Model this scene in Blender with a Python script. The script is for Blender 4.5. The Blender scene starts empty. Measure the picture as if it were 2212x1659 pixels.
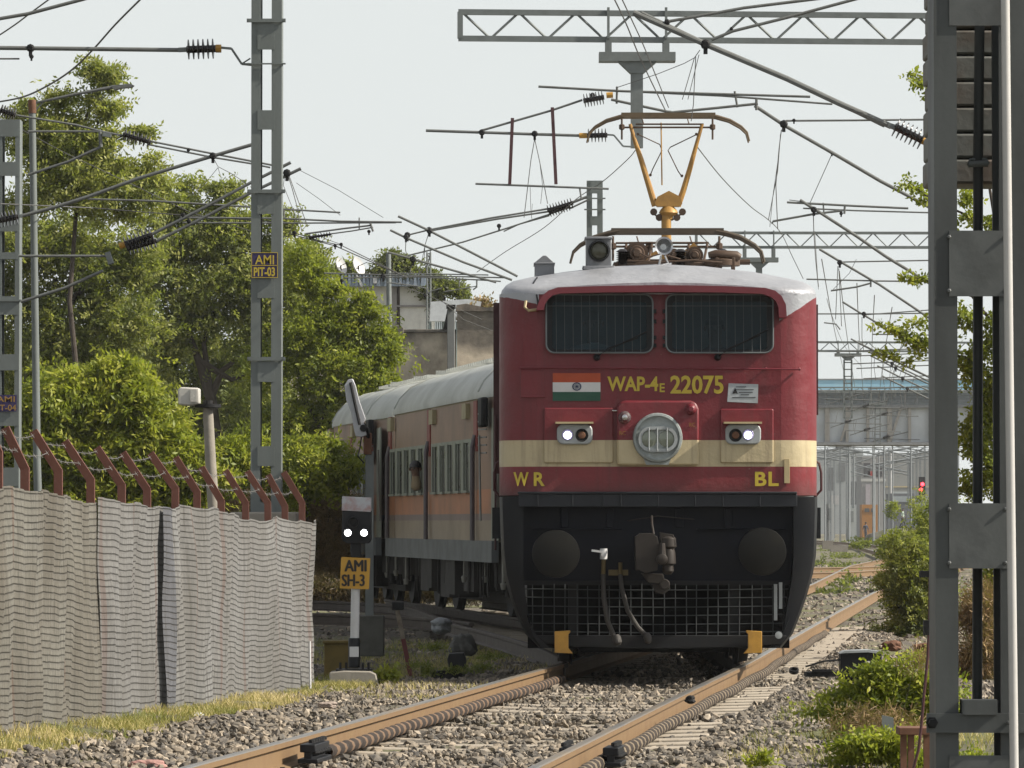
import bpy, bmesh, math, random
import numpy as np
from mathutils import Vector, Matrix
random.seed(7); RNG = np.random.default_rng(11)
PI = math.pi
S = bpy.context.scene
C = bpy.context.collection
# ------------------------------------------------------------------ camera
F = 9600.0; CX, CY = 1106.0, 829.5; HY = 1128.0; CAMZ = 1.38
PITCH = math.atan((HY-CY)/F)
cam = bpy.data.cameras.new('camera'); camo = bpy.data.objects.new('camera', cam); C.objects.link(camo)
camo.location = (0, 0, CAMZ); camo.rotation_euler = (PI/2+PITCH, 0, 0)
cam.sensor_width = 36; cam.lens = F/2212*36; cam.clip_start = 0.5; cam.clip_end = 6000
S.camera = camo
# ------------------------------------------------------------------ light
SUN_EL, SUN_AZ = math.radians(38), math.radians(98)      # azimuth clockwise from +Y
w = bpy.data.worlds.new('World'); S.world = w; w.use_nodes = True
nt = w.node_tree; nt.nodes.clear()
sky = nt.nodes.new('ShaderNodeTexSky'); sky.sky_type = 'NISHITA'; sky.sun_disc = False
sky.sun_elevation = SUN_EL; sky.sun_rotation = SUN_AZ
sky.air_density = 1.0; sky.dust_density = 2.0; sky.ozone_density = 1.0; sky.altitude = 0
hs = nt.nodes.new('ShaderNodeHueSaturation'); hs.inputs['Saturation'].default_value = 0.22
bg = nt.nodes.new('ShaderNodeBackground'); bg.inputs[1].default_value = 0.15
wo = nt.nodes.new('ShaderNodeOutputWorld')
nt.links.new(sky.outputs[0], hs.inputs['Color'])
tc = nt.nodes.new('ShaderNodeTexCoord'); sx = nt.nodes.new('ShaderNodeSeparateXYZ'); nt.links.new(tc.outputs['Generated'], sx.inputs[0])
rp = nt.nodes.new('ShaderNodeValToRGB'); nt.links.new(sx.outputs['Z'], rp.inputs[0])     # pale haze veil low in the sky, thinning upwards
rp.color_ramp.elements[0].position = .13; rp.color_ramp.elements[0].color = (.96,)*3+(1,); rp.color_ramp.elements[1].position = .32; rp.color_ramp.elements[1].color = (.08,)*3+(1,)
vm = nt.nodes.new('ShaderNodeMix'); vm.data_type = 'RGBA'; hs.inputs['Value'].default_value = .75; vm.inputs[7].default_value = (3.30, 3.47, 3.44, 1)
nt.links.new(rp.outputs[0], vm.inputs[0]); nt.links.new(hs.outputs[0], vm.inputs[6]); nt.links.new(vm.outputs[2], bg.inputs[0]); nt.links.new(bg.outputs[0], wo.inputs[0])
sl = bpy.data.lights.new('sun', 'SUN'); sl.energy = 5.0; sl.angle = math.radians(0.53); sl.color = (1, .92, .79)
so = bpy.data.objects.new('sun', sl); C.objects.link(so)
sd = Vector((math.sin(SUN_AZ)*math.cos(SUN_EL), math.cos(SUN_AZ)*math.cos(SUN_EL), math.sin(SUN_EL)))
so.rotation_euler = sd.to_track_quat('Z', 'Y').to_euler(); so.location = (30, 0, 40)
S.view_settings.view_transform = 'Standard'; S.view_settings.look = 'None'
S.view_settings.gamma = 1; S.view_settings.exposure = 0.65
S.cycles.max_bounces = 8; S.cycles.transparent_max_bounces = 12
S.cycles.use_denoising = True

# ------------------------------------------------------------------ helpers
cp, sp = math.cos(PITCH), math.sin(PITCH)
def PD(x, y, D):
    """the world point at distance D seen at (x, y) of a 2212 x 1659 view"""
    u = x-CX; v = CY-y
    Y = F*cp - v*sp; Z = F*sp + v*cp
    t = D/Y
    return Vector((u*t, D, CAMZ+Z*t))
def P(x, y, s): return PD(x, y, F/s)
def tag(o, label=None, cat=None, group=None, kind=None):
    if label: o['label'] = label
    if cat: o['category'] = cat
    if group: o['group'] = group
    if kind: o['kind'] = kind
    return o
def thing(name, label, cat, loc, group=None):
    o = bpy.data.objects.new(name, None); C.objects.link(o); o.location = loc
    o.empty_display_size = .2
    return tag(o, label, cat, group)
def root_loc(o):
    v = Vector((0, 0, 0))
    while o is not None:
        v += o.location; o = o.parent
    return v
def basis(d):
    d = d.normalized(); a = Vector((0, 0, 1)) if abs(d.z) < .95 else Vector((1, 0, 0))
    u = d.cross(a).normalized(); return u, d.cross(u).normalized(), d
class MB:
    def __init__(s): s.v = []; s.f = []; s.m = []
    def add(s, vs, fs, mi=0):
        n = len(s.v); s.v += [tuple(p) for p in vs]; s.f += [tuple(i+n for i in f) for f in fs]; s.m += [mi]*len(fs); return s
    def box(s, c, size, rot=None, mi=0):
        hx, hy, hz = size[0]/2, size[1]/2, size[2]/2
        vs = [Vector((x, y, z)) for z in (-hz, hz) for x, y in ((-hx, -hy), (hx, -hy), (hx, hy), (-hx, hy))]
        if rot is not None: vs = [rot @ p for p in vs]
        c = Vector(c)
        return s.add([p+c for p in vs], [(3, 2, 1, 0), (4, 5, 6, 7), (0, 1, 5, 4), (1, 2, 6, 5), (2, 3, 7, 6), (3, 0, 4, 7)], mi)
    def rect(s, x0, y0, x1, y1, D, th=.03, mi=0):
        """box whose front shows at view pixels x0..x1, y0..y1 at distance D, going th back"""
        a = PD(x0, y1, D); b = PD(x1, y0, D)
        return s.box(((a.x+b.x)/2, D+th/2, (a.z+b.z)/2), (abs(b.x-a.x), th, abs(b.z-a.z)), None, mi)
    def beam(s, p0, p1, w, h=None, mi=0):
        p0 = Vector(p0); p1 = Vector(p1); h = h or w; u, v, d = basis(p1-p0)
        q = [(-1, -1), (1, -1), (1, 1), (-1, 1)]
        vs = [p+u*(a*w/2)+v*(b*h/2) for p in (p0, p1) for a, b in q]
        return s.add(vs, [(3, 2, 1, 0), (4, 5, 6, 7), (0, 1, 5, 4), (1, 2, 6, 5), (2, 3, 7, 6), (3, 0, 4, 7)], mi)
    def tube(s, pts, r, n=8, mi=0, cap=True):
        pts = [Vector(p) for p in pts]; rs = r if isinstance(r, (list, tuple)) else [r]*len(pts)
        vs = []; fs = []; u = None
        for i, p in enumerate(pts):
            d = (pts[min(i+1, len(pts)-1)]-pts[max(i-1, 0)]).normalized()
            if u is None: u, v, _ = basis(d)
            else:
                u = (u-d*u.dot(d)).normalized(); v = d.cross(u)
            for k in range(n):
                a = 2*PI*k/n; vs.append(p+(u*math.cos(a)+v*math.sin(a))*rs[i])
        for i in range(len(pts)-1):
            for k in range(n):
                a = i*n+k; b = i*n+(k+1) % n; fs.append((a, b, b+n, a+n))
        if cap: fs.append(tuple(range(n-1, -1, -1))); fs.append(tuple(range((len(pts)-1)*n, len(pts)*n)))
        return s.add(vs, fs, mi)
    def lathe(s, p0, axis, prof, n=20, mi=0):
        """prof: (distance along axis, radius)"""
        u, v, d = basis(Vector(axis)); p0 = Vector(p0); vs = []; fs = []
        for t, r in prof:
            for k in range(n):
                a = 2*PI*k/n; vs.append(p0+d*t+(u*math.cos(a)+v*math.sin(a))*max(r, 1e-4))
        for i in range(len(prof)-1):
            for k in range(n):
                a = i*n+k; b = i*n+(k+1) % n; fs.append((a, b, b+n, a+n))
        fs.append(tuple(range(n-1, -1, -1))); fs.append(tuple(range((len(prof)-1)*n, len(prof)*n)))
        return s.add(vs, fs, mi)
    def prism(s, poly, y0, y1, mi=0):
        """poly: (x, z) counter-clockwise seen from -Y"""
        n = len(poly)
        vs = [(x, y0, z) for x, z in poly]+[(x, y1, z) for x, z in poly]
        fs = [tuple(range(n)), tuple(range(2*n-1, n-1, -1))]+[(i, i+n, (i+1) % n+n, (i+1) % n) for i in range(n)]
        return s.add(vs, fs, mi)
    def poly(s, pts, D, th=.03, mi=0):
        q = [PD(x, y, D) for x, y in pts]; return s.prism([(p.x, p.z) for p in q], D, D+th, mi)
    def grid(s, rows, mi=0, close=False):
        n = len(rows[0]); vs = [p for r in rows for p in r]; fs = []
        for i in range(len(rows)-1):
            for k in range(n if close else n-1):
                a = i*n+k; b = i*n+(k+1) % n; fs.append((a, b, b+n, a+n))
        return s.add(vs, fs, mi)
    def build(s, name, mats, parent=None, smooth=35, bevel=0, label=None, cat=None, group=None, kind=None, sub=0, origin=None):
        me = bpy.data.meshes.new(name)
        v = np.array(s.v, dtype=float)
        if parent is None:
            off = np.array([(v[:, 0].min()+v[:, 0].max())/2, (v[:, 1].min()+v[:, 1].max())/2, v[:, 2].min()]) if origin is None else np.array(origin, dtype=float)
        else: off = np.array(root_loc(parent))
        me.from_pydata((v-off).tolist(), [], s.f)
        if not isinstance(mats, (list, tuple)): mats = [mats]
        for m in mats: me.materials.append(m)
        if len(mats) > 1: me.polygons.foreach_set('material_index', s.m)
        bm = bmesh.new(); bm.from_mesh(me); bmesh.ops.recalc_face_normals(bm, faces=bm.faces); bm.to_mesh(me); bm.free()
        if smooth:
            me.polygons.foreach_set('use_smooth', [True]*len(me.polygons)); me.set_sharp_from_angle(angle=math.radians(smooth))
        o = bpy.data.objects.new(name, me); C.objects.link(o)
        if parent is None: o.location = off
        else: o.parent = parent
        if bevel:
            b = o.modifiers.new('bevel', 'BEVEL'); b.width = bevel; b.segments = 2; b.limit_method = 'ANGLE'; b.angle_limit = math.radians(40)
        if sub:
            b = o.modifiers.new('subd', 'SUBSURF'); b.levels = sub; b.render_levels = sub
        return tag(o, label, cat, group, kind)
def build_each(mb, name, mats, parent=None, **kw):
    """one object per connected piece"""
    par = list(range(len(mb.v)))
    def find(a):
        while par[a] != a: par[a] = par[par[a]]; a = par[a]
        return a
    for f in mb.f:
        r0 = find(f[0])
        for q in f[1:]: par[find(q)] = r0
    groups = {}
    for fi, f in enumerate(mb.f): groups.setdefault(find(f[0]), []).append(fi)
    for g in groups.values():
        sub = MB(); mp = {}
        for fi in g:
            for q in mb.f[fi]:
                if q not in mp: mp[q] = len(sub.v); sub.v.append(mb.v[q])
            sub.f.append(tuple(mp[q] for q in mb.f[fi])); sub.m.append(mb.m[fi])
        sub.build(name, mats, parent, **kw)
def raw_mesh(name, V, Fc, mats, attr=None, parent=None, smooth=False, midx=None):
    """fast numpy mesh, all faces with the same corner count; attr = per-face float stored on corners"""
    V = np.asarray(V, dtype=np.float32); Fc = np.asarray(Fc, dtype=np.int32); k = Fc.shape[1]
    off = np.array(root_loc(parent)) if parent is not None else np.array([0, 0, 0])
    me = bpy.data.meshes.new(name)
    me.vertices.add(len(V)); me.vertices.foreach_set('co', (V-off).astype(np.float32).ravel())
    me.loops.add(Fc.size); me.loops.foreach_set('vertex_index', Fc.ravel())
    me.polygons.add(len(Fc)); me.polygons.foreach_set('loop_start', np.arange(0, Fc.size, k, dtype=np.int32))
    me.update(calc_edges=True)
    me.polygons.foreach_set('use_smooth', np.full(len(Fc), smooth))
    if attr is not None:
        a = me.attributes.new('rnd', 'FLOAT', 'FACE'); a.data.foreach_set('value', np.asarray(attr, dtype=np.float32))
    for m in (mats if isinstance(mats, list) else [mats]): me.materials.append(m)
    if midx is not None: me.polygons.foreach_set('material_index', np.asarray(midx, dtype=np.int32))
    me.validate()
    o = bpy.data.objects.new(name, me); C.objects.link(o)
    if parent is not None: o.parent = parent
    return o

# ------------------------------------------------------------------ materials
def nodes(name):
    m = bpy.data.materials.new(name); m.use_nodes = True; n = m.node_tree; b = n.nodes['Principled BSDF']; return m, n, b
def mk(n, t, **kw):
    x = n.nodes.new(t)
    for k, v in kw.items(): setattr(x, k, v)
    return x
def ramp(n, fac, stops, interp='LINEAR'):
    r = mk(n, 'ShaderNodeValToRGB'); cr = r.color_ramp; cr.interpolation = interp
    while len(cr.elements) < len(stops): cr.elements.new(.5)
    for e, (p, c) in zip(cr.elements, stops): e.position = p; e.color = (*c, 1) if len(c) == 3 else c
    n.links.new(fac, r.inputs[0]); return r.outputs[0]
def noise(n, scale, detail=5, co=None, rough=.55, sc=None):
    t = mk(n, 'ShaderNodeTexNoise'); t.inputs['Scale'].default_value = scale; t.inputs['Detail'].default_value = detail; t.inputs['Roughness'].default_value = rough
    if co is None: co = mk(n, 'ShaderNodeTexCoord').outputs['Object']
    if sc is not None:
        mp = mk(n, 'ShaderNodeMapping'); mp.inputs['Scale'].default_value = sc; n.links.new(co, mp.inputs[0]); co = mp.outputs[0]
    n.links.new(co, t.inputs['Vector']); return t.outputs['Fac']
def mixc(n, fac, a, b, mode='MIX'):
    x = mk(n, 'ShaderNodeMix', data_type='RGBA', blend_type=mode)
    for sock, val in ((x.inputs['Factor'], fac), (x.inputs[6], a), (x.inputs[7], b)):
        if isinstance(val, (int, float)): sock.default_value = val
        elif isinstance(val, tuple): sock.default_value = (*val, 1)
        else: n.links.new(val, sock)
    return x.outputs[2]
def math_(n, op, a, b=None, c=None):
    x = mk(n, 'ShaderNodeMath', operation=op)
    for i, val in enumerate((a, b, c)):
        if val is None: continue
        if isinstance(val, (int, float)): x.inputs[i].default_value = val
        else: n.links.new(val, x.inputs[i])
    return x.outputs[0]
def bump(n, b, h, dist=.01, st=.5):
    x = mk(n, 'ShaderNodeBump'); x.inputs['Distance'].default_value = dist; x.inputs['Strength'].default_value = st
    n.links.new(h, x.inputs['Height']); n.links.new(x.outputs[0], b.inputs['Normal'])
MC = {}
def M(name, col, rough=.6, metal=0, dirt=(.35, None), scale=6, bmp=.004, streak=False, spec=.5):
    """weathered paint or metal: colour broken by dirt patches and fine grain"""
    if name in MC: return MC[name]
    m, n, b = nodes(name)
    amt, dc = dirt; dc = dc or tuple(c*.45 for c in col)
    a = noise(n, scale, 6, sc=(1, 1, .25) if streak else None); g = noise(n, scale*9, 3)
    f = ramp(n, a, [(.42, (0, 0, 0)), (.72, (amt,)*3)])
    c1 = mixc(n, f, col, dc); c2 = mixc(n, math_(n, 'MULTIPLY', g, .25), c1, tuple(min(1, c*1.5) for c in col))
    n.links.new(c2, b.inputs['Base Color']); b.inputs['Metallic'].default_value = metal
    r = math_(n, 'MULTIPLY_ADD', a, .3, rough-.15); n.links.new(r, b.inputs['Roughness'])
    b.inputs['Specular IOR Level'].default_value = spec
    if bmp: bump(n, b, math_(n, 'ADD', math_(n, 'MULTIPLY', g, .3), a), bmp, .6)
    MC[name] = m; return m
def emis(name, col, st):
    m, n, b = nodes(name); b.inputs['Base Color'].default_value = (*col, 1); b.inputs['Emission Color'].default_value = (*col, 1); b.inputs['Emission Strength'].default_value = st; return m
m_galv = M('galvanised_steel', (.22, .245, .24), .6, .15, (.45, (.10, .11, .11)), 5)
m_mast = M('mast_grey_green', (.175, .20, .195), .65, 0, (.5, (.10, .11, .10)), 4, streak=True)
m_dmast = M('old_mast_paint', (.085, .095, .095), .6, .1, (.9, (.03, .033, .033)), 3.5, streak=True)
m_dplate = M('blotched_plate', (.12, .13, .13), .6, .1, (.85, (.045, .05, .05)), 5.5, .003)
m_ohe = M('weathered_tube', (.17, .18, .175), .65, .1, (.5, (.09, .08, .07)), 6)
m_wire = M('wire', (.12, .12, .115), .6, .2, bmp=0)
m_ins = M('insulator_brown', (.018, .014, .013), .25, 0, (.2, None), 6)
m_yel = M('yellow_paint', (.62, .33, .04), .5, 0, (.5, (.2, .1, .03)), 9)
m_rail = M('rust_rail', (.225, .14, .065), .75, 0, (.6, (.18, .10, .05)), 4)
m_railtop = M('rail_head', (.24, .235, .22), .35, .35, (.6, (.40, .27, .12)), 1.0)
m_rust = M('rusty_steel', (.19, .085, .045), .85, 0, (.6, (.07, .035, .02)), 8)
m_dark = M('dark_steel', (.016, .017, .019), .65, 0, (.4, (.035, .03, .026)), 5, spec=.2)
m_black = M('black_paint', (.010, .012, .016), .5, 0, (.5, (.03, .028, .026)), 4, spec=.25)
m_conc = M('concrete', (.36, .33, .28), .9, 0, (.5, (.2, .18, .15)), 4, .01)
m_sleeper = M('sleeper_concrete', (.47, .41, .33), .9, 0, (.5, (.27, .23, .18)), 5, .01)
m_white = M('white_paint', (.72, .73, .74), .5, 0, (.3, (.45, .43, .4)), 5)
m_silver = M('silver_roof_paint', (.50, .52, .56), .38, .45, (.5, (.30, .30, .31)), 3, .012)
m_grey = M('light_grey_paint', (.42, .45, .46), .5, .1, (.5, (.25, .25, .24)), 6)
m_post = M('red_oxide_post', (.15, .052, .032), .75, 0, (.5, (.10, .03, .02)), 7)
m_blue = M('sign_blue', (.035, .02, .11), .6, 0, (.2, None), 6, bmp=0)
m_text = M('yellow_lettering', (.62, .47, .04), .5, 0, (.15, None), 9, bmp=0)
m_signyel = M('sign_yellow', (.66, .36, .035), .55, 0, (.4, (.5, .24, .03)), 5)
m_ink = M('black_lettering', (.02, .015, .012), .6, 0, (.1, None), 5, bmp=0)
m_red = M('red_paint', (.19, .022, .035), .42, 0, (.5, (.14, .014, .02)), 2.5, .006)
m_brown = M('pantograph_gold', (.50, .27, .06), .5, .1, (.5, (.14, .07, .03)), 7)
m_panbrown = M('pantograph_brown', (.09, .052, .03), .55, .2, (.5, (.06, .035, .02)), 7)
m_wood = M('bark', (.07, .055, .042), .9, 0, (.5, None), 6, .02)
def leafmat(name, stops, trans=.48):
    m, n, b = nodes(name)
    at = mk(n, 'ShaderNodeAttribute', attribute_name='rnd')
    c = ramp(n, at.outputs['Fac'], stops)
    n.links.new(c, b.inputs['Base Color']); b.inputs['Roughness'].default_value = .5
    b.inputs['Specular IOR Level'].default_value = .3
    t = mk(n, 'ShaderNodeBsdfTranslucent'); n.links.new(mixc(n, .5, c, (.35, .42, .03)), t.inputs['Color'])
    mx = mk(n, 'ShaderNodeMixShader'); mx.inputs[0].default_value = trans
    n.links.new(b.outputs[0], mx.inputs[1]); n.links.new(t.outputs[0], mx.inputs[2]); n.links.new(mx.outputs[0], n.nodes['Material Output'].inputs[0])
    return m
m_leafd = leafmat('leaves_mid_green', [(0, (.045, .065, .022)), (.45, (.15, .18, .045)), (1, (.38, .38, .11))])
m_leafy = leafmat('leaves_yellow_green', [(0, (.06, .085, .015)), (.45, (.19, .23, .025)), (1, (.36, .36, .05))])
m_leafb = leafmat('leaves_deep_green', [(0, (.04, .06, .02)), (.5, (.13, .155, .04)), (1, (.33, .33, .09))])
m_leafo = leafmat('leaves_olive_far', [(0, (.06, .07, .03)), (.6, (.10, .12, .04)), (1, (.16, .17, .06))])
m_dry = leafmat('dry_brush', [(0, (.10, .06, .03)), (.5, (.22, .14, .07)), (1, (.36, .25, .12))], .2)
m_grass = leafmat('dry_grass', [(0, (.13, .15, .04)), (.35, (.26, .24, .08)), (.7, (.44, .36, .15)), (1, (.55, .44, .24))], .3)

# ------------------------------------------------------------------ track lines
def interp(pts, D):
    if D <= pts[0][1]: a, b = pts[0], pts[1]
    elif D >= pts[-1][1]: a, b = pts[-2], pts[-1]
    else:
        for a, b in zip(pts, pts[1:]):
            if a[1] <= D <= b[1]: break
    t = (D-a[1])/(b[1]-a[1]); return a[0]+(b[0]-a[0])*t
RL = [(-4.3, 6), (-1.78, 25.6), (-1.17, 30.3), (.455, 43.3), (3.4, 68), (6.73, 99.6), (10.8, 142), (18, 200)]
RR = [(-2.2, 6), (.142, 25.3), (1.353, 35.7), (2.31, 43.7), (4.95, 68), (8.45, 99.6), (12.6, 142), (20, 200)]
FENCE = lambda x: 331*(1-x/2186.0)
f0 = P(-120, 1590, FENCE(-120)); f1 = P(663, 1492, FENCE(663))
def fenceX(D): return f0.x+(f1.x-f0.x)*(D-f0.y)/(f1.y-f0.y)
def gz(X, Y):
    """ground height"""
    X = np.asarray(X, float); Y = np.asarray(Y, float)
    fx = f0.x+(f1.x-f0.x)*(Y-f0.y)/(f1.y-f0.y)
    rl = np.interp(Y, [p[1] for p in RL], [p[0] for p in RL]); rr = np.interp(Y, [p[1] for p in RR], [p[0] for p in RR])
    base = -.30 - .0*Y
    fz = np.interp(Y, [20, 29, 41.6, 55], [.08, .0, -.19, -.30])
    # left bank: from ballast shoulder to fence
    t = np.clip((rl-.35-X)/np.maximum(rl-.35-fx, .3), 0, 1)
    zl = -.17*(1-t)+fz*t
    tr = np.clip((X-rr-.5)/1.6, 0, 1)
    zr = -.17*(1-tr)+np.interp(Y, [20, 40, 60], [-.12, -.24, -.34])*tr
    z = np.where(X < rl-.35, zl, np.where(X > rr+.5, zr, -.215))
    far = np.clip((Y-50)/40, 0, 1)
    z = z*(1-far)+np.where((X > rl-1) & (X < rr+1), -.22, -.33)*far
    return z
# ground sheet
xs = np.concatenate([[-900, -400, -150, -60, -30, -18, -12], np.arange(-9, 9.01, .12), [10, 12, 15, 20, 30, 60, 150, 400, 900]])
ys = np.concatenate([[-60, 0, 10, 16], np.arange(20, 62, .14), np.arange(62, 110, .8), [115, 125, 140, 160, 190, 230, 300, 420, 700, 1500, 3000]])
XX, YY = np.meshgrid(xs, ys)
ZZ = gz(XX, YY)
def vnoise(X, Y, sc, seed):
    r = np.random.default_rng(seed).random((64, 64)); x = X/sc; y = Y/sc
    xi = np.floor(x).astype(int); yi = np.floor(y).astype(int); fx = x-xi; fy = y-yi; fx = fx*fx*(3-2*fx); fy = fy*fy*(3-2*fy)
    g = lambda i, j: r[i % 64, j % 64]
    return (g(xi, yi)*(1-fx)+g(xi+1, yi)*fx)*(1-fy)+(g(xi, yi+1)*(1-fx)+g(xi+1, yi+1)*fx)*fy-.5
ZN = vnoise(XX, YY, .8, 1)*.05+vnoise(XX, YY, .25, 2)*.03
def groundz(x, y):
    return gz(x, y)+vnoise(np.asarray(x, float), np.asarray(y, float), .8, 1)*.05
nx = len(xs); ny = len(ys)
V = np.stack([XX, YY, ZZ+ZN], -1).reshape(-1, 3)
i, j = np.meshgrid(np.arange(ny-1), np.arange(nx-1), indexing='ij'); a = (i*nx+j).ravel()
m, n, b = nodes('gravelly_soil')
co = mk(n, 'ShaderNodeNewGeometry').outputs['Position']
c = ramp(n, noise(n, .5, 8, co, .65), [(.35, (.13, .115, .095)), (.55, (.24, .205, .16)), (.7, (.34, .29, .23))])
sp_ = ramp(n, noise(n, 14, 6, co, .7), [(.4, (.35,)*3), (.6, (1,)*3)])
c = mixc(n, .7, c, sp_, 'MULTIPLY')
gsel = ramp(n, noise(n, .35, 5, co, .6), [(.47, (0, 0, 0)), (.58, (.75,)*3)])
c = mixc(n, gsel, c, (.17, .18, .055))
n.links.new(c, b.inputs['Base Color']); b.inputs['Roughness'].default_value = .95
bump(n, b, noise(n, 18, 6, co, .7), .04, .8)
o = raw_mesh('ground', V, np.stack([a, a+1, a+nx+1, a+nx], 1), m, smooth=True); tag(o, kind='structure')

# ------------------------------------------------------------------ ballast stones
def stone_pool(kind, count):
    out = []
    if kind == 'ico':
        t = (1+5**.5)/2
        v = np.array([(-1, t, 0), (1, t, 0), (-1, -t, 0), (1, -t, 0), (0, -1, t), (0, 1, t), (0, -1, -t), (0, 1, -t), (t, 0, -1), (t, 0, 1), (-t, 0, -1), (-t, 0, 1)], float)/1.9
        f = np.array([(0, 11, 5), (0, 5, 1), (0, 1, 7), (0, 7, 10), (0, 10, 11), (1, 5, 9), (5, 11, 4), (11, 10, 2), (10, 7, 6), (7, 1, 8), (3, 9, 4), (3, 4, 2), (3, 2, 6), (3, 6, 8), (3, 8, 9), (4, 9, 5), (2, 4, 11), (6, 2, 10), (8, 6, 7), (9, 8, 1)])
    else:
        v = np.array([(1, 0, 0), (-1, 0, 0), (0, 1, 0), (0, -1, 0), (0, 0, 1), (0, 0, -1)], float)
        f = np.array([(0, 2, 4), (2, 1, 4), (1, 3, 4), (3, 0, 4), (2, 0, 5), (1, 2, 5), (3, 1, 5), (0, 3, 5)])
    for _ in range(count):
        p = v*(1+RNG.uniform(-.38, .38, v.shape)); p = p*np.array([RNG.uniform(.8, 1.35), RNG.uniform(.6, 1), RNG.uniform(.45, .85)])
        q = np.array(Matrix.Rotation(RNG.uniform(0, 6.28), 3, Vector(RNG.normal(size=3)).normalized()))
        out.append(p @ q.T)
    return out, f
def stones(name, pos, size, kind, mat):
    pool, f = stone_pool(kind, 24); nv = len(pool[0]); N = len(pos)
    idx = RNG.integers(0, 24, N); pv = np.array(pool)[idx]*size[:, None, None]
    ang = RNG.uniform(0, 6.28, N); ca, sa = np.cos(ang), np.sin(ang)
    x = pv[:, :, 0]*ca[:, None]-pv[:, :, 1]*sa[:, None]; y = pv[:, :, 0]*sa[:, None]+pv[:, :, 1]*ca[:, None]
    V = np.stack([x, y, pv[:, :, 2]], -1)+pos[:, None, :]
    Fc = (f[None]+np.arange(N)[:, None, None]*nv).reshape(-1, 3)
    at = np.repeat(RNG.random(N), len(f))
    return V.reshape(-1, 3), Fc, at
m, n, b = nodes('ballast_stone')
at = mk(n, 'ShaderNodeAttribute', attribute_name='rnd')
c = ramp(n, at.outputs['Fac'], [(0, (.075, .07, .066)), (.35, (.15, .135, .115)), (.7, (.26, .22, .17)), (.92, (.40, .33, .25)), (1, (.55, .47, .37))])
c = mixc(n, ramp(n, noise(n, 30, 4), [(.4, (0, 0, 0)), (.7, (.5,)*3)]), c, (.33, .27, .20))
n.links.new(c, b.inputs['Base Color']); b.inputs['Roughness'].default_value = .85
m_stone = m
def rails_at(Y):
    return np.interp(Y, [p[1] for p in RL], [p[0] for p in RL]), np.interp(Y, [p[1] for p in RR], [p[0] for p in RR])
N = 80000
Y = 20+42*RNG.random(N)**1.5
X = RNG.uniform(-1, 1, N)
rl, rr = rails_at(Y); mid = (rl+rr)/2
X = mid+X*3.2
fx = f0.x+(f1.x-f0.x)*(Y-f0.y)/(f1.y-f0.y)
keep = (X > fx+.55+.25*vnoise(X, Y, 1.1, 5)) & (X < rr+1.15+1.1*vnoise(X, Y, 1.7, 6)+np.where(Y > 36, -.2, .25)) & (np.abs(X-rl) > .11) & (np.abs(X-rr) > .11)
X = X[keep]; Y = Y[keep]
size = RNG.uniform(.012, .034, len(X))*np.where(RNG.random(len(X)) < .08, 1.5, 1)
rl, rr = rails_at(Y)
pile = np.where((X > rl) & (X < rr), .025, .03)*(.6+2.2*vnoise(X, Y, .5, 9))
Z = groundz(X, Y)+pile*RNG.uniform(.2, 1.1, len(X))+.0
SLEEP = [20.4+.62*k for k in range(75)]
ph = ((Y-20.4+ (X-(rl+rr)/2)*.12) % .62)/.62; ons = (np.minimum(ph, 1-ph) < .22) & (X > rl-.5) & (X < rr+.5)
cover = vnoise(X*.6, Y, 1.3, 12) > .22; inb = (X > rl-.45) & (X < rr+.45)
k2 = ~(ons & ~cover & (RNG.random(len(X)) < .93))
Z = np.where(inb & ~cover, RNG.uniform(-.225, -.195, len(X)), Z); Z = np.where(inb & cover, RNG.uniform(-.20, -.155, len(X)), Z)
X, Y, Z, size = X[k2], Y[k2], Z[k2], size[k2]
near = Y < 36
v1, f1_, a1 = stones('a', np.stack([X, Y, Z], 1)[near], size[near], 'ico', None)
v2, f2_, a2 = stones('b', np.stack([X, Y, Z], 1)[~near], size[~near], 'oct', None)
# a looser spread of stones on the shoulder and the shaded yard
N3 = 34000; Y3 = 38+150*RNG.random(N3)**2; X3 = RNG.uniform(-6, 9, N3)*Y3/55; k_ = (X3 < 1.5) & (Y3 > 85) | (np.abs(X3-rails_at(Y3)[0]) < .12) | (np.abs(X3-rails_at(Y3)[1]) < .12); X3, Y3 = X3[~k_], Y3[~k_]; N3 = len(X3); Z3 = groundz(X3, Y3)+.005
v3, f3_, a3 = stones('c', np.stack([X3, Y3, Z3], 1), RNG.uniform(.02, .05, N3)*np.clip(Y3/60, 1, 2.2), 'oct', None)
o = raw_mesh('ballast', np.concatenate([v1, v2, v3]), np.concatenate([f1_, f2_+len(v1), f3_+len(v1)+len(v2)]), m_stone, np.concatenate([a1, a2, a3])); tag(o, kind='stuff', label='crushed grey stone ballast around the rails')

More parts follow.
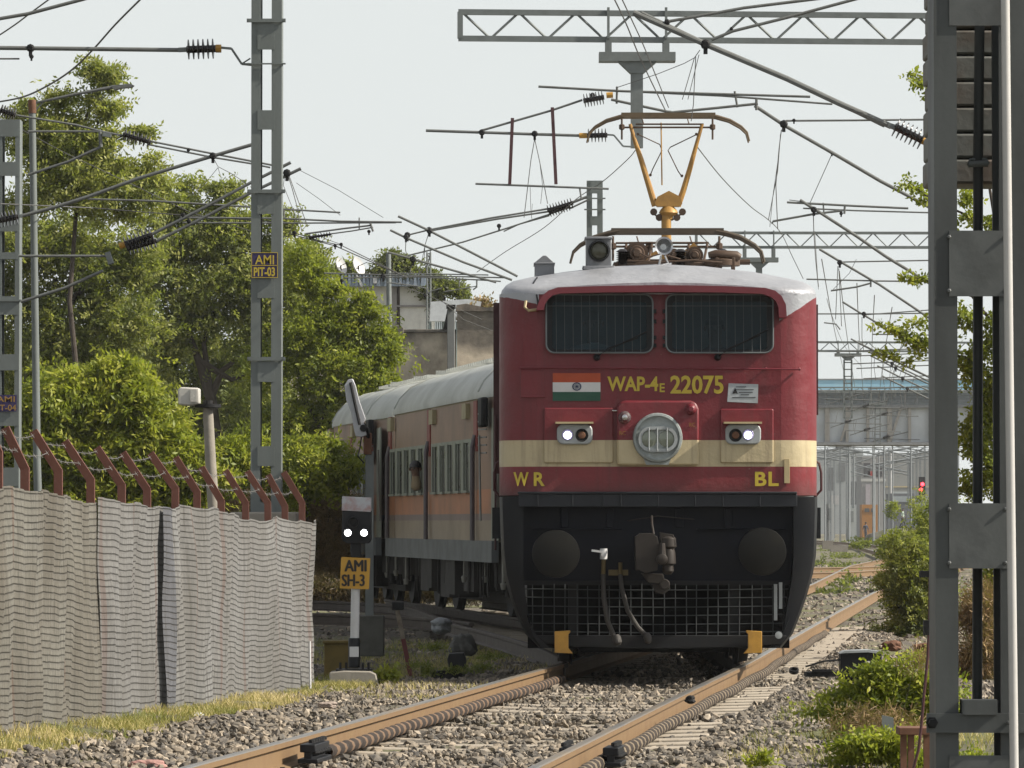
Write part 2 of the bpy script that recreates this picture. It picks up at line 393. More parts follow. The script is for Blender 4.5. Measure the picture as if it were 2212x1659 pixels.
# ------------------------------------------------------------------ rails and sleepers
RP = [(-.068, -.172), (.068, -.172), (.068, -.162), (.012, -.145), (.009, -.05), (.034, -.038), (.034, -.006), (.024, 0), (-.024, 0), (-.034, -.006), (-.034, -.038), (-.009, -.05), (-.012, -.145), (-.068, -.162)]
def resample(pts, step):
    out = []
    D = pts[0][1]
    n_ = max(4, int((pts[-1][1]-pts[0][1])/step))
    ys_ = np.linspace(pts[0][1], pts[-1][1], n_); xs_ = np.interp(ys_, [p[1] for p in pts], [p[0] for p in pts])
    for _ in range(2):
        xs_[1:-1] = (xs_[:-2]+2*xs_[1:-1]+xs_[2:])/4
    return list(zip(xs_, ys_))
m_railshade = M('shaded_brown_rail', (.05, .032, .02), .7, 0, (.5, None), 5)  # little-used rails, with the train's shade also put into the colour
def rail(pts, parent, dz=0, name='rail', free=False, dull=False):  # dull: little-used rails with the train's shade also in the colour
    q = pts if free else resample(pts, 1.0)
    mb = MB(); k = len(RP); rows = []
    for i, (x, y) in enumerate(q):
        a = q[max(i-1, 0)]; b_ = q[min(i+1, len(q)-1)]; d = Vector((b_[0]-a[0], b_[1]-a[1], 0)).normalized(); nrm = Vector((d.y, -d.x, 0))
        rows.append([Vector((x, y, dz))+nrm*px+Vector((0, 0, pz)) for px, pz in RP])
    vs = [p for r in rows for p in r]
    for i in range(len(rows)-1):
        for j in range(k):
            a = i*k+j; b_ = i*k+(j+1) % k
            mb.f.append((a, b_, b_+k, a+k)); mb.m.append(1 if j in (6, 7, 8) else 0)
    mb.f.append(tuple(range(k))); mb.m.append(0); mb.f.append(tuple(range((len(rows)-1)*k+k-1, (len(rows)-1)*k-1, -1))); mb.m.append(0)
    mb.v = [tuple(p) for p in vs]
    return mb.build(name, [m_rail if not dull else m_railshade, m_railtop if not dull else m_railshade], parent, smooth=30)
trk = thing('railway_track', 'near track of rusty rails on concrete sleepers running to the lower left', 'track', (0, 30, -.3))
rail(RL, trk); rail(RR, trk)
def sleeper(mb, x, y, ang, L=2.75, top=-.176):
    R = Matrix.Rotation(ang, 3, 'Z'); prof = [(-.125, 0), (.125, 0), (.085, .2), (-.085, .2)]
    vs = []
    for lx, zz in ((-L/2, 0), (-.45, -.03), (.45, -.03), (L/2, 0)):
        for py, pz in prof: vs.append(R @ Vector((lx, py, top-.2+pz+(zz if pz > 0 else 0)))+Vector((x, y, 0)))
    fs = [(0, 1, 2, 3), (15, 14, 13, 12)]
    for i in range(3):
        for k in range(4): a = i*4+k; b_ = i*4+(k+1) % 4; fs.append((a, b_, b_+4, a+4))
    mb.add(vs, fs)
for yy in SLEEP:
    a_, b_ = rails_at(yy); mb = MB(); sleeper(mb, (a_+b_)/2, yy, -.12+random.uniform(-.012, .012), top=-.168); mb.build('sleeper', m_sleeper, trk, bevel=.012)
# ribbed conduit lying along the right foot of each rail
for pts, y0, y1, dx in ((RL, 29.0, 42.6, .125), (RR, 24.6, 60.0, .13)):
    mb = MB(); rows = []; st = .028; q = np.arange(y0, y1, st)
    for k, yy in enumerate(q):
        x = float(np.interp(yy, [p[1] for p in pts], [p[0] for p in pts]))+dx+.012*math.sin(yy*1.3); ph = (yy/.27) % 1
        r = .045 if ph < .45 else .028
        rows.append([(x+r*math.cos(t)*1.05, yy+.05*math.cos(t), -.118+r*math.sin(t)) for t in [2*PI*j/10 for j in range(10)]])
    mb.grid(rows, close=True)
    nf = len(mb.f); per = 10; mb.m = [0 if ((q[min(i_//per, len(q)-1)]/.27) % 1) < .47 else 1 for i_ in range(nf)]
    mb.build('ribbed_conduit', [M('rust_coil', (.17, .105, .06), .85, 0, (.5, (.12, .06, .03)), 9), M('coil_gap', (.035, .025, .02), .9)] if pts is RL else [M('dusty_conduit', (.20, .155, .10), .9, 0, (.5, (.12, .085, .055)), 8), MC['coil_gap']], trk, smooth=60)
# bolted insulated joints
for (px, py, s, side, L_) in ((680, 1592, 339, 1, .55), (1232, 1603, 345, -1, .42), (1325, 1606, 345, 1, .35)):
    p = P(px, py, s); g = thing('insulated_rail_joint', {680: 'large black bolted joint block on the right side of the left rail', 1232: 'black joint plate with bolt heads on the inner side of the right rail', 1325: 'black joint block on the outer side of the right rail beside the coiled conduit'}[px], 'rail joint', (p.x, p.y, -.17), 'black rail joints')
    R = Matrix.Rotation(-.12, 3, 'Z'); c0 = Vector((p.x, p.y, -.075)); mb = MB()
    mb.box(c0+R @ Vector((0, 0, .03)), (.10, L_, .05), R); mb.box(c0+R @ Vector((0, 0, -.05)), (.13, L_, .03), R); mb.box(c0, (.05, L_*.98, .10), R)
    mb.build('plate', m_black, g, bevel=.006)
    mb = MB()
    for k in range(6):
        t = -L_/2+L_*(k+.5)/6
        for zz in (.062, .0): mb.lathe(c0+R @ Vector((.02*side, t, zz)), (0, 0, 1) if zz > .03 else (side, 0, 0), [(0, .022), (.022, .02), (.05 if zz < .03 else .024, .01)], 8)
    build_each(mb, 'bolt', m_dark, g)

# the other tracks
t2 = thing('railway_track', 'curved rusty track leading into the shade left of the train', 'track', (-2, 66, -.3))
def smooth_pts(pts, step=1.0):
    pts = [Vector((*p, 0)) for p in pts]; out = []
    for i in range(len(pts)-1):
        p0, p1, p2, p3 = pts[max(i-1, 0)], pts[i], pts[i+1], pts[min(i+2, len(pts)-1)]
        n_ = max(2, int((p2-p1).length/step))
        for k in range(n_):
            t = k/n_; out.append(.5*((2*p1)+(-p0+p2)*t+(2*p0-5*p1+4*p2-p3)*t*t+(-p0+3*p1-3*p2+p3)*t**3))
    out.append(pts[-1]); return [(p.x, p.y) for p in out]
A_ = [(.5, 45.5), (.24, 50), (-.30, 56), (-.88, 61.5), (-1.71, 72.8), (-2.77, 77), (-4.6, 79.5), (-9, 82.5), (-20, 88)]
B_ = [(-.55, 61), (-1.1, 63.8), (-2.1, 66.2), (-3.6, 68.2), (-6, 70), (-11, 73), (-20, 78)]
rail(smooth_pts(A_), t2, free=True, dull=True); rail(smooth_pts(B_), t2, free=True, dull=True)
for k, (x, y, a_) in enumerate([(-4.2, 73.6, 1.0), (-4.9, 74.1, 1.05), (-5.6, 74.5, 1.05), (-6.3, 74.9, 1.1), (-7, 75.3, 1.1), (-7.8, 75.7, 1.1)]):
    mb = MB(); sleeper(mb, x, y, a_+PI/2+.35, 3.2); mb.build('sleeper', m_sleeper, t2)
t3 = thing('railway_track', 'far rusty crossover track seen beyond the right side of the locomotive', 'track', (9, 125, -.3))
rail(smooth_pts([(2, 119), (8.4, 123), (10.9, 130), (14, 139)]), t3, free=True); rail(smooth_pts([(2, 131), (9.3, 136), (12, 141), (17, 152)]), t3, free=True)
t4 = thing('railway_track', 'train track under the locomotive and coaches', 'track', (1.4, 60, -.3))
TC = [(1.386, 43.5), (1.39, 50), (1.44, 58), (1.30, 62), (.6, 67), (-.35, 73.5), (-1.4, 80)]
rail(smooth_pts([(x-.87, y) for x, y in TC]), t4, free=True, dull=True); rail(smooth_pts([(x+.87, y) for x, y in TC]), t4, free=True, dull=True)
for k in range(30):
    y = 44+k*1.2; x = float(np.interp(y, [p[1] for p in TC], [p[0] for p in TC])); mb = MB(); sleeper(mb, x, y, 0, 2.75, -.18); mb.build('sleeper', m_sleeper, t4)
# ------------------------------------------------------------------ lettering
def lettering(txt, x0, y0, x1, y1, D, mat, parent, name='lettering', bold=.02, th=.0012, spacing=1.0, dup=0):
    """painted letters filling view box x0..x1, y0..y1 at distance D"""
    cu = bpy.data.curves.new('tmp', 'FONT'); cu.body = txt; cu.offset = bold; cu.space_character = spacing; cu.resolution_u = 3
    ob = bpy.data.objects.new('tmp', cu); C.objects.link(ob)
    dg = bpy.context.evaluated_depsgraph_get(); me = bpy.data.meshes.new_from_object(ob.evaluated_get(dg))
    bpy.data.objects.remove(ob)
    co = np.array([v.co[:] for v in me.vertices]); lo = co.min(0); hi = co.max(0)
    a = PD(x0, y1, D); b_ = PD(x1, y0, D); off = np.array(root_loc(parent))
    n_ = co.copy(); n_[:, 0] = a.x+(co[:, 0]-lo[0])/(hi[0]-lo[0])*(b_.x-a.x); n_[:, 2] = a.z+(co[:, 1]-lo[1])/(hi[1]-lo[1])*(b_.z-a.z); n_[:, 1] = D
    me.polygons.foreach_set('use_smooth', [False]*len(me.polygons))
    if dup:      # thicker strokes: the same outline laid beside itself
        fs_ = [tuple(p.vertices) for p in me.polygons]; k_ = len(n_); steps = [np.array([q*dup, -.0004*i_, r_*dup*.5]) for i_, (q, r_) in enumerate(((-1, 0), (0, 0), (1, 0), (0, 1), (0, -1)))]
        n_ = np.concatenate([n_+q for q in steps]); me = bpy.data.meshes.new(name); me.from_pydata((n_-off).tolist(), [], [tuple(v+i_*k_ for v in f) for i_ in range(len(steps)) for f in fs_])
    me.vertices.foreach_set('co', (n_-off).astype(np.float32).ravel()); me.materials.clear(); me.materials.append(mat); me.name = name
    o = bpy.data.objects.new(name, me); C.objects.link(o); o.parent = parent
    sm = o.modifiers.new('solid', 'SOLIDIFY'); sm.thickness = th; sm.offset = 0
    return o
def rrect(x0, y0, x1, y1, r, n_=5):
    out = []
    for cx, cy, a0 in ((x1-r, y1-r, 0), (x0+r, y1-r, 90), (x0+r, y0+r, 180), (x1-r, y0+r, 270)):
        for k in range(n_+1):
            a = math.radians(a0+90*k/n_); out.append((cx+r*math.cos(a), cy+r*math.sin(a)))
    return out[::-1]
def ring(mb, outer, inner, D, th, mi=0):
    """frame between two outlines with the same number of points (view pixels)"""
    n_ = len(outer); A = [PD(x, y, D) for x, y in outer]; B = [PD(x, y, D) for x, y in inner]
    A2 = [p+Vector((0, th, 0)) for p in A]; B2 = [p+Vector((0, th, 0)) for p in B]
    vs = A+B+A2+B2; fs = []
    for k in range(n_):
        j = (k+1) % n_; fs += [(k, j, n_+j, n_+k), (2*n_+k, 3*n_+k, 3*n_+j, 2*n_+j), (k, 2*n_+k, 2*n_+j, j), (n_+k, n_+j, 3*n_+j, 3*n_+k)]
    mb.add(vs, fs, mi)
# ------------------------------------------------------------------ locomotive
D0 = 42.1
loco = thing('electric_locomotive', 'dark red electric locomotive with a cream band and silver roof facing the camera', 'locomotive', (1.39, 51.5, 0))
LX = PD(1424, 1000, D0).x
def Z0(y): return PD(1424, y, D0).z
# livery material: bands by height on the body itself
m, n, b = nodes('locomotive_livery')
geo = mk(n, 'ShaderNodeTexCoord').outputs['Object']; sep = mk(n, 'ShaderNodeSeparateXYZ'); n.links.new(geo, sep.inputs[0])
zz = math_(n, 'DIVIDE', sep.outputs['Z'], 4.0)
e = lambda y: (Z0(y))/4.0
c = ramp(n, zz, [(0, (.24, .018, .026)), (e(1008), (.68, .57, .35)), (e(951), (.21, .012, .022))], 'CONSTANT')
ax = math_(n, 'ABSOLUTE', math_(n, 'SUBTRACT', sep.outputs['X'], LX-1.39))
wob = noise(n, 5, 4, geo)
th_ = math_(n, 'ADD', math_(n, 'MULTIPLY_ADD', math_(n, 'SUBTRACT', 1.52, ax), math_(n, 'MULTIPLY_ADD', math_(n, 'GREATER_THAN', sep.outputs['X'], 0.0), -.42, -.24), Z0(637)), math_(n, 'MULTIPLY', math_(n, 'SUBTRACT', wob, .5), .05))
sf = math_(n, 'MULTIPLY', math_(n, 'GREATER_THAN', sep.outputs['Z'], th_), math_(n, 'GREATER_THAN', ax, 1.14))
dirtn = ramp(n, noise(n, 1.6, 7, geo, .6), [(.40, (0, 0, 0)), (.75, (.45,)*3)])
c = mixc(n, dirtn, c, mixc(n, .5, c, (.05, .03, .03)))
stk = noise(n, 1.0, 5, geo, .7, sc=(9, 9, .55)); c = mixc(n, ramp(n, stk, [(.50, (0, 0, 0)), (.66, (.30,)*3)]), c, (.06, .022, .02))
chip = noise(n, 24, 4, geo, .7); c = mixc(n, ramp(n, chip, [(.69, (0, 0, 0)), (.73, (.6,)*3)]), c, (.30, .22, .16))
low = ramp(n, math_(n, 'ADD', zz, math_(n, 'MULTIPLY', wob, .03)), [(e(1072)+.015, (.55,)*3), (e(1030)+.015, (0, 0, 0))]); c = mixc(n, low, c, (.06, .03, .025))
c = mixc(n, sf, c, (.50, .52, .56)); n.links.new(c, b.inputs['Base Color'])
n.links.new(math_(n, 'MULTIPLY', sf, .4), b.inputs['Metallic'])
n.links.new(math_(n, 'MULTIPLY_ADD', noise(n, 3, 5, geo), .35, .30), b.inputs['Roughness'])
big = noise(n, 2.2, 6, geo, .6); bump(n, b, math_(n, 'ADD', big, math_(n, 'MULTIPLY', noise(n, 11, 5, geo, .6), .05)), .035, .55)
m_livery = m
# body: rings along depth, rounded front corners
HW = 1.516; R0 = .36
def half(d): return HW if d >= R0 else HW-R0+math.sqrt(max(R0*R0-(R0-d)**2, 0))
mb = MB(); rows = []
DEP = [0, .012, .04, .09, .16, .25, .36, .8, 2, 5, 10, 15, 18.9]
zb = Z0(1070); zt = Z0(632)
ZL = [zb+(zt-zb)*k/10 for k in range(11)]
for d in DEP:
    h = half(d); r = []
    for z in ZL: r.append((LX-h, D0+d, z))
    for z in ZL[::-1]: r.append((LX+h, D0+d, z))
    rows.append(r)
mb.grid(rows, close=True)
k = len(rows[0])
mb.f.append(tuple(range(len(mb.v)-k, len(mb.v)))[::-1]); mb.m.append(0)
h0 = half(0); xa = [LX-h0, PD(1186, 0, D0).x, PD(1404, 0, D0).x, PD(1445, 0, D0).x, PD(1664, 0, D0).x, LX+h0]; za = [zb, Z0(757), Z0(642), zt]
for i in range(5):          # the flat front with its two window openings
    for j in range(3):
        if j == 1 and i in (1, 3): continue
        mb.add([(xa[i], D0, za[j]), (xa[i+1], D0, za[j]), (xa[i+1], D0, za[j+1]), (xa[i], D0, za[j+1])], [(0, 1, 2, 3)])
body = mb.build('body', m_livery, loco, smooth=50)
# roof dome
arch = [(1082, 634), (1085, 622), (1094, 611), (1110, 602), (1150, 594), (1220, 584), (1320, 573), (1424, 568), (1530, 572), (1640, 584), (1710, 596), (1740, 602), (1757, 611), (1765, 622), (1767, 634)]
mb = MB(); rows = []
for d in [0, .03, .08, .18, .35, .6, .95, 1.4, 2.2, 5, 9, 14, 18.9]:
    h = half(d)/HW; f = .34+.66*math.sin(min(1, d/1.0)*PI/2)
    rows.append([((PD(x, y, D0).x-LX)*h*1.004+LX, D0+d-.004, zt-.02+(PD(x, y, D0+.75*max(0, (634-y)/66)**.5).z-zt+.02)*f) for x, y in arch])
mb.grid(rows); k = len(arch); mb.f.append(tuple(range(k))[::-1]); mb.m.append(0)
m, n, b = nodes('dented_silver_paint')
co = mk(n, 'ShaderNodeTexCoord').outputs['Object']
c = ramp(n, noise(n, 2.2, 7, co, .65), [(.35, (.54, .55, .58)), (.6, (.46, .47, .50)), (.75, (.30, .30, .32))]); n.links.new(c, b.inputs['Base Color'])
b.inputs['Metallic'].default_value = .35; n.links.new(math_(n, 'MULTIPLY_ADD', noise(n, 4, 5, co), .4, .2), b.inputs['Roughness'])
bump(n, b, noise(n, 3.2, 6, co, .6), .05, .6)
m_dent = m
mb.build('roof', m_dent, loco, smooth=60)
# visor over the windscreens
vis_o = [(1158, 672), (1163, 655), (1172, 640), (1184, 630), (1205, 623), (1300, 620), (1424, 618), (1560, 620), (1650, 624), (1672, 630), (1686, 642), (1695, 660), (1697, 688)]
vis_i = [(1174, 672), (1177, 660), (1184, 648), (1194, 640), (1210, 636), (1300, 634), (1424, 633), (1560, 634), (1644, 637), (1662, 643), (1673, 652), (1679, 665), (1680, 688)]
mb = MB(); A = [PD(x, y, D0) for x, y in vis_o]; B = [PD(x, y, D0) for x, y in vis_i]; kk = len(A)
f_ = Vector((0, -.20, 0)); vs = [p+f_ for p in A]+[p+f_ for p in B]+A+B; fs = []
for q in range(kk-1): fs += [(q, q+1, kk+q+1, kk+q), (q, 2*kk+q, 2*kk+q+1, q+1), (kk+q, kk+q+1, 3*kk+q+1, 3*kk+q)]
fs += [(0, kk, 3*kk, 2*kk), (kk-1, 3*kk-1, 4*kk-1, 2*kk-1)]
mb.add(vs, fs); mb.build('visor', m_red, loco, smooth=50)
# windscreens
m, n, b = nodes('windscreen_glass'); b.inputs['Base Color'].default_value = (.05, .085, .11, 1); b.inputs['Roughness'].default_value = .14
tr = mk(n, 'ShaderNodeBsdfTransparent'); tr.inputs[0].default_value = (.55, .65, .68, 1); mx = mk(n, 'ShaderNodeMixShader'); mx.inputs[0].default_value = .78
n.links.new(b.outputs[0], mx.inputs[1]); n.links.new(tr.outputs[0], mx.inputs[2]); n.links.new(mx.outputs[0], n.nodes['Material Output'].inputs[0]); m_glass = m
m_cab = M('cab_interior', (.34, .47, .56), .8, 0, (.4, None), 3, bmp=0)
for x0, x1, piv, tip in ((1181, 1409, 1289, (1398, 716)), (1440, 1669, 1550, (1662, 710))):
    y0, y1 = 637, 761
    fr = thing  # noqa
    mb = MB(); ring(mb, rrect(x0, y0, x1, y1, 17), rrect(x0+12, y0+13, x1-12, y1-6, 9), D0-.035, .05)
    wf = mb.build('windscreen', m_black, loco, smooth=40)
    mb = MB(); mb.poly(rrect(x0+8, y0+8, x1-8, y1-4, 9), D0-.010, .006); mb.build('pane', m_glass, wf)
    mb = MB()
    pts = [PD(x, y, D0-.075) for x, y in rrect(x0-1, y0-1, x1+1, y1+1, 18)]; mb.tube(pts+[pts[0]], .009, 6, cap=False)
    for xx in np.arange(x0+20, x1-10, 18.2): mb.tube([PD(xx, y0, D0-.07), PD(xx+1, y1, D0-.07)], .0018, 4)
    mb.tube([PD(x0+2, y0+24, D0-.07), PD(x1-2, y0+24, D0-.07)], .003, 4)
    mb.build('wire_guard', M('guard_wire', (.17, .19, .20), .5, .2), wf)
    mb = MB(); mb.tube([PD(piv, 772, D0-.06), PD(piv+25, 752, D0-.095), tip and PD(tip[0]-20, tip[1]+14, D0-.095)], .006, 6)
    mb.tube([PD(piv+15, 760, D0-.1), PD(tip[0], tip[1], D0-.1)], .007, 6); mb.lathe(PD(piv, 772, D0+.01), (0, -1, 0), [(0, .035), (.05, .03), (.08, .012)], 12)
    mb.build('wiper', m_black, wf)
    mb = MB()
    for yy in (668, 690, 725, 742):
        for xx in ((x1+2,) if x0 < 1300 else (x0-8,)): mb.rect(xx, yy, xx+7, yy+8, D0-.05, .05)
    build_each(mb, 'hinge', m_black, wf)
mb = MB(); mb.box((LX, D0+1.9, 2.6), (2.9, .05, 2.2)); mb.box((LX, D0+1.2, 2.05), (2.6, 1.4, .05)); mb.box((LX, D0+.45, 2.35), (2.3, .35, .5)); mb.build('cab_bulkhead', m_cab, loco)
# raised panels, seams and rails on the nose
mb = MB()
for r in ((1175, 881, 1325, 1000), (1556, 883, 1671, 1000)): mb.poly(rrect(*r, 4), D0-.026, .03)
build_each(mb, 'cover_panel', m_livery, loco, smooth=30, bevel=.010)
mb = MB(); mb.poly(rrect(1124, 800, 1176, 857, 2), D0-.008, .02); mb.rect(1124, 855, 1178, 859, D0-.02, .02); mb.build('access_panel', m_livery, loco, bevel=.004)
mb = MB(); mb.tube([PD(1122, 794, D0-.035), PD(1424, 795, D0-.035), PD(1728, 798, D0-.035)], .008, 8)
for xx in (1124, 1273, 1424, 1655, 1727): mb.tube([PD(xx, 795+(xx-1122)*.006, D0-.04), PD(xx, 795, D0+.01)], .011, 8)
mb.build('grab_rail', m_red, loco)
mb = MB(); mb.poly([(1333, 1005), (1333, 878), (1340, 868), (1352, 865), (1492, 865), (1504, 870), (1510, 884), (1510, 1005)], D0-.075, .08)
mb.build('headlamp_housing', m_livery, loco, bevel=.02)
# round headlamp
hd = MB(); c0 = PD(1420, 946, D0); hd.lathe(c0+Vector((0, -.07, 0)), (0, -1, 0), [(0, .236), (.02, .236), (.05, .228), (.055, .208), (.03, .21), (.03, .0)], 40)
hd.poly([(1388, 985), (1396, 1004), (1444, 1004), (1452, 985)], D0-.09, .03)
hl = hd.build('headlamp', M('headlamp_grey', (.36, .40, .40), .5, .1, (.7, (.12, .12, .10)), 9, .01), loco, smooth=30)
mb = MB(); ring(mb, rrect(1379, 921, 1464, 976, 27), rrect(1386, 928, 1457, 969, 20), D0-.125, .05)
for xx in (1402, 1420, 1441): mb.tube([PD(xx, 924, D0-.13), PD(xx, 973, D0-.13)], .006, 6)
mb.build('lamp_guard', m_grey, hl)
m_lens = M('lamp_lens', (.30, .33, .27), .15, .2, (.5, (.2, .22, .16)), 20, bmp=.002)
mb = MB()
for xx in (1402, 1440): mb.lathe(PD(xx, 948, D0-.095), (0, -1, 0), [(0, .083), (.008, .075), (.014, .04), (.016, 0)], 24)
mb.build('lens', m_lens, hl)
mb = MB(); mb.poly(rrect(1384, 926, 1459, 971, 21), D0-.088, .01); mb.build('lamp_backing', m_dark, hl)
# small classification lamps
mb = MB(); mb.lathe(PD(1349, 902, D0-.06), (0, -1, 0), [(0, .06), (.03, .062), (.05, .05), (.09, .03), (.12, .026), (.125, .012)], 20); mb.tube([PD(1322, 887, D0-.05), PD(1349, 888, D0-.05)], .006, 6); mb.build('marker_lamp', M('chrome', (.7, .7, .7), .25, .9), loco)
mb = MB(); mb.lathe(PD(1492, 884, D0-.06), (0, -1, 0), [(0, .055), (.03, .055), (.05, .045), (.07, .026), (.10, .022)], 16); mb.build('marker_lamp', m_red, loco, label='red painted marker lamp')
m_glow = emis('lit_lamp', (.86, .84, 1), 6.0)
for x0, lit, drk in ((1203, 1226, 1257), (1567, 1616, 1589)):
    mb = MB(); mb.poly(rrect(x0, 916, x0+77, 960, 14), D0-.06, .07); lu = mb.build('tail_lamp_unit', m_grey, loco, bevel=.012)
    mb = MB(); mb.lathe(PD(lit, 939, D0-.062), (0, -1, 0), [(0, .055), (.006, .05), (.006, 0)], 20); mb.build('reflector', M('violet_reflector', (.5, .47, .7), .2, .3), lu)
    mb = MB(); mb.lathe(PD(lit, 940, D0-.07), (0, -1, 0), [(0, .036), (.01, .03), (.014, 0)], 16); mb.build('bulb', m_glow, lu)
    mb = MB(); mb.lathe(PD(drk, 940, D0-.062), (0, -1, 0), [(0, .062), (.012, .058), (.004, .045), (.004, 0)], 20); mb.build('reflector', m_dark, lu)
    mb = MB(); mb.lathe(PD(drk, 940, D0-.068), (0, -1, 0), [(0, .036), (.01, .03), (.014, 0)], 16); mb.build('bulb', m_rust, lu)
    mb = MB(); mb.rect(x0-3, 911, x0+79, 915, D0-.16, .17); mb.build('hood', M('cream_paint', (.56, .45, .25), .6), lu)
# flag
fl = MB(); fl.rect(1194, 806, 1297, 826, D0-.010, .012); f1_o = fl.build('flag_decal', M('flag_orange', (.52, .08, .02), .6, bmp=0), loco)
mb = MB(); mb.rect(1194, 826, 1297, 846.5, D0-.010, .012); mb.build('white_stripe', m_white, f1_o)
mb = MB(); mb.rect(1194, 846.5, 1297, 866, D0-.010, .012); mb.build('green_stripe', M('flag_green', (.012, .09, .055), .6, bmp=0), f1_o)
mb = MB(); cc = PD(1246, 835, D0-.013)
ring(mb, [(1246+10*math.cos(t), 835+9*math.sin(t)) for t in np.linspace(0, 2*PI, 25)[:-1]], [(1246+7.5*math.cos(t), 835+6.8*math.sin(t)) for t in np.linspace(0, 2*PI, 25)[:-1]], D0-.014, .003)
for k in range(12):
    t = PI*k/6; mb.tube([PD(1246, 835, D0-.013), PD(1246+8*math.cos(t), 835+7*math.sin(t), D0-.013)], .0018, 4)
mb.build('wheel_emblem', M('navy', (.03, .045, .12), .6, bmp=0), f1_o)
lettering('WAP-4', 1312, 813, 1422, 845, D0-.006, m_text, loco, bold=.028)
lettering('E', 1425, 828, 1436, 847, D0-.006, m_text, loco, bold=.02)
lettering('22075', 1448, 811, 1563, 851, D0-.006, m_text, loco, bold=.028)
lettering('W', 1109, 1020, 1142, 1050, D0-.006, m_text, loco, bold=.028)
lettering('R', 1153, 1020, 1177, 1050, D0-.006, m_text, loco, bold=.028)
lettering('BL', 1631, 1019, 1682, 1050, D0-.006, m_text, loco, bold=.028, spacing=1.1)
mb = MB(); mb.poly([(1571, 868), (1574, 828), (1638, 830), (1637, 871)], D0-.012, .014); pl = mb.build('notice_plate', M('plate_grey', (.45, .49, .52), .5), loco)
mb = MB()
for k, (xa, xb, yy) in enumerate([(1590, 1612, 835), (1588, 1628, 841), (1596, 1626, 847), (1582, 1632, 858), (1600, 1618, 852)]): mb.rect(xa, yy, xb, yy+1.3, D0-.015, .003)
mb.poly([(1582, 850), (1588, 838), (1594, 850)], D0-.015, .003); mb.build('print', m_dark, pl)
mb = MB()
for a_, z_, o_ in (('RC', 1344, 0),): pass
lettering('RC', 1338, 931, 1352, 940, D0-.082, M('ochre', (.32, .16, .02), .6, bmp=0), loco, bold=0)
lettering('RC', 1489, 913, 1502, 922, D0-.082, MC['ochre'], loco, bold=0)
mb = MB(); mb.rect(1694, 991, 1706, 1044, D0-.012, .014); mb.build('tape_strip', MC['cream_paint'], loco, bevel=.002)
mb = MB(); mb.rect(1118, 1062, 1722, 1067, D0-.05, .06); mb.rect(1120, 1067, 1722, 1095, D0-.03, .06)
for xx in (1160, 1235, 1300, 1340, 1420, 1500, 1560, 1640): mb.rect(xx, 1067, xx+3, 1094, D0-.045, .02)
mb.build('front_ledge', M('ledge_grey', (.022, .025, .032), .5, .1, spec=.3), loco, bevel=.006)
# lamp iron bracket at the left of the visor, small hooks
mb = MB(); mb.tube([PD(1136, 650, D0-.03), PD(1134, 664, D0-.06), PD(1142, 671, D0-.05), PD(1160, 669, D0-.02)], .014, 6); mb.build('lamp_bracket', MC['cream_paint'], loco)
mb = MB(); mb.tube([PD(1160, 600, D0+.5), PD(1152, 612, D0+.2), PD(1160, 640, D0-.02), PD(1163, 660, D0-.02)], .009, 6); mb.build('cable', m_black, loco)
# body side steps, mirrors and hand rails
mb = MB(); mb.box((LX-HW-.03, D0+1.3, (Z0(640)+Z0(1020))/2), (.06, .1, Z0(640)-Z0(1020))); mb.box((LX+HW+.035, D0+1.2, (Z0(645)+Z0(890))/2), (.07, .12, Z0(645)-Z0(890))); build_each(mb, 'door_pillar', M('dark_maroon', (.07, .012, .016), .55), loco)
for sgn in (-1, 1):
    mb = MB(); xh = LX+sgn*(HW+.03)
    mb.tube([(LX+sgn*(HW-.02), D0+.45, Z0(992)), (xh, D0+.45, Z0(1000)), (xh+.02*sgn, D0+.45, Z0(1020)), (xh+.02*sgn, D0+.45, Z0(1058)), (LX+sgn*(HW-.02), D0+.45, Z0(1075))], .012, 8)
    mb.tube([(xh+.01*sgn, D0+1.2, Z0(890)), (xh+.01*sgn, D0+1.2, Z0(1190))], .011, 8)
    mb.build('hand_rail', MC['dark_maroon'], loco)
    mb = MB(); mb.box((LX+sgn*(HW+.01), D0+1.0, Z0(1130)), (.12, .35, .30)); mb.build('side_step', m_black, loco)
# lower skirt frame and pilot
def PX(v): return PD(v, 1000, D0).x
mb = MB(); zs = [1073, 1095, 1200, 1240, 1290, 1330, 1370, 1400]
lx = [1079, 1079, 1083, 1088, 1101, 1115, 1135, 1165]; rx = [1768, 1768, 1765, 1758, 1744, 1730, 1714, 1690]
il = [1131, 1131, 1131, 1131, 1136, 1142, 1150, 1170]; ir = [1714, 1714, 1714, 1712, 1704, 1697, 1692, 1684]
for side in (0, 1):
    out = lx if side == 0 else rx; inn = il if side == 0 else ir; rows = []
    for y, xo, xi in zip(zs, out, inn):
        z = Z0(y); so_ = PX(xo); si = PX(xi); sg = -1 if side == 0 else 1
        rows.append([(si, D0+.3, z), (si, D0+.02, z), (so_-sg*.10, D0+.02, z), (so_-sg*.03, D0+.06, z), (so_, D0+.16, z), (so_, D0+.9, z), (so_-sg*.06, D0+.9, z)])
    mb.grid(rows, close=True); kk = len(rows[0]); b0 = len(mb.v)-kk*len(rows)
    mb.f.append(tuple(range(b0, b0+kk))); mb.m.append(0); mb.f.append(tuple(range(len(mb.v)-kk, len(mb.v)))[::-1]); mb.m.append(0)
m_skirt = M('skirt_black', (.009, .0105, .014), .45, 0, (.5, (.02, .019, .018)), 2.5, spec=.22)
build_each(mb, 'side_skirt', m_skirt, loco, smooth=40)
mb = MB(); mb.rect(1125, 1094, 1720, 1262, D0+.20, .15)
for xx in (1212, 1500-40, 1310, 1566): mb.rect(xx, 1098, xx+16, 1140, D0+.16, .06)
mb.rect(1150, 1141, 1345, 1144, D0+.13, .04); mb.rect(1505, 1141, 1700, 1144, D0+.13, .04)
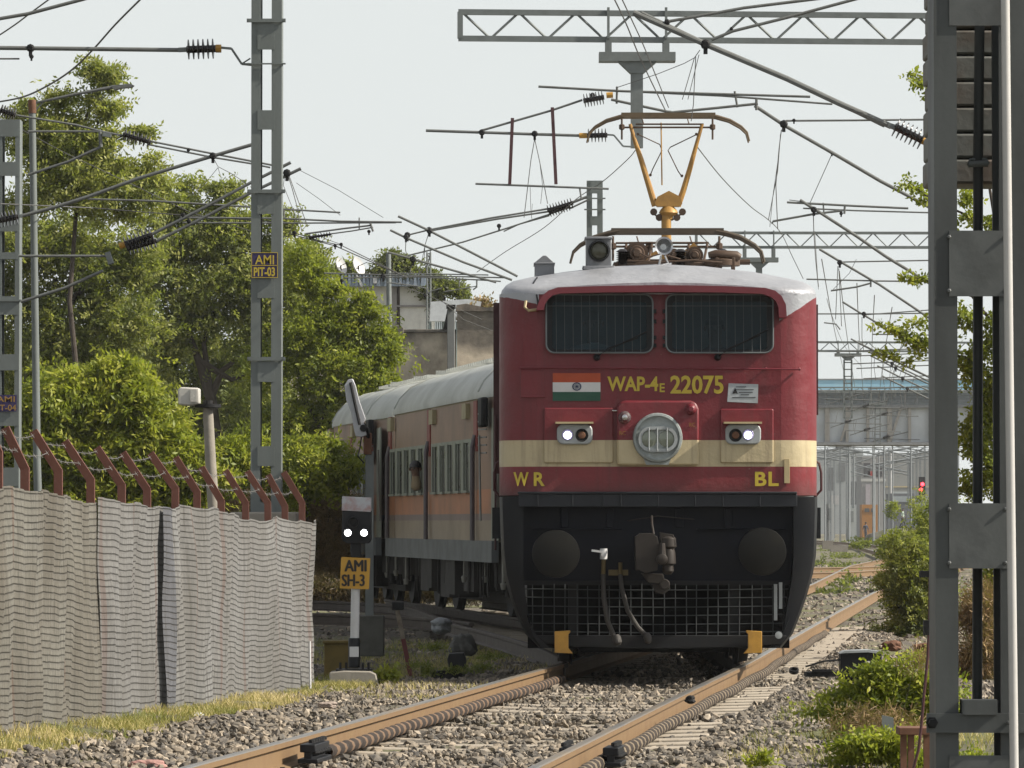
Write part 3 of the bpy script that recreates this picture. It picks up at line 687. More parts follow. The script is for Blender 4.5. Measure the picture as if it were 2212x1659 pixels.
mb.build('buffer_beam', M('buffer_beam_paint', (.008, .010, .018), .5, 0, (.5, (.018, .017, .016)), 2.5, spec=.15), loco, bevel=.006)
mb = MB(); mb.rect(1228, 1255, 1250, 1380, D0+.25, .1); mb.rect(1575, 1255, 1597, 1380, D0+.25, .1); mb.rect(1125, 1255, 1720, 1264, D0+.12, .2)
build_each(mb, 'pilot_strut', m_dark, loco)
mb = MB(); mb.rect(1140, 1262, 1705, 1400, D0+1.1, .05); mb.build('grille_dark_sheet', M('deep_black', (.005, .005, .006), .9, bmp=0, spec=.05), loco)  # black sheet standing in for the dark inside behind the grille
# grille
mb = MB()
for k in range(24):
    xx = 1151+k*23.6+random.uniform(-2, 2); mb.tube([PD(xx, 1264+random.uniform(-3, 2), D0+.07), PD(xx+random.uniform(-1, 1), 1377, D0+.06)], .0058, 5)
for yy in (1272, 1290, 1309, 1327, 1346, 1364): mb.tube([PD(1132+(yy-1272)*.12, yy, D0+.065), PD(1300, yy+2, D0+.065), PD(1424, yy+3, D0+.065), PD(1560, yy+2, D0+.065), PD(1712-(yy-1272)*.14, yy, D0+.065)], .0058, 5)
mb.build('mesh_grille', M('grille_grey', (.035, .04, .043), .6, .1, spec=.3), loco)
mb = MB(); mb.poly([(1160, 1373), (1700, 1373), (1688, 1392), (1600, 1398), (1420, 1402), (1240, 1397), (1178, 1390)][::-1], D0+.01, .12); mb.build('pilot_bar', m_dark, loco, bevel=.006)
mb = MB(); mb.rect(1672, 1262, 1679, 1340, D0+.05, .03); mb.rect(1683, 1258, 1690, 1315, D0+.05, .03); mb.lathe(PD(1682, 1372, D0-.03), (0, -1, 0), [(0, .035), (.01, .035), (.012, .015)], 12); mb.build('brake_lever', m_grey, loco)
for x0, fl_ in ((1198, 0), (1608, 1)):
    q = [(x0, 1364), (x0+34, 1362), (x0+34, 1366), (x0+30, 1370), (x0+30, 1400), (x0+40, 1412), (x0, 1410)]
    if fl_: q = [(2*x0+38-a_, b_) for a_, b_ in q][::-1]
    mb = MB(); mb.poly(q[::-1], D0-.06, .05); mb.build('rail_guard', m_yel, loco, bevel=.004)
# buffers
for xx, yy in ((1200, 1196), (1642, 1191)):
    c0 = PD(xx, yy, D0); mb = MB(); mb.lathe(c0+Vector((0, .2, 0)), (0, -1, 0), [(0, .16), (.05, .16), (.05, .12), (.35, .11), (.35, .10), (.55, .10)], 24)
    bf = mb.build('buffer', m_dark, loco)
    mb = MB(); mb.lathe(c0+Vector((0, -.32, 0)), (0, -1, 0), [(0, .10), (.03, .215), (.045, .225), (.06, .222), (.075, .15), (.08, 0)], 40); mb.build('buffer_head', M('greasy_steel', (.013, .013, .012), .5, .1, (.6, (.025, .023, .017)), 4, spec=.15), bf)
# coupler
m_coup = M('greasy_coupler', (.03, .022, .017), .6, .3, (.6, (.02, .017, .014)), 9)
mb = MB(); mb.rect(1374, 1158, 1420, 1232, D0-.35, .5); mb.poly([(1372, 1160), (1384, 1152), (1408, 1152), (1420, 1160), (1424, 1180), (1420, 1232), (1395, 1238), (1374, 1228)][::-1], D0-.42, .3)
mb.lathe(PD(1443, 1158, D0-.35), (0, 0, -1), [(0, .05), (.02, .075), (.1, .08), (.12, .06), (.16, .07), (.26, .075), (.27, .05), (.33, .055), (.36, .03)], 16)
mb.poly([(1425, 1150), (1455, 1155), (1460, 1175), (1452, 1190), (1428, 1185)][::-1], D0-.40, .18)
mb.tube([PD(1430, 1173, D0-.44), PD(1430, 1210, D0-.44)], [.03, .045], 10); mb.lathe(PD(1430, 1208, D0-.43), (0, -1, 0), [(0, .055), (.05, .05), (.06, .03)], 14)
mb.tube([PD(1408, 1115, D0-.1), PD(1408, 1130, D0-.25), PD(1412, 1155, D0-.35)], .012, 8)
mb.tube([PD(1355, 1125, D0+.1), PD(1420, 1115, D0+.02), PD(1500, 1122, D0+.1)], .006, 6)
mb.build('coupler', m_coup, loco, bevel=.006)
mb = MB()
mb.poly([(1385, 1238), (1432, 1240), (1438, 1262), (1400, 1258)], D0-.25, .14); mb.poly([(1408, 1262), (1442, 1256), (1448, 1272), (1434, 1284), (1416, 1280)][::-1], D0-.22, .1)
mb.lathe(PD(1436, 1262, D0-.22), (0, -1, 0), [(0, .05), (.05, .045)], 12); mb.build('screw_coupling', m_coup, loco, bevel=.004)
# air hoses and cock
m_hose = M('rubber_hose', (.045, .04, .035), .7)
mb = MB(); mb.tube([PD(1303, 1240, D0+.0), PD(1304, 1290, D0-.05), PD(1312, 1340, D0-.05), PD(1328, 1378, D0-.03)], .024, 10); mb.lathe(PD(1330, 1372, D0-.04), (.3, -.2, -1), [(0, .03), (.03, .045), (.08, .04), (.10, .02)], 10); mb.build('air_hose', m_hose, loco)
mb = MB(); mb.tube([PD(1340, 1242, D0+.0), PD(1343, 1270, D0-.05), PD(1356, 1320, D0-.06), (PD(1378, 1355, D0-.05)), PD(1398, 1375, D0-.03)], .022, 10); mb.lathe(PD(1396, 1368, D0-.05), (.3, -.2, -1), [(0, .025), (.03, .04), (.08, .036), (.10, .02)], 10); mb.build('air_hose', m_hose, loco)
mb = MB(); mb.tube([PD(1304, 1185, D0-.03), PD(1304, 1208, D0-.03)], .035, 12); mb.beam(PD(1278, 1189, D0-.06), PD(1307, 1193, D0-.06), .018, .02); mb.lathe(PD(1304, 1198, D0-.03), (0, -1, 0), [(0, .03), (.05, .025)], 12); mb.build('stop_cock', m_white, loco)
mb = MB(); mb.tube([PD(1304, 1208, D0-.02), PD(1303, 1240, D0-.02)], .022, 10); mb.rect(1315, 1231, 1357, 1243, D0+.05, .1); mb.tube([PD(1340, 1215, D0), PD(1340, 1248, D0)], .02, 8); mb.build('hose_bracket', M('tarnished_brass', (.16, .12, .05), .5, .5), loco)
# running gear
mb = MB()
for yy in (2.0, 3.9, 5.9, 12.5, 14.5, 16.4):
    for sgn in (-1, 1): mb.lathe((LX+sgn*.80, D0+yy, .546), (sgn, 0, 0), [(0, .575), (.03, .575), (.04, .546), (.13, .54), (.13, .45), (.08, .42), (.08, .12), (.16, .1), (.16, 0)], 28)
    mb.tube([(LX-.8, D0+yy, .546), (LX+.8, D0+yy, .546)], .09, 10)
mb.build('wheelsets', m_dark, loco)
mb = MB()
for y_ in (4.0, 14.4):
    for sgn in (-1, 1): mb.box((LX+sgn*1.05, D0+y_, .62), (.12, 5.2, .32)); 
    for q in (-2, 0, 2): mb.box((LX, D0+y_+q*.9, .6), (2.0, .3, .3))
mb.build('bogie_frame', m_dark, loco)
mb = MB(); mb.box((LX, D0+9.8, .80), (2.5, 17.4, .95)); mb.box((LX, D0+9.9, .22), (1.45, 17.0, .22)); mb.box((LX, D0+9.6, 1.35), (2.9, 18.4, .35)); mb.box((LX, D0+9.2, .75), (2.4, 3.0, .9)); mb.build('underframe_and_shade_boxes', m_dark, loco)  # deep lower boxes added to darken the ballast under the locomotive
# roof equipment
hb = MB(); hb.rect(1266, 514, 1321, 577, D0+.85, .32); hb.poly([(1258, 574), (1329, 574), (1325, 583), (1262, 583)][::-1], D0+.80, .42); hb.rect(1268, 582, 1319, 606, D0+.84, .34); hb.rect(1263, 511, 1323, 516, D0+.80, .4)
rh = hb.build('roof_headlamp', M('roof_lamp_grey', (.26, .27, .29), .5, .2, (.5, (.15, .15, .15)), 6), loco, bevel=.008)
mb = MB(); mb.lathe(PD(1294, 542, D0+.85), (0, -1, 0), [(0, .105), (.05, .105), (.055, .09), (.01, .085), (.01, 0)], 28); mb.build('lamp_rim', m_black, rh)
mb = MB(); mb.lathe(PD(1294, 542, D0+.84), (0, -1, 0), [(0, .085), (.01, .06), (.015, 0)], 24); mb.build('lens', M('dull_lens', (.10, .10, .07), .2, .2, bmp=.001), rh)
mb = MB(); mb.lathe(PD(1431, 537, D0+1.25), (0, -1, 0), [(0, .03), (.25, .05), (.4, .085), (.44, .088), (.43, .07), (.25, .03)], 28)
mb.tube([PD(1428, 552, D0+.9), PD(1424, 572, D0+.9)], .012, 6); mb.tube([PD(1436, 552, D0+.9), PD(1444, 571, D0+.95)], .010, 6); mb.tube([PD(1420, 574, D0+.85), PD(1450, 570, D0+.9)], .012, 6)
mb.build('horn', M('polished_horn', (.62, .63, .65), .22, .85, (.3, None), 8), loco)
mb = MB(); q = [(1155, 612), (1155, 567), (1173, 552), (1180, 552), (1197, 567), (1198, 612)][::-1]; mb.poly(q, D0+1.0, .5); mb.rect(1153, 567, 1199, 570, D0+.98, .5); mb.build('roof_vent', MC['roof_lamp_grey'], loco, bevel=.004)
mb = MB(); mb.rect(1325, 566, 1560, 604, D0+2.9, 1.6); mb.build('roof_walkway', m_panbrown, loco, bevel=.01)
for (xx, yy, r_) in ((1375, 548, .12), (1455, 552, .07), (1500, 552, .09)):
    mb = MB(); mb.lathe(PD(xx, yy, D0+3.0), (0, -1, 0), [(0, r_), (.04, r_), (.04, r_*.7), (.12, r_*.6), (.12, r_*.45), (.16, r_*.3)], 20); mb.build('roof_drum', m_panbrown, loco)
mb = MB(); mb.tube([PD(1530, 551, D0+2.7), PD(1545, 549, D0+2.7), PD(1592, 553, D0+2.7), PD(1600, 556, D0+2.7)], [.03, .045, .05, .03], 12); mb.rect(1545, 556, 1552, 600, D0+2.65, .1); mb.rect(1580, 556, 1588, 600, D0+2.65, .1); mb.lathe(PD(1560, 575, D0+2.8), (0, 0, 1), [(0, .18), (.06, .18), (.08, .12)], 16); mb.tube([PD(1355, 563, D0+2.6), PD(1420, 566, D0+2.6), PD(1500, 562, D0+2.6), PD(1560, 567, D0+2.6)], .012, 6); mb.tube([PD(1380, 545, D0+2.6), PD(1400, 556, D0+2.6), PD(1428, 548, D0+2.6), PD(1470, 560, D0+2.6)], .009, 6); mb.build('roof_equipment', m_panbrown, loco, bevel=.02)
for xx in (1345, 1470, 1560):
    mb = MB(); p = PD(xx, 572, D0+2.9); mb.lathe(p, (0, 0, 1), [(0, .05)]+[(.02+.02*k+(.012 if s_ else 0), .07 if s_ else .04) for k in range(6) for s_ in (0, 1)]+[(.16, .03)], 14); mb.build('roof_insulator', m_ins, loco)
# pantographs
def bow(mb, x0, x1, y, D, mi=0, thick=.022):
    """collector head seen from the front between x0 and x1, flat top at y"""
    w_ = x1-x0; P_ = lambda a, b_: PD(x0+a*w_, y+b_*w_, D)
    for dy in (-.12, .12):
        o_ = Vector((0, dy, 0))
        mb.tube([P_(.0, .165)+o_, P_(.015, .11)+o_, P_(.05, .075)+o_, P_(.12, .035)+o_, P_(.2, .012)+o_, P_(.25, .004)+o_], [thick*.55, thick*.65, thick*.8, thick*.9, thick, thick], 8)
        mb.tube([P_(1, .165)+o_, P_(.985, .11)+o_, P_(.95, .075)+o_, P_(.88, .035)+o_, P_(.8, .012)+o_, P_(.75, .004)+o_], [thick*.55, thick*.65, thick*.8, thick*.9, thick, thick], 8)
        mb.box(((P_(.22, 0).x+P_(.78, 0).x)/2, D+dy, P_(.5, .003).z), (P_(.79, 0).x-P_(.21, 0).x, .035, .055))
def head_gear(mb, x0, x1, y, D):
    w_ = x1-x0; P_ = lambda a, b_: PD(x0+a*w_, y+b_*w_, D)
    for a in (.215, .775):
        mb.tube([P_(a, .02), P_(a, .15)], .014, 6); mb.lathe(P_(a, .055), (0, 0, -1), [(0, .02), (.01, .035), (.06, .035), (.07, .02)], 8)
    mb.tube([P_(.215, .075), P_(.775, .075)], .013, 6); mb.tube([P_(.3, .055), P_(.72, .055)], .012, 6)
    for a in (.34, .62): mb.tube([P_(a, .02), P_(a+.01, .055)], .008, 5)
Dp1 = D0+3.7; Dp2 = D0+12.6
mb = MB(); bow(mb, 1232, 1650, 499, Dp1); mb.build('pantograph_bow', M('bow_dark', (.10, .075, .05), .6, .2), loco)
mb = MB(); head_gear(mb, 1236, 1646, 502, Dp1)
for a in ((1345, 568), (1400, 568), (1480, 568), (1520, 566)): mb.tube([PD(*a, Dp1-.3), PD(a[0]+8, a[1]-40, Dp1)], .014, 6)
mb.tube([PD(1340, 566, Dp1+.2), PD(1620, 566, Dp1+.2)], .03, 8); mb.tube([PD(1330, 525, Dp1), PD(1520, 525, Dp1)], .012, 6); mb.rect(1395, 522, 1410, 545, Dp1, .1)
mb.build('pantograph_frame', m_panbrown, loco)
mb = MB(); mb.beam(PD(1455, 568, Dp1), PD(1502, 528, Dp1), .05); mb.beam(PD(1420, 545, Dp1), PD(1380, 566, Dp1), .04); mb.build('pantograph_arm', m_brown, loco)
pg = MB(); bow(pg, 1268, 1618, 249, Dp2, thick=.019); pg.build('pantograph_bow', M('bow_gold', (.16, .11, .06), .5, .2, (.5, (.12, .08, .04)), 6), loco)
mb = MB(); head_gear(mb, 1268, 1618, 249, Dp2); mb.build('pantograph_head_frame', m_panbrown, loco)
mb = MB(); T = lambda x, y: PD(x, y, Dp2)
for q in ([(1361, 268), (1370, 300), (1385, 345), (1400, 395), (1415, 445)], [(1517, 268), (1505, 310), (1490, 365), (1475, 415), (1464, 445)]): mb.tube([T(*p) for p in q], [.022, .026, .034, .038, .042], 10)
mb.tube([T(1428, 265), T(1430, 400)], .010, 6)
mb.poly([(1414, 440), (1420, 425), (1445, 412), (1470, 425), (1474, 440), (1468, 446), (1420, 446)][::-1], Dp2-.06, .14)
mb.lathe(T(1444, 446), (0, 0, -1), [(0, .06), (.04, .10), (.08, .12), (.11, .09), (.12, .06), (.16, .05)], 16); mb.build('pantograph_arm', m_brown, loco)
mb = MB()
mb.tube([T(1378, 290), T(1425, 312), T(1430, 325), T(1410, 365), T(1405, 378)], .0075, 6); mb.tube([T(1506, 290), T(1448, 318), T(1443, 325), T(1465, 370), T(1472, 380)], .0075, 6)
for q in ((1412, 458), (1424, 470), (1474, 458), (1462, 470)): mb.lathe(T(*q), (0, -1, 0), [(0, .045), (.03, .045), (.03, .02)], 10)
for q in ((1378, 290), (1504, 290), (1405, 378), (1473, 380)): mb.lathe(T(*q), (0, -1, 0), [(-.02, .018), (.02, .018)], 8)
mb.tube([T(1414, 462), T(1425, 475), T(1452, 475), T(1472, 462)], .012, 6); build_each(mb, 'pantograph_linkage', m_panbrown, loco)
mb = MB(); mb.tube([T(1439, 463), T(1440, 580)], .062, 14); mb.build('pantograph_mast', m_brown, loco)
mb = MB(); mb.rect(1380, 596, 1500, 650, Dp2-.5, 1.2); mb.build('pantograph_base', m_panbrown, loco)
# ------------------------------------------------------------------ people
def person(label, loc, joints, radii, edges, mats, group=None, hair=None, face=None, zones=None, name='person', extra=None):
    """one continuous skinned body; joints in metres from loc; zones = material index by z"""
    me = bpy.data.meshes.new(name); me.from_pydata(joints, edges, [])
    for m in mats: me.materials.append(m)
    o = bpy.data.objects.new(name, me); C.objects.link(o)
    sk = o.modifiers.new('skin', 'SKIN'); sk.use_smooth_shade = True
    sl_ = me.skin_vertices[0].data
    for i, r in enumerate(radii): sl_[i].radius = (r, r) if not isinstance(r, tuple) else r
    sl_[0].use_root = True
    s2 = o.modifiers.new('subd', 'SUBSURF'); s2.levels = 1; s2.render_levels = 1
    dg = bpy.context.evaluated_depsgraph_get(); ev = o.evaluated_get(dg); me2 = bpy.data.meshes.new_from_object(ev)
    bpy.data.objects.remove(o)
    me2.name = name; o = bpy.data.objects.new(name, me2); C.objects.link(o); o.location = loc
    me2.materials.clear()
    for m in mats: me2.materials.append(m)
    for p in me2.polygons:
        p.use_smooth = True; p.material_index = zones(p.center) if zones else 0
    tag(o, label, 'person', group)
    return o
m_skin = M('skin', (.20, .11, .07), .6, 0, (.2, None), 6, bmp=0)
m_hair = M('hair', (.012, .01, .009), .5, 0, (.2, None), 20, bmp=.003)
m_shirtw = M('white_shirt', (.80, .90, .98), .85, 0, (.3, None), 5, .01)
m_shirtd = M('dark_shirt', (.03, .04, .07), .85, 0, (.3, None), 5, .01)
m_trou = M('dark_trousers', (.025, .028, .04), .85, 0, (.3, None), 5, .01)
m_shirtg = M('pale_green_shirt', (.40, .50, .42), .85, 0, (.3, None), 5, .01)
def head_bits(o, c, sc=1.0, fwd=(0, -1, 0)):
    """hair cap, nose, eyes and ears as children of the body; c = head centre from the body's origin"""
    base = root_loc(o); c = Vector(c)+base; fw = Vector(fwd); rt = Vector((-fw.y, fw.x, 0))
    mb = MB()
    rows = []
    for i in range(6):
        t = i/5*1.75; rr_ = .098*sc*math.sin(min(t, PI/2+.2))+.004; zz_ = .118*sc*math.cos(t)
        rows.append([c+rt*rr_*math.cos(a)*.92-fw*(rr_*math.sin(a)*1.05+.012)+Vector((0, 0, zz_+.012+(.035 if math.sin(a) < -.3 and i > 3 else 0))) for a in [2*PI*k/14 for k in range(14)]])
    mb.grid(rows, close=True); mb.build('hair', m_hair, o, smooth=80)
    mb = MB()
    for s_ in (-1, 1): mb.lathe(c+rt*s_*.032*sc+fw*.088*sc+Vector((0, 0, .005)), fw, [(-.01, .012), (.002, .011), (.006, .004)], 8)
    mb.tube([c+fw*.085*sc+Vector((0, 0, -.055)), c+fw*.09*sc+rt*.02+Vector((0, 0, -.052))], .004, 5)
    mb.build('eyes', m_hair, o)
    mb = MB(); mb.tube([c+fw*.085*sc+Vector((0, 0, .01)), c+fw*.108*sc+Vector((0, 0, -.025)), c+fw*.09*sc+Vector((0, 0, -.032))], [.008, .014, .008], 6)
    for s_ in (-1, 1): mb.lathe(c+rt*s_*.085*sc+Vector((0, 0, -.005)), rt*s_, [(0, .024), (.012, .026), (.018, .012)], 8)
    mb.build('nose_and_ears', m_skin, o)
def hands(o, palm, direction, side):
    base = root_loc(o); p = Vector(palm)+base; d = Vector(direction).normalized(); u, v, _ = basis(d); mb = MB()
    mb.tube([p-d*.05, p-d*.01, p+d*.035, p+d*.045], [.020, .028, .030, .022], 8)
    for k, L_ in enumerate((.062, .072, .068, .054)):
        q = p+d*.035+u*(k-1.5)*.017; mb.tube([q, q+d*L_*.5, q+d*L_*.85+v*.018], [.0085, .008, .006], 6)
    mb.tube([p-d*.02+u*.024*side, p+d*.012+u*.05*side, p+d*.04+u*.055*side+v*.012], [.011, .010, .007], 6)
    mb.build('hand', m_skin, o)
def seated(label, loc, lean, shirt, group=None):
    J = [(0, 0, 0), (0, .02, .20), (0, .03, .42), (0, .02, .50), (0, 0, .58), (0, -.01, .68), (0, -.005, .78), (-.17, .02, .42), (-.24, -.08, .20), (-.20, -.30, .10), (.17, .02, .42), (.24, -.08, .20), (.20, -.30, .10), (-.1, -.2, -.02), (.1, -.2, -.02)]
    J = [(x+lean*z, y, z) for x, y, z in J]
    R_ = [(.15, .12), (.155, .11), (.16, .10), .06, (.065, .065), (.088, .095), (.06, .065), .065, .048, .038, .065, .048, .038, .085, .085]
    E = [(0, 1), (1, 2), (2, 3), (3, 4), (4, 5), (5, 6), (2, 7), (7, 8), (8, 9), (2, 10), (10, 11), (11, 12), (0, 13), (0, 14)]
    o = person(label, loc, J, R_, E, [shirt, m_skin], group, zones=lambda c: 1 if c.z > .50 or (c.y < -.24 and c.z > .02) else 0)
    head_bits(o, (lean*.68, -.005, .69)); hands(o, (-.20+lean*.1, -.34, .10), (.1, -1, -.2), 1); hands(o, (.20+lean*.1, -.34, .10), (-.1, -1, -.2), -1)
    return o
pa = PD(1272, 770, D0+1.0); seated('crew member in a pale blue shirt seated behind the left windscreen of the locomotive', (pa.x, D0+.55, 2.60), .05, m_shirtw)
pb = PD(1545, 770, D0+1.0); seated('crew member in a dark shirt dimly seen behind the right windscreen of the locomotive', (pb.x, D0+.65, 2.56), -.03, m_shirtd)
def walker(label, loc, shirt, trou, face=(0, -1, 0), step=.18, group=None, flip=1):
    f = Vector(face); r = Vector((-f.y, f.x, 0))
    def q(a, b_, c_): return tuple(r*a+f*b_+Vector((0, 0, c_)))
    J = [q(0, 0, .93), q(0, 0, 1.12), q(0, .01, 1.36), q(0, .01, 1.47), q(0, .02, 1.53), q(0, .03, 1.62), q(0, .03, 1.71),
         q(-.19, 0, 1.37), q(-.24, -.06*flip, 1.10), q(-.23, .06*flip, .88), q(.19, 0, 1.37), q(.24, .05*flip, 1.10), q(.22, .20*flip, .92),
         q(-.09, step*.6, .50), q(-.10, step, .09), q(-.10, step+.13, .04), q(.09, -step*.3, .50), q(.10, -step, .10), q(.10, -step+.11, .04)]
    R_ = [(.13, .10), (.13, .095), (.15, .10), .055, .06, (.082, .09), .055, .06, .046, .034, .06, .046, .034, .075, .048, .04, .075, .048, .04]
    E = [(0, 1), (1, 2), (2, 3), (3, 4), (4, 5), (5, 6), (2, 7), (7, 8), (8, 9), (2, 10), (10, 11), (11, 12), (0, 13), (13, 14), (14, 15), (0, 16), (16, 17), (17, 18)]
    o = person(label, loc, J, R_, E, [shirt, m_skin, trou, m_black], group, zones=lambda c: 3 if c.z < .08 else 2 if c.z < .95 and abs(c.x*r.x+c.y*r.y) < .19 else 1 if (c.z > 1.45 or (c.z < 1.06 and abs(c.x*r.x+c.y*r.y) > .19)) else 0)
    head_bits(o, J[5], .95, face); hands(o, q(-.23, .07*flip, .83), (0, 0, -1), 1); hands(o, q(.22, .22*flip, .87), (0, 0, -1), -1)
    return o
g1 = P(1870, 1170, 24.6); walker('dark dressed person walking along the track beside the bushes, left of the two far walkers', (g1.x, g1.y, g1.z), m_shirtd, m_trou, (.5, -.87, 0), .12, 'people walking on the far tracks')
bmk = bmesh.new(); bmesh.ops.create_icosphere(bmk, subdivisions=4, radius=1); gb = P(1958, 1171, 25)
for v_ in bmk.verts:
    q_ = 1+.05*math.sin(v_.co.x*7+v_.co.y*5)+.04*math.sin(v_.co.x*15+2); v_.co = Vector((v_.co.x*3.6*q_, v_.co.y*4, v_.co.z*1.22*(q_ if abs(v_.co.x) > .25 else 1)))
mek = bpy.data.meshes.new('embankment'); bmk.to_mesh(mek); bmk.free(); mek.polygons.foreach_set('use_smooth', [True]*len(mek.polygons)); mek.materials.append(bpy.data.materials['gravelly_soil']); ok_ = bpy.data.objects.new('embankment', mek); C.objects.link(ok_); ok_.location = (gb.x, gb.y, -.36); ok_['kind'] = 'structure'
g2 = P(1950, 1141, 25); walker('person in a pale shirt striding across the far tracks under the red signal', (g2.x, g2.y, g2.z), m_shirtg, m_trou, (.95, -.3, 0), .30, 'people walking on the far tracks')

# ------------------------------------------------------------------ coaches
ORG, BEI = (.36, .13, .075), (.30, .25, .19)
m, n, b = nodes('coach_livery')
sep = mk(n, 'ShaderNodeSeparateXYZ'); gg = mk(n, 'ShaderNodeTexCoord').outputs['Object']; n.links.new(gg, sep.inputs[0])
zz = math_(n, 'DIVIDE', sep.outputs['Z'], 4.0)
c = ramp(n, zz, [(0, (.42, .33, .23)), (1.40/4, (.30, .22, .20)), (1.50/4, (.62, .26, .13)), (1.84/4, (.40, .24, .16)), (3.10/4, (.42, .31, .15))], 'CONSTANT')
c = mixc(n, ramp(n, noise(n, 1.2, 7, gg, .65), [(.4, (0, 0, 0)), (.7, (.5,)*3)]), c, (.12, .10, .08))
n.links.new(c, b.inputs['Base Color']); b.inputs['Roughness'].default_value = .55
m_coach = m
m_croof = M('coach_roof_paint', (.55, .57, .53), .5, .0, (.6, (.33, .33, .29)), 1.2, .02)
m_csill = M('coach_grey', (.13, .145, .15), .6, 0, (.5, (.1, .1, .095)), 3)
m_cpale = M('coach_pale_green', (.30, .325, .265), .6, 0, (.5, (.18, .18, .13)), 2)
m_cdark = M('window_dark', (.015, .016, .018), .3, 0, (.3, None), 4, bmp=0)
m_cred = M('coach_red_stripe', (.28, .03, .02), .55)
def coach(label, A, B, W=3.2, groups=(), door_near=True, group='passenger coaches behind the locomotive'):
    """A, B: left side bottom corner points (x, y) near and far"""
    A = Vector((*A, 0)); B = Vector((*B, 0)); d = (B-A); L_ = d.length; d.normalize(); nl = Vector((-d.y, d.x, 0))   # nl points to the left (outwards)
    if nl.x > 0: nl = -nl
    t = thing('passenger_coach', label, 'coach', (A+d*L_/2-nl*W/2), group)
    Pt = lambda u, o_, z: A+d*u+nl*o_+Vector((0, 0, z))
    mb = MB(); zB, zE = 1.10, 3.16
    prof = [(0, zB), (0, zE), (-.05, zE), (-W+.05, zE), (-W, zE), (-W, zB)]
    rows = [[Pt(u, o_-(taper if o_ > -W/2 else -taper), z) for o_, z in prof] for u, taper in ((0, .16), (.9, .12), (2.3, 0), (L_-1.2, 0), (L_, .12))]
    mb.grid(rows, close=True); k = len(prof); mb.f.append(tuple(range(k))); mb.m.append(0); mb.f.append(tuple(range(len(mb.v)-k, len(mb.v)))[::-1]); mb.m.append(0)
    mb.build('body', m_coach, t, smooth=20)
    mb = MB(); rows = []
    ar = [(.03, zE-.03), (.035, zE+.06), (-.05, zE+.22), (-.22, zE+.40), (-.55, zE+.56), (-1.0, zE+.66), (-W/2, zE+.70), (-W+1.0, zE+.66), (-W+.55, zE+.56), (-W+.22, zE+.40), (-W+.05, zE+.22), (-W-.035, zE+.06), (-W-.03, zE-.03)]
    for u, tp, dz in ((0, .16, -.12), (.5, .13, -.03), (1.2, .10, 0), (2.3, 0, 0), (L_*.5, 0, 0), (L_-1.2, 0, 0), (L_-.4, .1, -.03), (L_, .12, -.12)): rows.append([Pt(u, o_-(tp if o_ > -W/2 else -tp), z+dz*(z-zE)/.6) for o_, z in ar])
    mb.grid(rows); k = len(ar); mb.f.append(tuple(range(k))); mb.m.append(0); mb.f.append(tuple(range(len(mb.v)-k, len(mb.v)))[::-1]); mb.m.append(0)
    rf = mb.build('roof', m_croof, t, smooth=70)
    mb = MB()
    for u in (2.3, L_-1.2):
        rr_ = [Pt(u, o_+(.006 if o_ > 0 else 0), z+.006) for o_, z in ar[1:-1]]; mb.tube(rr_, .014, 5, cap=False)
    for u in np.arange(1.2, L_-.8, .24): mb.beam(Pt(u, -W/2-.55, zE+.71), Pt(u, -W/2+.75, zE+.70), .05, .05)
    for u in (2.0, 5.0, 8.3): mb.box(Pt(u, -W/2+.3, zE+.76), (.35, .35, .12))
    mb.build('roof_ribs', m_croof, rf)
    # sole bar
    mb = MB(); mb.beam(Pt(.9, .0, .97), Pt(L_-.1, .0, .97), .10, .30); mb.build('sole_bar', m_csill, t)
    # window groups: outer bars and dark openings
    for (u0, u1, nw) in groups:
        pit = (u1-u0)/nw; mb = MB()
        c_ = Pt((u0+u1)/2, .004, 2.18); R = Matrix.Rotation(math.atan2(d.y, d.x), 3, 'Z')
        mb.box(c_, (u1-u0, .012, .70), R); wn = mb.build('window_band', m_cdark, t)
        mb = MB()
        for q in range(nw):
            uc = u0+pit*(q+.5)
            mb.box(Pt(uc-pit*.5, .012, 2.18), (pit*.30, .05, .72), R)
            mb.box(Pt(uc+pit*.08, .03, 1.82), (pit*.66, .07, .035), R)
            mb.tube([Pt(uc+pit*.12, .02, 1.84), Pt(uc+pit*.12, .02, 2.52)], .010, 4)
        mb.box(Pt(u1, .012, 2.18), (.10, .03, .72), R); mb.box(Pt((u0+u1)/2, .016, 2.55), (u1-u0+.1, .03, .05), R)
        mb.build('window_frame', m_cpale, wn)
    R = Matrix.Rotation(math.atan2(d.y, d.x), 3, 'Z')
    for u in [g[0]-.35 for g in groups]+[g[1]+.15 for g in groups[-1:]]:
        mb = MB(); mb.box(Pt(u, .008, 2.75), (.34, .02, .72), R); mb.build('red_stripe', m_cred, t)
        mb = MB(); mb.tube([Pt(u-.02, .06, 1.12), Pt(u-.02, .06, 2.45), Pt(u-.02, .02, 2.62)], .035, 8); mb.build('down_pipe', M('coach_pipe', (.13, .11, .12), .5, .2), t)
    for u in [g[1]-.15 for g in groups]+[groups[0][0]+.5]:
        mb = MB(); mb.box(Pt(u, .03, 2.98), (.42, .07, .22), R); mb.build('ventilator_box', M('vent_cream', (.42, .36, .2), .6), t)
    if door_near:
        mb = MB(); mb.box(Pt(1.15, -.035, 2.05), (1.15, .02, 1.85), Matrix.Rotation(math.atan2(d.y, d.x)-.06, 3, 'Z')); dr = mb.build('door', m_cpale, t)
        mb = MB(); mb.tube([Pt(1.75, .08, 1.4), Pt(1.75, .1, 2.6)], .018, 6); mb.tube([Pt(.55, .02, 1.4), Pt(.55, .05, 2.6)], .018, 6)
        for k in range(6): mb.tube([Pt(1.6, .02, 2.35+k*.11), Pt(1.85, .1, 2.35+k*.11)], .012, 5)
        mb.build('grab_handle', M('steel_handle', (.3, .3, .29), .4, .6), dr)
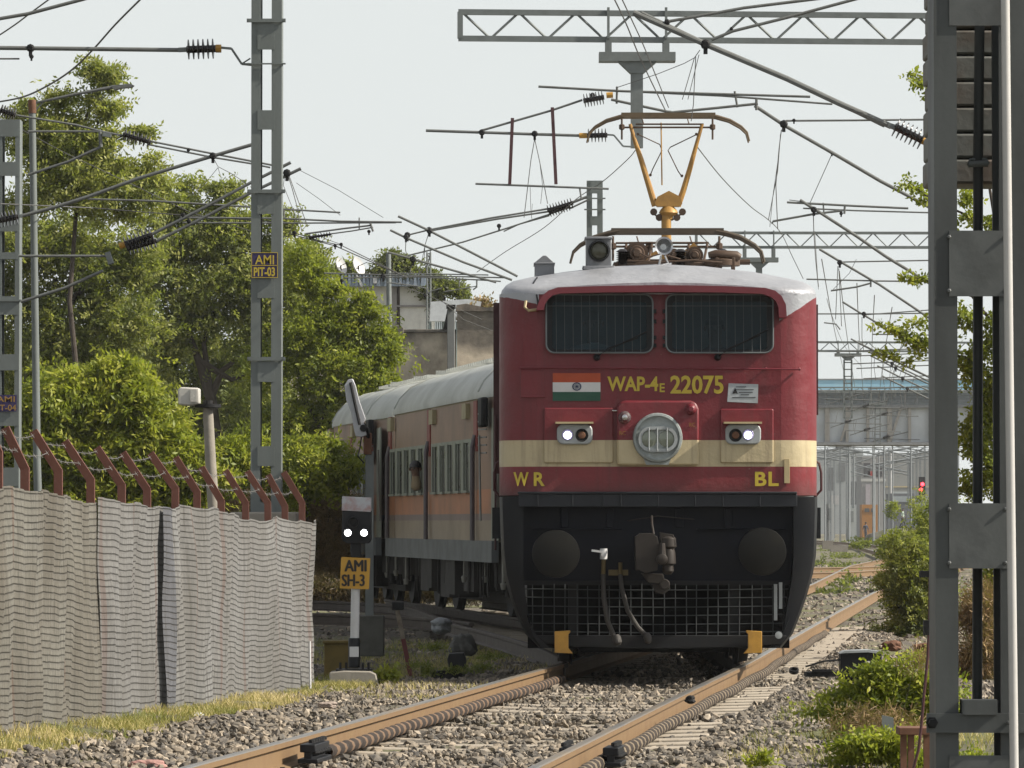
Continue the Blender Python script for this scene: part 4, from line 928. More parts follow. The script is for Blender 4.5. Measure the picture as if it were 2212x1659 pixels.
        mb = MB(); mb.box(Pt(1.75, .05, 2.92), (.4, .10, .42), R); mb.build('junction_box', m_dark, t, bevel=.03)
    # clutter under the coach; large dark boxes added to fill in the shade below
    mb = MB(); mb.box(Pt(L_/2, -W/2, .80), (L_*.9, 2.4, .6), R)
    for k in range(5): u_ = 4.2+k*1.3; mb.box(Pt(min(u_, L_-4), -.35+.1*(k % 2), .62), (1.0, .5, .5+.12*(k % 3)), R)
    mb.box(Pt(L_/2, -W/2, .45), (L_*.55, 2.0, .5), R)
    for u in np.arange(.6, L_-.6, .28):
        z0 = RNG.uniform(.25, .5); o_ = RNG.uniform(-.5, -.02); r_ = RNG.uniform(.010, .028); mb.tube([Pt(u, o_, .9), Pt(u+RNG.uniform(-.05, .05), o_, (z0+.9)/2), Pt(u+RNG.uniform(-.08, .08), o_, z0)], r_, 6)
    mb.build('underframe_and_shade_boxes', M('underframe_brown', (.03, .026, .022), .8, 0, (.6, (.02, .018, .015)), 4), t)
    mb = MB()
    for u in np.arange(.8, L_-.6, 1.15):
        z0 = RNG.uniform(.35, .55); o_ = RNG.uniform(-.35, -.02); mb.tube([Pt(u, o_, .9), Pt(u, o_, z0)], RNG.uniform(.014, .03), 6); mb.lathe(Pt(u, o_, z0), (0, 0, 1), [(0, .03), (.08, .045), (.1, .02)], 8)
    build_each(mb, 'brake_pipe', M('pale_pipe', (.34, .33, .29), .6, .2), t)
    mb = MB()
    for uc in (2.9, L_-2.2):
        for du in (-1.1, 1.1):
            if not 0.6 < uc+du < L_-.3: continue
            for o_ in (-W/2+.8, -W/2-.8): mb.lathe(Pt(uc+du, o_, .46), nl*(1 if o_ > -W/2 else -1), [(0, .49), (.03, .49), (.04, .46), (.12, .455), (.12, .38), (.06, .1), (.2, .1), (.2, 0)], 24)
        mb.box(Pt(uc, -W/2+.95, .5), (2.9, .15, .25), R); mb.box(Pt(uc, -W/2-.95, .5), (2.9, .15, .25), R)
        for du in (-.45, .45): mb.tube([Pt(uc+du, -W/2+1.0, .3), Pt(uc+du, -W/2+1.0, .8)], .10, 10)
    build_each(mb, 'bogie', m_dark, t)
    return t
cA = (-.10, 60.6); cB = (-2.06, 73.6)
c1 = coach('first coach behind the locomotive, beige and orange with barred windows and pale roof', cA, cB, groups=((3.1, 7.4, 5), (8.2, 12.6, 5)))
c2 = coach('second coach farther back, half hidden behind the signal post with its white lamp', (-2.12, 74.2), (-3.45, 83.0), groups=((2.2, 4.6, 3), (5.3, 8.2, 4)), door_near=True)
# passenger at a window of the first coach
pp = P(886, 1016, 139); J = [(0, 0, 0), (0, 0, .16), (0, -.01, .27), (0, -.03, .36), (-.02, -.04, .45), (-.17, 0, .13), (-.22, -.05, -.12), (.17, 0, .13), (.20, .02, -.10)]
J = [(0, 0, 0), (0, 0, .12), (-.01, -.01, .25), (-.02, -.03, .34), (-.03, -.04, .42)]
px_ = person('passenger with short black hair leaning at a barred window of the first coach', (pp.x+.10, pp.y-.05, pp.z-.33), J, [(.09, .08), (.10, .08), .05, .085, .055], [(0, 1), (1, 2), (2, 3), (3, 4)], [M('ochre_shirt', (.35, .27, .16), .8), m_skin], zones=lambda c: 1 if c.z > .23 else 0)
head_bits(px_, (-.02, -.035, .35), 1.05, (-.5, -.86, 0))
# ------------------------------------------------------------------ security fence on the left
fen = thing('security_fence', 'rust red fence posts with bent arms, barbed wire and pale woven netting', 'fence', ((f0.x+f1.x)/2, (f0.y+f1.y)/2, -.1))
TOP1 = [(-120, 1046), (0, 1049), (66, 1057), (132, 1067), (191, 1085)]; BOT1 = [(-120, 1592), (0, 1584), (66, 1571), (132, 1565), (191, 1580)]
TOP2 = [(190, 1074), (198, 1072), (271, 1084), (331, 1092), (377, 1089), (433, 1092), (489, 1107), (529, 1120), (582, 1113), (628, 1122), (663, 1122)]
BOT2 = [(190, 1556), (195, 1558), (271, 1550), (331, 1538), (380, 1525), (430, 1518), (489, 1512), (529, 1518), (579, 1498), (628, 1502), (663, 1489)]
def net(TOP, BOT, x0, x1, mat, seed, off=0):
    nu = int((x1-x0)/2.2); nv = 60; rows = []
    xs_ = np.linspace(x0, x1, nu)
    folds = np.array([0, 66, 132, 190, 271, 331, 377, 433, 489, 529, 582, 628, 663])
    for i_, x in enumerate(xs_):
        s = FENCE(x); yt = np.interp(x, *zip(*TOP)); yb = np.interp(x, *zip(*BOT))
        kx = np.searchsorted(folds, x); a_ = folds[max(kx-1, 0)]; b_ = folds[min(kx, 12)]; w_ = max(b_-a_, 1); ph = (x-a_)/w_ if x > 0 else ((x+120) % 60)/60
        sag = math.sin(PI*ph)
        rr_ = []
        for k in range(nv+1):
            v = k/nv; y = yt+(yb-yt)*v
            d = .05*sag*(.5+float(vnoise(np.array([x*.02]), np.array([v*1.3]), .5, 71)[0])+.5)+.035*math.sin(x/31.0+1.1*math.sin(v*2))+.012*math.sin(x*.45+seed+v*3)+.010*math.sin(x*.21+v*7)+.018*float(vnoise(np.array([x*.05]), np.array([v*2.0+seed]), .5, 33)[0])
            for fx_, fw_, fa_ in ((199, 5, .035), (212, 5, .03), (383, 5, .04), (398, 5, .03), (531, 5, .03), (120, 6, .02), (30, 8, .025), (600, 5, .03)): d += fa_*math.exp(-((x-fx_-3*math.sin(v*4+fx_))/fw_)**2)
            p = P(x, y+(9.0*sag+.5*math.sin(x*.35+v*9))*(1-v*.2), s); p = p-Vector((-.15, 1, 0)).normalized()*0+Vector((1, -.15, 0))*(d+off)
            rr_.append(p)
        rows.append(rr_)
    V = np.array([tuple(p) for r in rows for p in r]); nn = nv+1
    i2, j2 = np.meshgrid(np.arange(nu-1), np.arange(nv), indexing='ij'); a_ = (i2*nn+j2).ravel()
    Fc = np.stack([a_, a_+1, a_+nn+1, a_+nn], 1)
    o = raw_mesh('net_panel', V, Fc, mat, parent=fen, smooth=True)
    uv = o.data.uv_layers.new(name='UVMap'); U = np.repeat(xs_/66.0, nn); Vv = np.tile(np.arange(nn)/nv, nu)
    li = Fc.ravel(); uv.data.foreach_set('uv', np.stack([U[li], Vv[li]], 1).astype(np.float32).ravel())
    return o
def netmat(name, col, dcol, nrow, alpha=.06):
    m, n, b = nodes(name)
    uvn = mk(n, 'ShaderNodeUVMap'); uvn.uv_map = 'UVMap'; sep = mk(n, 'ShaderNodeSeparateXYZ'); n.links.new(uvn.outputs[0], sep.inputs[0])
    U, V_ = sep.outputs['X'], sep.outputs['Y']
    wob = noise(n, 2.6, 4, uvn.outputs[0]); vv = math_(n, 'MULTIPLY', math_(n, 'ADD', V_, math_(n, 'MULTIPLY', wob, .035)), nrow)
    saw = math_(n, 'FRACT', vv)
    cord = ramp(n, saw, [(0, (1, 1, 1)), (.10, (1, 1, 1)), (.17, (0, 0, 0)), (.86, (0, 0, 0)), (.95, (.8,)*3), (1, (1, 1, 1))])
    grime = noise(n, 1.2, 6, uvn.outputs[0], .6)
    thr = noise(n, 1, 5, uvn.outputs[0], .85, sc=(60, 9, 1))
    base = mixc(n, ramp(n, grime, [(.35, (0, 0, 0)), (.75, (1, 1, 1))]), col, dcol)
    base = mixc(n, math_(n, 'MULTIPLY', ramp(n, thr, [(.38, (0, 0, 0)), (.58, (1, 1, 1))]), .75), base, tuple(c*.5 for c in col))
    shade = ramp(n, saw, [(.1, (.80,)*3), (.5, (1, 1, 1)), (.85, (.9,)*3)])
    base = mixc(n, .6, base, shade, 'MULTIPLY')
    c = mixc(n, math_(n, 'MULTIPLY', math_(n, 'MULTIPLY', cord, ramp(n, noise(n, 9, 4, uvn.outputs[0]), [(.3, (.5,)*3), (.7, (1, 1, 1))])), .76), base, (.06, .055, .05))
    vc = math_(n, 'LESS_THAN', math_(n, 'FRACT', math_(n, 'MULTIPLY', U, 7.3)), .10); c = mixc(n, math_(n, 'MULTIPLY', math_(n, 'MULTIPLY', vc, ramp(n, noise(n, 5, 3, uvn.outputs[0]), [(.4, (0, 0, 0)), (.6, (1, 1, 1))])), .5), c, (.08, .07, .06))
    vt = math_(n, 'FRACT', math_(n, 'MULTIPLY', U, 1.03)); seam = math_(n, 'LESS_THAN', vt, .05)
    c = mixc(n, math_(n, 'MULTIPLY', seam, .35), c, (.16, .06, .035))
    c = mixc(n, ramp(n, noise(n, .9, 6, uvn.outputs[0], .7, sc=(1.6, 1, 1)), [(.42, (0, 0, 0)), (.68, (.55,)*3)]), c, tuple(q*.62 for q in dcol))
    n.links.new(c, b.inputs['Base Color']); b.inputs['Roughness'].default_value = .85
    t = mk(n, 'ShaderNodeBsdfTranslucent'); n.links.new(c, t.inputs['Color']); tp = mk(n, 'ShaderNodeBsdfTransparent')
    m1 = mk(n, 'ShaderNodeMixShader'); m1.inputs[0].default_value = .2; n.links.new(b.outputs[0], m1.inputs[1]); n.links.new(t.outputs[0], m1.inputs[2])
    m2 = mk(n, 'ShaderNodeMixShader'); hole = math_(n, 'MULTIPLY', ramp(n, thr, [(.55, (0, 0, 0)), (.75, (1, 1, 1))]), alpha*4); n.links.new(hole, m2.inputs[0])
    n.links.new(m1.outputs[0], m2.inputs[1]); n.links.new(tp.outputs[0], m2.inputs[2]); n.links.new(m2.outputs[0], n.nodes['Material Output'].inputs[0])
    bump(n, b, math_(n, 'ADD', math_(n, 'MULTIPLY', thr, .5), math_(n, 'SUBTRACT', 1, cord)), .012, .7)
    return m
n1_ = net(TOP1, BOT1, -118, 191, netmat('grimy_net', (.31, .30, .26), (.18, .15, .11), 34, .06), 1, .05); n1_['label'] = 'dirty brownish left length of netting'
n2_ = net(TOP2, BOT2, 190, 663, netmat('pale_net', (.36, .36, .355), (.235, .22, .195), 34, .03), 4, .055); n2_['label'] = 'clean pale grey length of netting'
o_ = net([(333, 1093), (346, 1091)], [(333, 1537), (346, 1535)], 333, 346, netmat('shadow_strip_net', (.23, .24, .27), (.15, .15, .16), 34, .02), 6, .095); o_['label'] = 'dark net strip standing in for a shadow stripe'  # darker net strip laid in as the shadow stripe across the net
mb = MB(); mb.poly([(224, 1510), (228, 1495), (231, 1512), (236, 1522), (234, 1530), (226, 1532), (223, 1524)][::-1], P(228, 1510, FENCE(228)).y-.12, .004); mb.build('torn_scrap', m_dark, fen)
posts = [(-62, -105, 905), (-5, -50, 880), (53, 4, 918), (125, 65, 925), (195, 133, 947), (262, 202, 961), (317, 258, 972), (378, 318, 973), (425, 372, 982), (477, 428, 1003), (530, 480, 1010), (578, 527, 1012), (615, 572, 1020), (652, 606, 1014)]
barb = {0: [], 1: []}
for k, (bx, tx, ty) in enumerate(posts):
    s = FENCE(bx); w_ = 21*s/320; yt_ = ty+ (70 if True else 0)*s/290; yb = np.interp(bx, *zip(*(BOT1+BOT2)))+ (14 if k > 1 else 20)
    D_ = F/s+.06; pb_ = PD(bx, yb+30, D_); kn = PD(bx, ty+72*s/300+14, D_); tip = PD(tx+6, ty+6, D_-.05)
    wd = .058
    mb = MB()
    for A_2, B_2 in ((pb_, kn), (kn+Vector((0, 0, -.012)), tip)):
        u_ = Vector((0, 1, 0)); d_ = (B_2-A_2).normalized(); side_ = d_.cross(u_).normalized()
        vs = [q+side_*a_*wd/2+u_*b_ for q in (A_2, B_2) for a_, b_ in ((-1, 0), (1, 0), (1, .006), (-.8, .006), (-.8, .055), (-1, .055))]
        mb.add(vs, [(0, 1, 7, 6), (1, 2, 8, 7), (2, 3, 9, 8), (3, 4, 10, 9), (4, 5, 11, 10), (5, 0, 6, 11), (5, 4, 3, 2, 1, 0), (6, 7, 8, 9, 10, 11)])
    mb.build('post', m_post, fen, smooth=20)
    barb[0].append(tip+Vector((0, -.01, -.03))); barb[1].append(kn+(tip-kn)*.42+Vector((0, -.01, 0)))
for k in (0, 1):
    pts = barb[k]; dense = []
    for a_, b_ in zip(pts, pts[1:]):
        for t in np.linspace(0, 1, 6)[:-1]: dense.append(a_.lerp(b_, t)+Vector((0, 0, -.03*math.sin(PI*t)+RNG.uniform(-.005, .005))))
    mb = MB(); mb.tube(dense, .0026, 5)
    for p in dense:
        mb.tube([p+Vector((-.012, 0, .016)), p+Vector((.012, 0, -.016))], .0014, 4); mb.tube([p+Vector((.012, .005, .014)), p+Vector((-.01, -.005, -.016))], .0014, 4)
    mb.build('barbed_wire', M('barb', (.20, .19, .18), .6, .3), fen)

# ------------------------------------------------------------------ masts
def mast(name, label, cat, s, xl0, xl1, xr0, xr1, ytop, ybot, battens, mat, straps=(), group='overhead line masts', back=.28, lip=False, lean=0):
    D = F/s; base = PD((xl0+xr1)/2, ybot, D); t = thing(name, label, cat, (base.x, D, base.z), group)
    for x0, x1 in ((xl0, xl1), (xr0, xr1)):
        mb = MB(); a_ = PD(x0, ybot, D); b_ = PD(x1, ytop, D); wd = b_.x-a_.x; th = max(.008, wd*.14); h = b_.z-a_.z; zc = (a_.z+b_.z)/2
        out = -1 if x0 == xl0 else 1; xw = a_.x if out < 0 else b_.x
        mb.box(((a_.x+b_.x)/2, D+th/2, zc), (wd, th, h)); mb.box(((a_.x+b_.x)/2, D+back-th/2, zc), (wd, th, h)); mb.box((xw-out*th/2, D+back/2, zc), (th, back-2*th-.001, h))
        mb.build('channel', mat, t)
    mb_ = None
    for y0, y1 in battens:
        mb = MB(); ins = (xl1-xl0)*.35; mb.rect(xl1-ins, y0, xr0+ins, y1, D-.008, .0075); mb.build('batten_plate', m_dplate if mat is m_dmast else mat, t)
        mb = MB(); mb.rect(xl1-ins, y0, xr0+ins, y1, D+back+.0005, .0075); mb.build('batten_plate', mat, t)
    for y0, y1, ex in straps:
        mb = MB(); mb.rect(xl0-ex, y0, xr1+ex, y1, D-.03, .02); mb.rect(xl0-ex, y0+1, xr1+ex, y1, D+back+.012, .02)
        for xx in (xl0-ex*.6, xr1+ex*.6): mb.tube([PD(xx, (y0+y1)/2, D-.04), PD(xx, (y0+y1)/2, D+back+.04)], .010, 6)
        mb.build('clamp_bar', mat, t)
    return t, D
mA, DA = mast('overhead_line_mast', 'tall grey-green lattice mast with the AMI PIT-03 plate behind the fence', 'mast', 215, 541, 564, 585, 609, -60, 1128, [(40, 107), (238, 280), (415, 462), (600, 644), (780, 825), (964, 1007), (1085, 1128)], m_mast, [(40, 48, 8), (409, 417, 7), (771, 779, 7), (136, 139, 8)])
mb = MB(); mb.rect(500-5, 1106, 640, 1190, DA-.25, .8); mb.build('footing', m_conc, mA, bevel=.02)
mb = MB(); mb.rect(543, 545, 600, 600, DA-.03, .012); sg = mb.build('sign_plate', m_blue, mA)
lettering('AMI', 551, 551, 592, 571, DA-.034, m_text, sg, bold=.012); lettering('PIT-03', 548, 577, 594, 597, DA-.034, m_text, sg, bold=.03)
mb = MB(); mb.rect(543, 572.6, 600, 574, DA-.034, .004); ring(mb, [(543, 545), (543, 600), (600, 600), (600, 545)], [(544.3, 546.3), (544.3, 598.7), (598.7, 598.7), (598.7, 546.3)], DA-.034, .003); mb.build('border', m_text, sg)
mB_, DB = mast('overhead_line_mast', 'grey mast with the faded AMI PIT-04 plate at the left edge', 'mast', 190, -22, 5, 30, 43, 258, 1140, [(258, 295), (350, 380), (470, 500), (545, 560), (640, 680), (765, 800), (888, 920), (1010, 1050)], m_mast, [(647, 651, 3)])
mb = MB(); mb.rect(-18, 853, 36, 889, DB-.03, .012); sg = mb.build('sign_plate', m_blue, mB_)
m_text2 = M('faded_ochre_lettering', (.42, .24, .05), .7, bmp=0)
lettering('AMI', -8, 856, 32, 868, DB-.034, m_text2, sg, bold=.01); lettering('PIT-04', -14, 874, 35, 887, DB-.034, m_text2, sg, bold=.01)
# big mast in the foreground on the right
mR, DR = mast('overhead_line_mast', 'large dark grey mast close to the camera at the right edge', 'mast', 480, 2022, 2066, 2163, 2236, -30, 1760, [(-30, 55), (498, 640), (1087, 1228), (1632, 1700)], m_dmast, [(1541, 1583, 20)], back=.30)
mb = MB(); mb.tube([PD(2171, -40, DR-.10), PD(2180, 800, DR-.10), PD(2192, 1760, DR-.10)], .020, 20); mb.build('sun_strip_pipe', M('sunlit_galvanised_pipe', (.62, .61, .59), .45, 0, (.2, None), 4, bmp=.001), mR)  # whitish colour puts the sun glint into the pipe
mb = MB(); mb.lathe(PD(2013, 1561, DR-.03), (0, -1, 0), [(0, .028), (.006, .028), (.008, .018), (.03, .017)], 6); mb.build('bolt', m_dark, mR)
for (bx_, by_) in ((2050, 512), (2172, 512), (2050, 628), (2172, 628), (2050, 1100), (2172, 1100), (2050, 1216), (2172, 1216), (2178, 1561)):
    mb = MB(); mb.lathe(PD(bx_, by_, DR-.032 if by_ == 1561 else DR-.009), (0, -1, 0), [(0, .010), (.008, .010), (.012, .005)], 6); mb.build('rivet', m_dplate, mR)
mb = MB(); mb.rect(2079, 1512, 2155, 1544, DR-.05, .12); mb.build('stop_block', m_dmast, mR)
# counterweight
cw = thing('counterweight', 'stack of stained grey concrete tension weights on a rod inside the big right mast', 'weight', tuple(PD(2112, 400, DR+.48)))
Dw = DR+.36
for k in range(8):
    y1 = 397-k*55.8; y0 = y1-53.5; xo = random.uniform(-3, 3); mb = MB(); mb.rect(2010+xo, y0, 2200+xo, y1, Dw, .34); mb.build('weight', M('stained_weight', (.21, .22, .21), .85, 0, (.75, (.15, .07, .03)), 5, .008), cw, bevel=.012)
mb = MB(); mb.tube([PD(2117, -40, Dw-.07), PD(2113, 350, Dw-.07), PD(2111, 1515, Dw-.07)], .023, 12); mb.build('guide_rod', m_dmast, cw)
mb = MB(); mb.tube([PD(2092, 355, Dw-.12), PD(2134, 353, Dw-.12)], .015, 10); mb.tube([PD(2092, 355, Dw-.12), PD(2096, 345, Dw-.08), PD(2130, 344, Dw-.08), PD(2134, 353, Dw-.12)], .008, 6); mb.build('guide_ring', m_galv, cw)
# lamp pole on the left, and other poles
def pole(name, label, cat, s, pts, r, mat, group=None, extra=None, cap=None):
    q = [P(x, y, s) for x, y in pts]; t = thing(name, label, cat, tuple(q[0]), group); mb = MB(); mb.tube(q, r, 14); mb.build('shaft', mat, t); return t
pC = pole('tubular_pole', 'leaning green-grey tubular pole with rusty top beside the left mast', 'pole', 180, [(84, 1130), (80, 1000), (76, 700), (72, 400), (69, 218)], [.050, .047, .044, .042, .042], m_mast)
mb = MB(); mb.tube([P(69, 216, 180), P(70, 245, 180)], .047, 14); mb.build('rusty_cap', m_rust, pC)
mb = MB(); mb.tube([P(76, 232, 178), P(78, 222, 178), P(165, 203, 178), P(250, 187, 178)], [.014, .014, .018, .022], 8); mb.tube([P(77, 238, 178), P(92, 222, 178)], .01, 6); mb.poly([(240, 186), (256, 183), (282, 181), (289, 184), (284, 188), (262, 190), (246, 194)][::-1], F/178-.06, .12); mb.build('lamp_arm', m_ohe, pC)
pD_ = pole('camera_pole', 'short concrete pole carrying a white camera box beyond the fence', 'pole', 150, [(462, 1110), (455, 1000), (449, 882)], [.085, .08, .074], m_conc)
mb = MB(); mb.lathe(P(449, 876, 150), (0, 0, 1), [(-.03, .19), (.02, .19)], 20); mb.tube([P(449, 877, 150), P(449, 865, 150)], .07, 10); mb.tube([P(418, 878, 148), P(415, 872, 148), P(412, 860, 148)], .012, 6); mb.build('mounting_plate', m_dark, pD_)
mb = MB(); mb.poly([(384, 842), (390, 836), (430, 838), (430, 872), (408, 876), (385, 874)][::-1], F/150-.25, .35); cb = mb.build('camera_box', M('white_box', (.62, .6, .55), .6), pD_, bevel=.02)
mb = MB(); mb.rect(411, 841, 425, 868, F/150-.27, .02); mb.lathe(P(415, 856, 151), (0, -1, 0), [(0, .03), (.03, .03)], 10); mb.build('box_lid', MC['white_box'], cb)
pE = pole('steel_pole', 'thin dark steel pole rising behind the first coach beside the stained wall', 'pole', 96, [(842, 850), (841, 700), (839, 546)], [.07, .062, .058], m_galv)
pF = thing('concrete_pillar', 'square grey concrete pillar in front of the stained wall above the coach roof', 'pillar', tuple(P(973, 810, 100)))
mb = MB(); mb.rect(966, 664, 982, 900, 96, .15); mb.build('shaft', M('pillar_grey', (.22, .23, .23), .85), pF, bevel=.01)
mb = MB(); mb.rect(964, 658, 984, 666, 95.9, .2); mb.poly([(957, 712), (966, 670), (970, 668), (966, 712)][::-1], 96.2, .1); mb.build('cap', m_dark, pF)
# ------------------------------------------------------------------ overhead line fittings
def insul(mb, p0, p1, nsh=6, R=.10, rc=.035):
    p0 = Vector(p0); p1 = Vector(p1); L_ = (p1-p0).length; prof = [(0, rc)]
    for k in range(nsh):
        t = L_*(k+.5)/nsh; g_ = L_/nsh*.16; prof += [(t-g_*2, rc), (t-g_, R), (t+g_*.2, R*.98), (t+g_*1.2, rc)]
    prof.append((L_, rc)); mb.lathe(p0, p1-p0, prof, 16)
CN = 0
def bracket(label, s, tubes=(), ins=(), clamps=(), wires=(), yellow=(), fins=(), group='overhead line brackets', name='bracket_arm', cat='bracket', depth=0, bars=()):
    """tubes: (points, width in view px); every point may carry its own scale"""
    allp = [p for q, w_ in tubes for p in q] or [p for q, w_ in wires for p in q]
    def pp_(p, s_=s): return P(p[0], p[1], p[2] if len(p) > 2 else s_)
    c0 = pp_(allp[len(allp)//2]); t = thing(name, label, cat, tuple(c0), group)
    for q, w_ in tubes:
        mb = MB(); mb.tube([pp_(p) for p in q], w_/2/s, 10); mb.build('tube', m_ohe, t)
    for a_, b_, R_, nsh in ins:
        mb = MB(); insul(mb, pp_(a_), pp_(b_), nsh, R_/s, R_*.36/s); mb.build('insulator', m_ins, t)
    if clamps:
        for c_ in clamps:
            r_ = (c_[2] if len(c_) > 2 else 7)/s; p = P(c_[0], c_[1], s)
            mb = MB(); mb.lathe(p+Vector((0, -r_*.8, 0)), (0, 1, 0), [(0, r_*.6), (r_*.3, r_), (r_*1.2, r_), (r_*1.6, r_*.6)], 8); mb.box(p+Vector((0, 0, -r_*1.1)), (r_*.8, r_*.8, r_*1.6)); mb.build('clamp', m_dark, t)
    for a_, b_, w_ in yellow:
        mb = MB(); mb.tube([pp_(a_), pp_(b_)], w_/2/s, 10); mb.build('end_fitting', m_yel, t)
    for q, w_ in wires:
        mb = MB(); mb.tube([pp_(p) for p in q], max(.0035, w_/2/s), 6); mb.build('dropper', m_wire, t)
    for q, w_ in fins:
        mb = MB(); pts = [pp_(p) for p in q]
        for a_, b_ in zip(pts, pts[1:]): mb.beam(a_, b_, w_/s, w_*.7/s)
        mb.build('steel_link', m_galv, t)
    for q, w_ in bars:
        mb = MB(); pts = [pp_(p) for p in q]; mb.beam(pts[0], pts[-1], w_*.9/s, w_*.9/s); mb.build('drop_bar', M('maroon_bar', (.10, .035, .04), .6), t)
    return t
bracket('horizontal tube with black insulator fixed to the PIT-03 mast near the top', 214, [([(-40, 103), (385, 108)], 9.5)], [((403, 107), (466, 105), 22, 6)], [(66, 104, 9), (68, 122, 5)], [([(-20, 127), (20, 127), (42, 127)], 4)], [((466, 105), (478, 105), 18)], [([(478, 103), (500, 105), (522, 138), (543, 140)], 7), ([(522, 138), (541, 126)], 4), ([(385, 108), (404, 107)], 13)])
bracket('thick tube crossing the top left corner of the sky', 214, [([(-40, 47), (60, 30), (181, -2), (260, -25)], 8)])
bracket('long thin tube pair with insulator sloping down from the left edge to the PIT-03 mast', 185, [([(36, 249), (165, 270), (225, 285), (440, 328), (590, 357)], 4.5), ([(320, 312), (460, 340), (540, 353), (584, 362)], 4), ([(60, 284), (215, 284)], 5), ([(216, 284), (218, 318)], 8), ([(216, 318), (150, 348), (60, 378)], 6)], [((0, 238), (34, 249), 14, 6), ((266, 290), (326, 308), 13, 7)], [(460, 338, 7), (407, 324, 4)], [([(460, 340), (471, 360), (500, 375), (530, 395)], 1.6), ([(471, 362), (482, 400), (490, 425)], 1.3), ([(471, 362), (440, 400), (400, 430)], 1.3)], fins=[([(222, 290), (240, 293)], 12)])
bracket('thick tube with black insulator rising from the left edge to the PIT-03 mast', 195, [([(45, 467), (120, 447), (190, 425), (300, 385), (460, 337), (560, 308)], 8), ([(190, 430), (330, 434), (541, 447)], 4.5)], [((-12, 478), (40, 468), 17, 7)], [(460, 337, 8)], fins=[([(36, 468), (48, 466)], 9)])
bracket('pair of tubes with thick black insulators sloping up behind the PIT-03 mast', 200, [([(326, 507), (440, 449), (541, 395), (628, 351)], 7), ([(334, 523), (440, 470), (541, 417), (650, 364)], 7), ([(40, 553), (232, 553)], 6), ([(45, 652), (140, 622), (222, 585)], 7)], [((268, 528), (330, 507), 17, 8), ((275, 538), (338, 520), 15, 8)], [(395, 464, 5), (408, 478, 5), (620, 374, 9)], [([(622, 378), (632, 410), (640, 440), (652, 500)], 2.0), ([(624, 378), (650, 450), (665, 490)], 2.0), ([(640, 395), (690, 430), (735, 465)], 1.4), ([(648, 368), (730, 410), (828, 470)], 1.4), ([(615, 380), (612, 400), (640, 470)], 1.3), ([(640, 470), (625, 505)], 1.8)], [((258, 532), (270, 528), 14)], [([(232, 545), (240, 570)], 16)])
bracket('cluster of thin registration tubes just right of the PIT-03 mast', 170, [([(390, 470), (612, 472), (735, 478), (868, 480)], 4.2), ([(395, 481), (612, 482), (855, 481)], 3.6), ([(612, 452), (735, 459)], 4), ([(613, 452), (614, 470)], 4), ([(660, 505), (740, 494), (800, 487)], 4), ([(663, 512), (760, 499), (806, 491)], 3), ([(776, 470), (776, 497)], 3), ([(800, 482), (806, 500)], 5)], [((668, 514), (716, 506), 6, 8)], [(797, 500, 4), (636, 503, 5), (724, 531, 4), (737, 528, 4)], [([(625, 505), (724, 531), (880, 600)], 2.6), ([(636, 503), (690, 520), (737, 530), (860, 590)], 2.2), ([(690, 500), (700, 515), (737, 528)], 1.5), ([(0, 440, 195), (200, 449), (420, 467), (640, 482)], 2.4), ([(0, 255), (140, 330), (300, 405), (410, 458), (560, 505), (625, 512)], 1.8)])
# portals
def portal(label, s, x0, x1, yt0, yb0, slope, pitch, chord, posts_, far=False, first=0):
    D = F/s; Lf = lambda x: slope*(x-x0)
    t = thing('overhead_line_portal', label, 'portal', tuple(PD(x0, yb0, D)), 'steel portals spanning the tracks')
    for yy in (yt0, yb0):
        for dd in (0, .45):
            mb = MB(); mb.beam(PD(x0, yy, D+dd), PD(x1, yy+slope*(x1-x0), D+dd), .06 if far else .06, chord/s); mb.build('chord', m_galv, t)
    mb = MB(); mb.beam(PD(x0+4, yt0, D), PD(x0+4, yb0, D), chord/s); mb.beam(PD(x0+4, yt0, D+.45), PD(x0+4, yb0, D+.45), chord/s)
    x = x0+first; up = False; 
    for dd in (0, .45):
        x = x0+8+first; k = 0
        while x < x1:
            xn = x+pitch/2; a_ = yt0 if k % 2 == 0 else yb0; b_ = yb0 if k % 2 == 0 else yt0
            mb.tube([PD(x, a_+Lf(x), D+dd), PD(xn, b_+Lf(xn), D+dd)], chord*.25/s, 6); x = xn; k += 1
    build_each(mb, 'lacing', m_galv, t, smooth=30)
    for (pxs, ytop_, w_, ybot_, kind) in posts_:
        mb = MB(); hw = w_*3.15
        for xx in (pxs-w_*2.35, pxs+w_*2.45): mb.rect(xx-w_*.25, yb0, xx+w_*.25, ytop_, D-.05, .5); mb.rect(xx-w_*.13, yt0-w_*.4, xx+w_*.08, yb0, D-.09, .06)
        mb.rect(pxs-hw, ytop_, pxs+hw*1.02, ytop_+w_*.75, D-.05, .30); mb.poly([(pxs-w_*1.6, ytop_+w_*.75), (pxs+w_*1.7, ytop_+w_*.75), (pxs+w_*.55, ytop_+w_*1.75), (pxs-w_*.55, ytop_+w_*1.75)][::-1], D, .2)
        if kind == 'solid': mb.rect(pxs-w_*.5, ytop_+w_*1.7, pxs+w_*.5, ybot_, D+.02, .2)
        else:
            for q in (-1, 1): mb.rect(pxs+q*w_*.9-w_*.16, ytop_+w_*1.5, pxs+q*w_*.9+w_*.16, ybot_, D+.02, .2)
            n_ = int((ybot_-ytop_)/(w_*1.9)); 
            for k in range(n_+1): yy = ytop_+w_*2.2+(ybot_-ytop_-w_*2.2)*k/max(n_, 1); mb.rect(pxs-w_, yy-w_*.12, pxs+w_, yy+w_*.12, D+.02, .2)
        mb.build('drop_post', m_galv, t)
    return t
portal('nearest lattice portal beam across the upper right sky with a drop post', 160, 990, 2400, 26, 83, .0080, 123, 12, [(1376, 112, 26, 318, 'solid')])
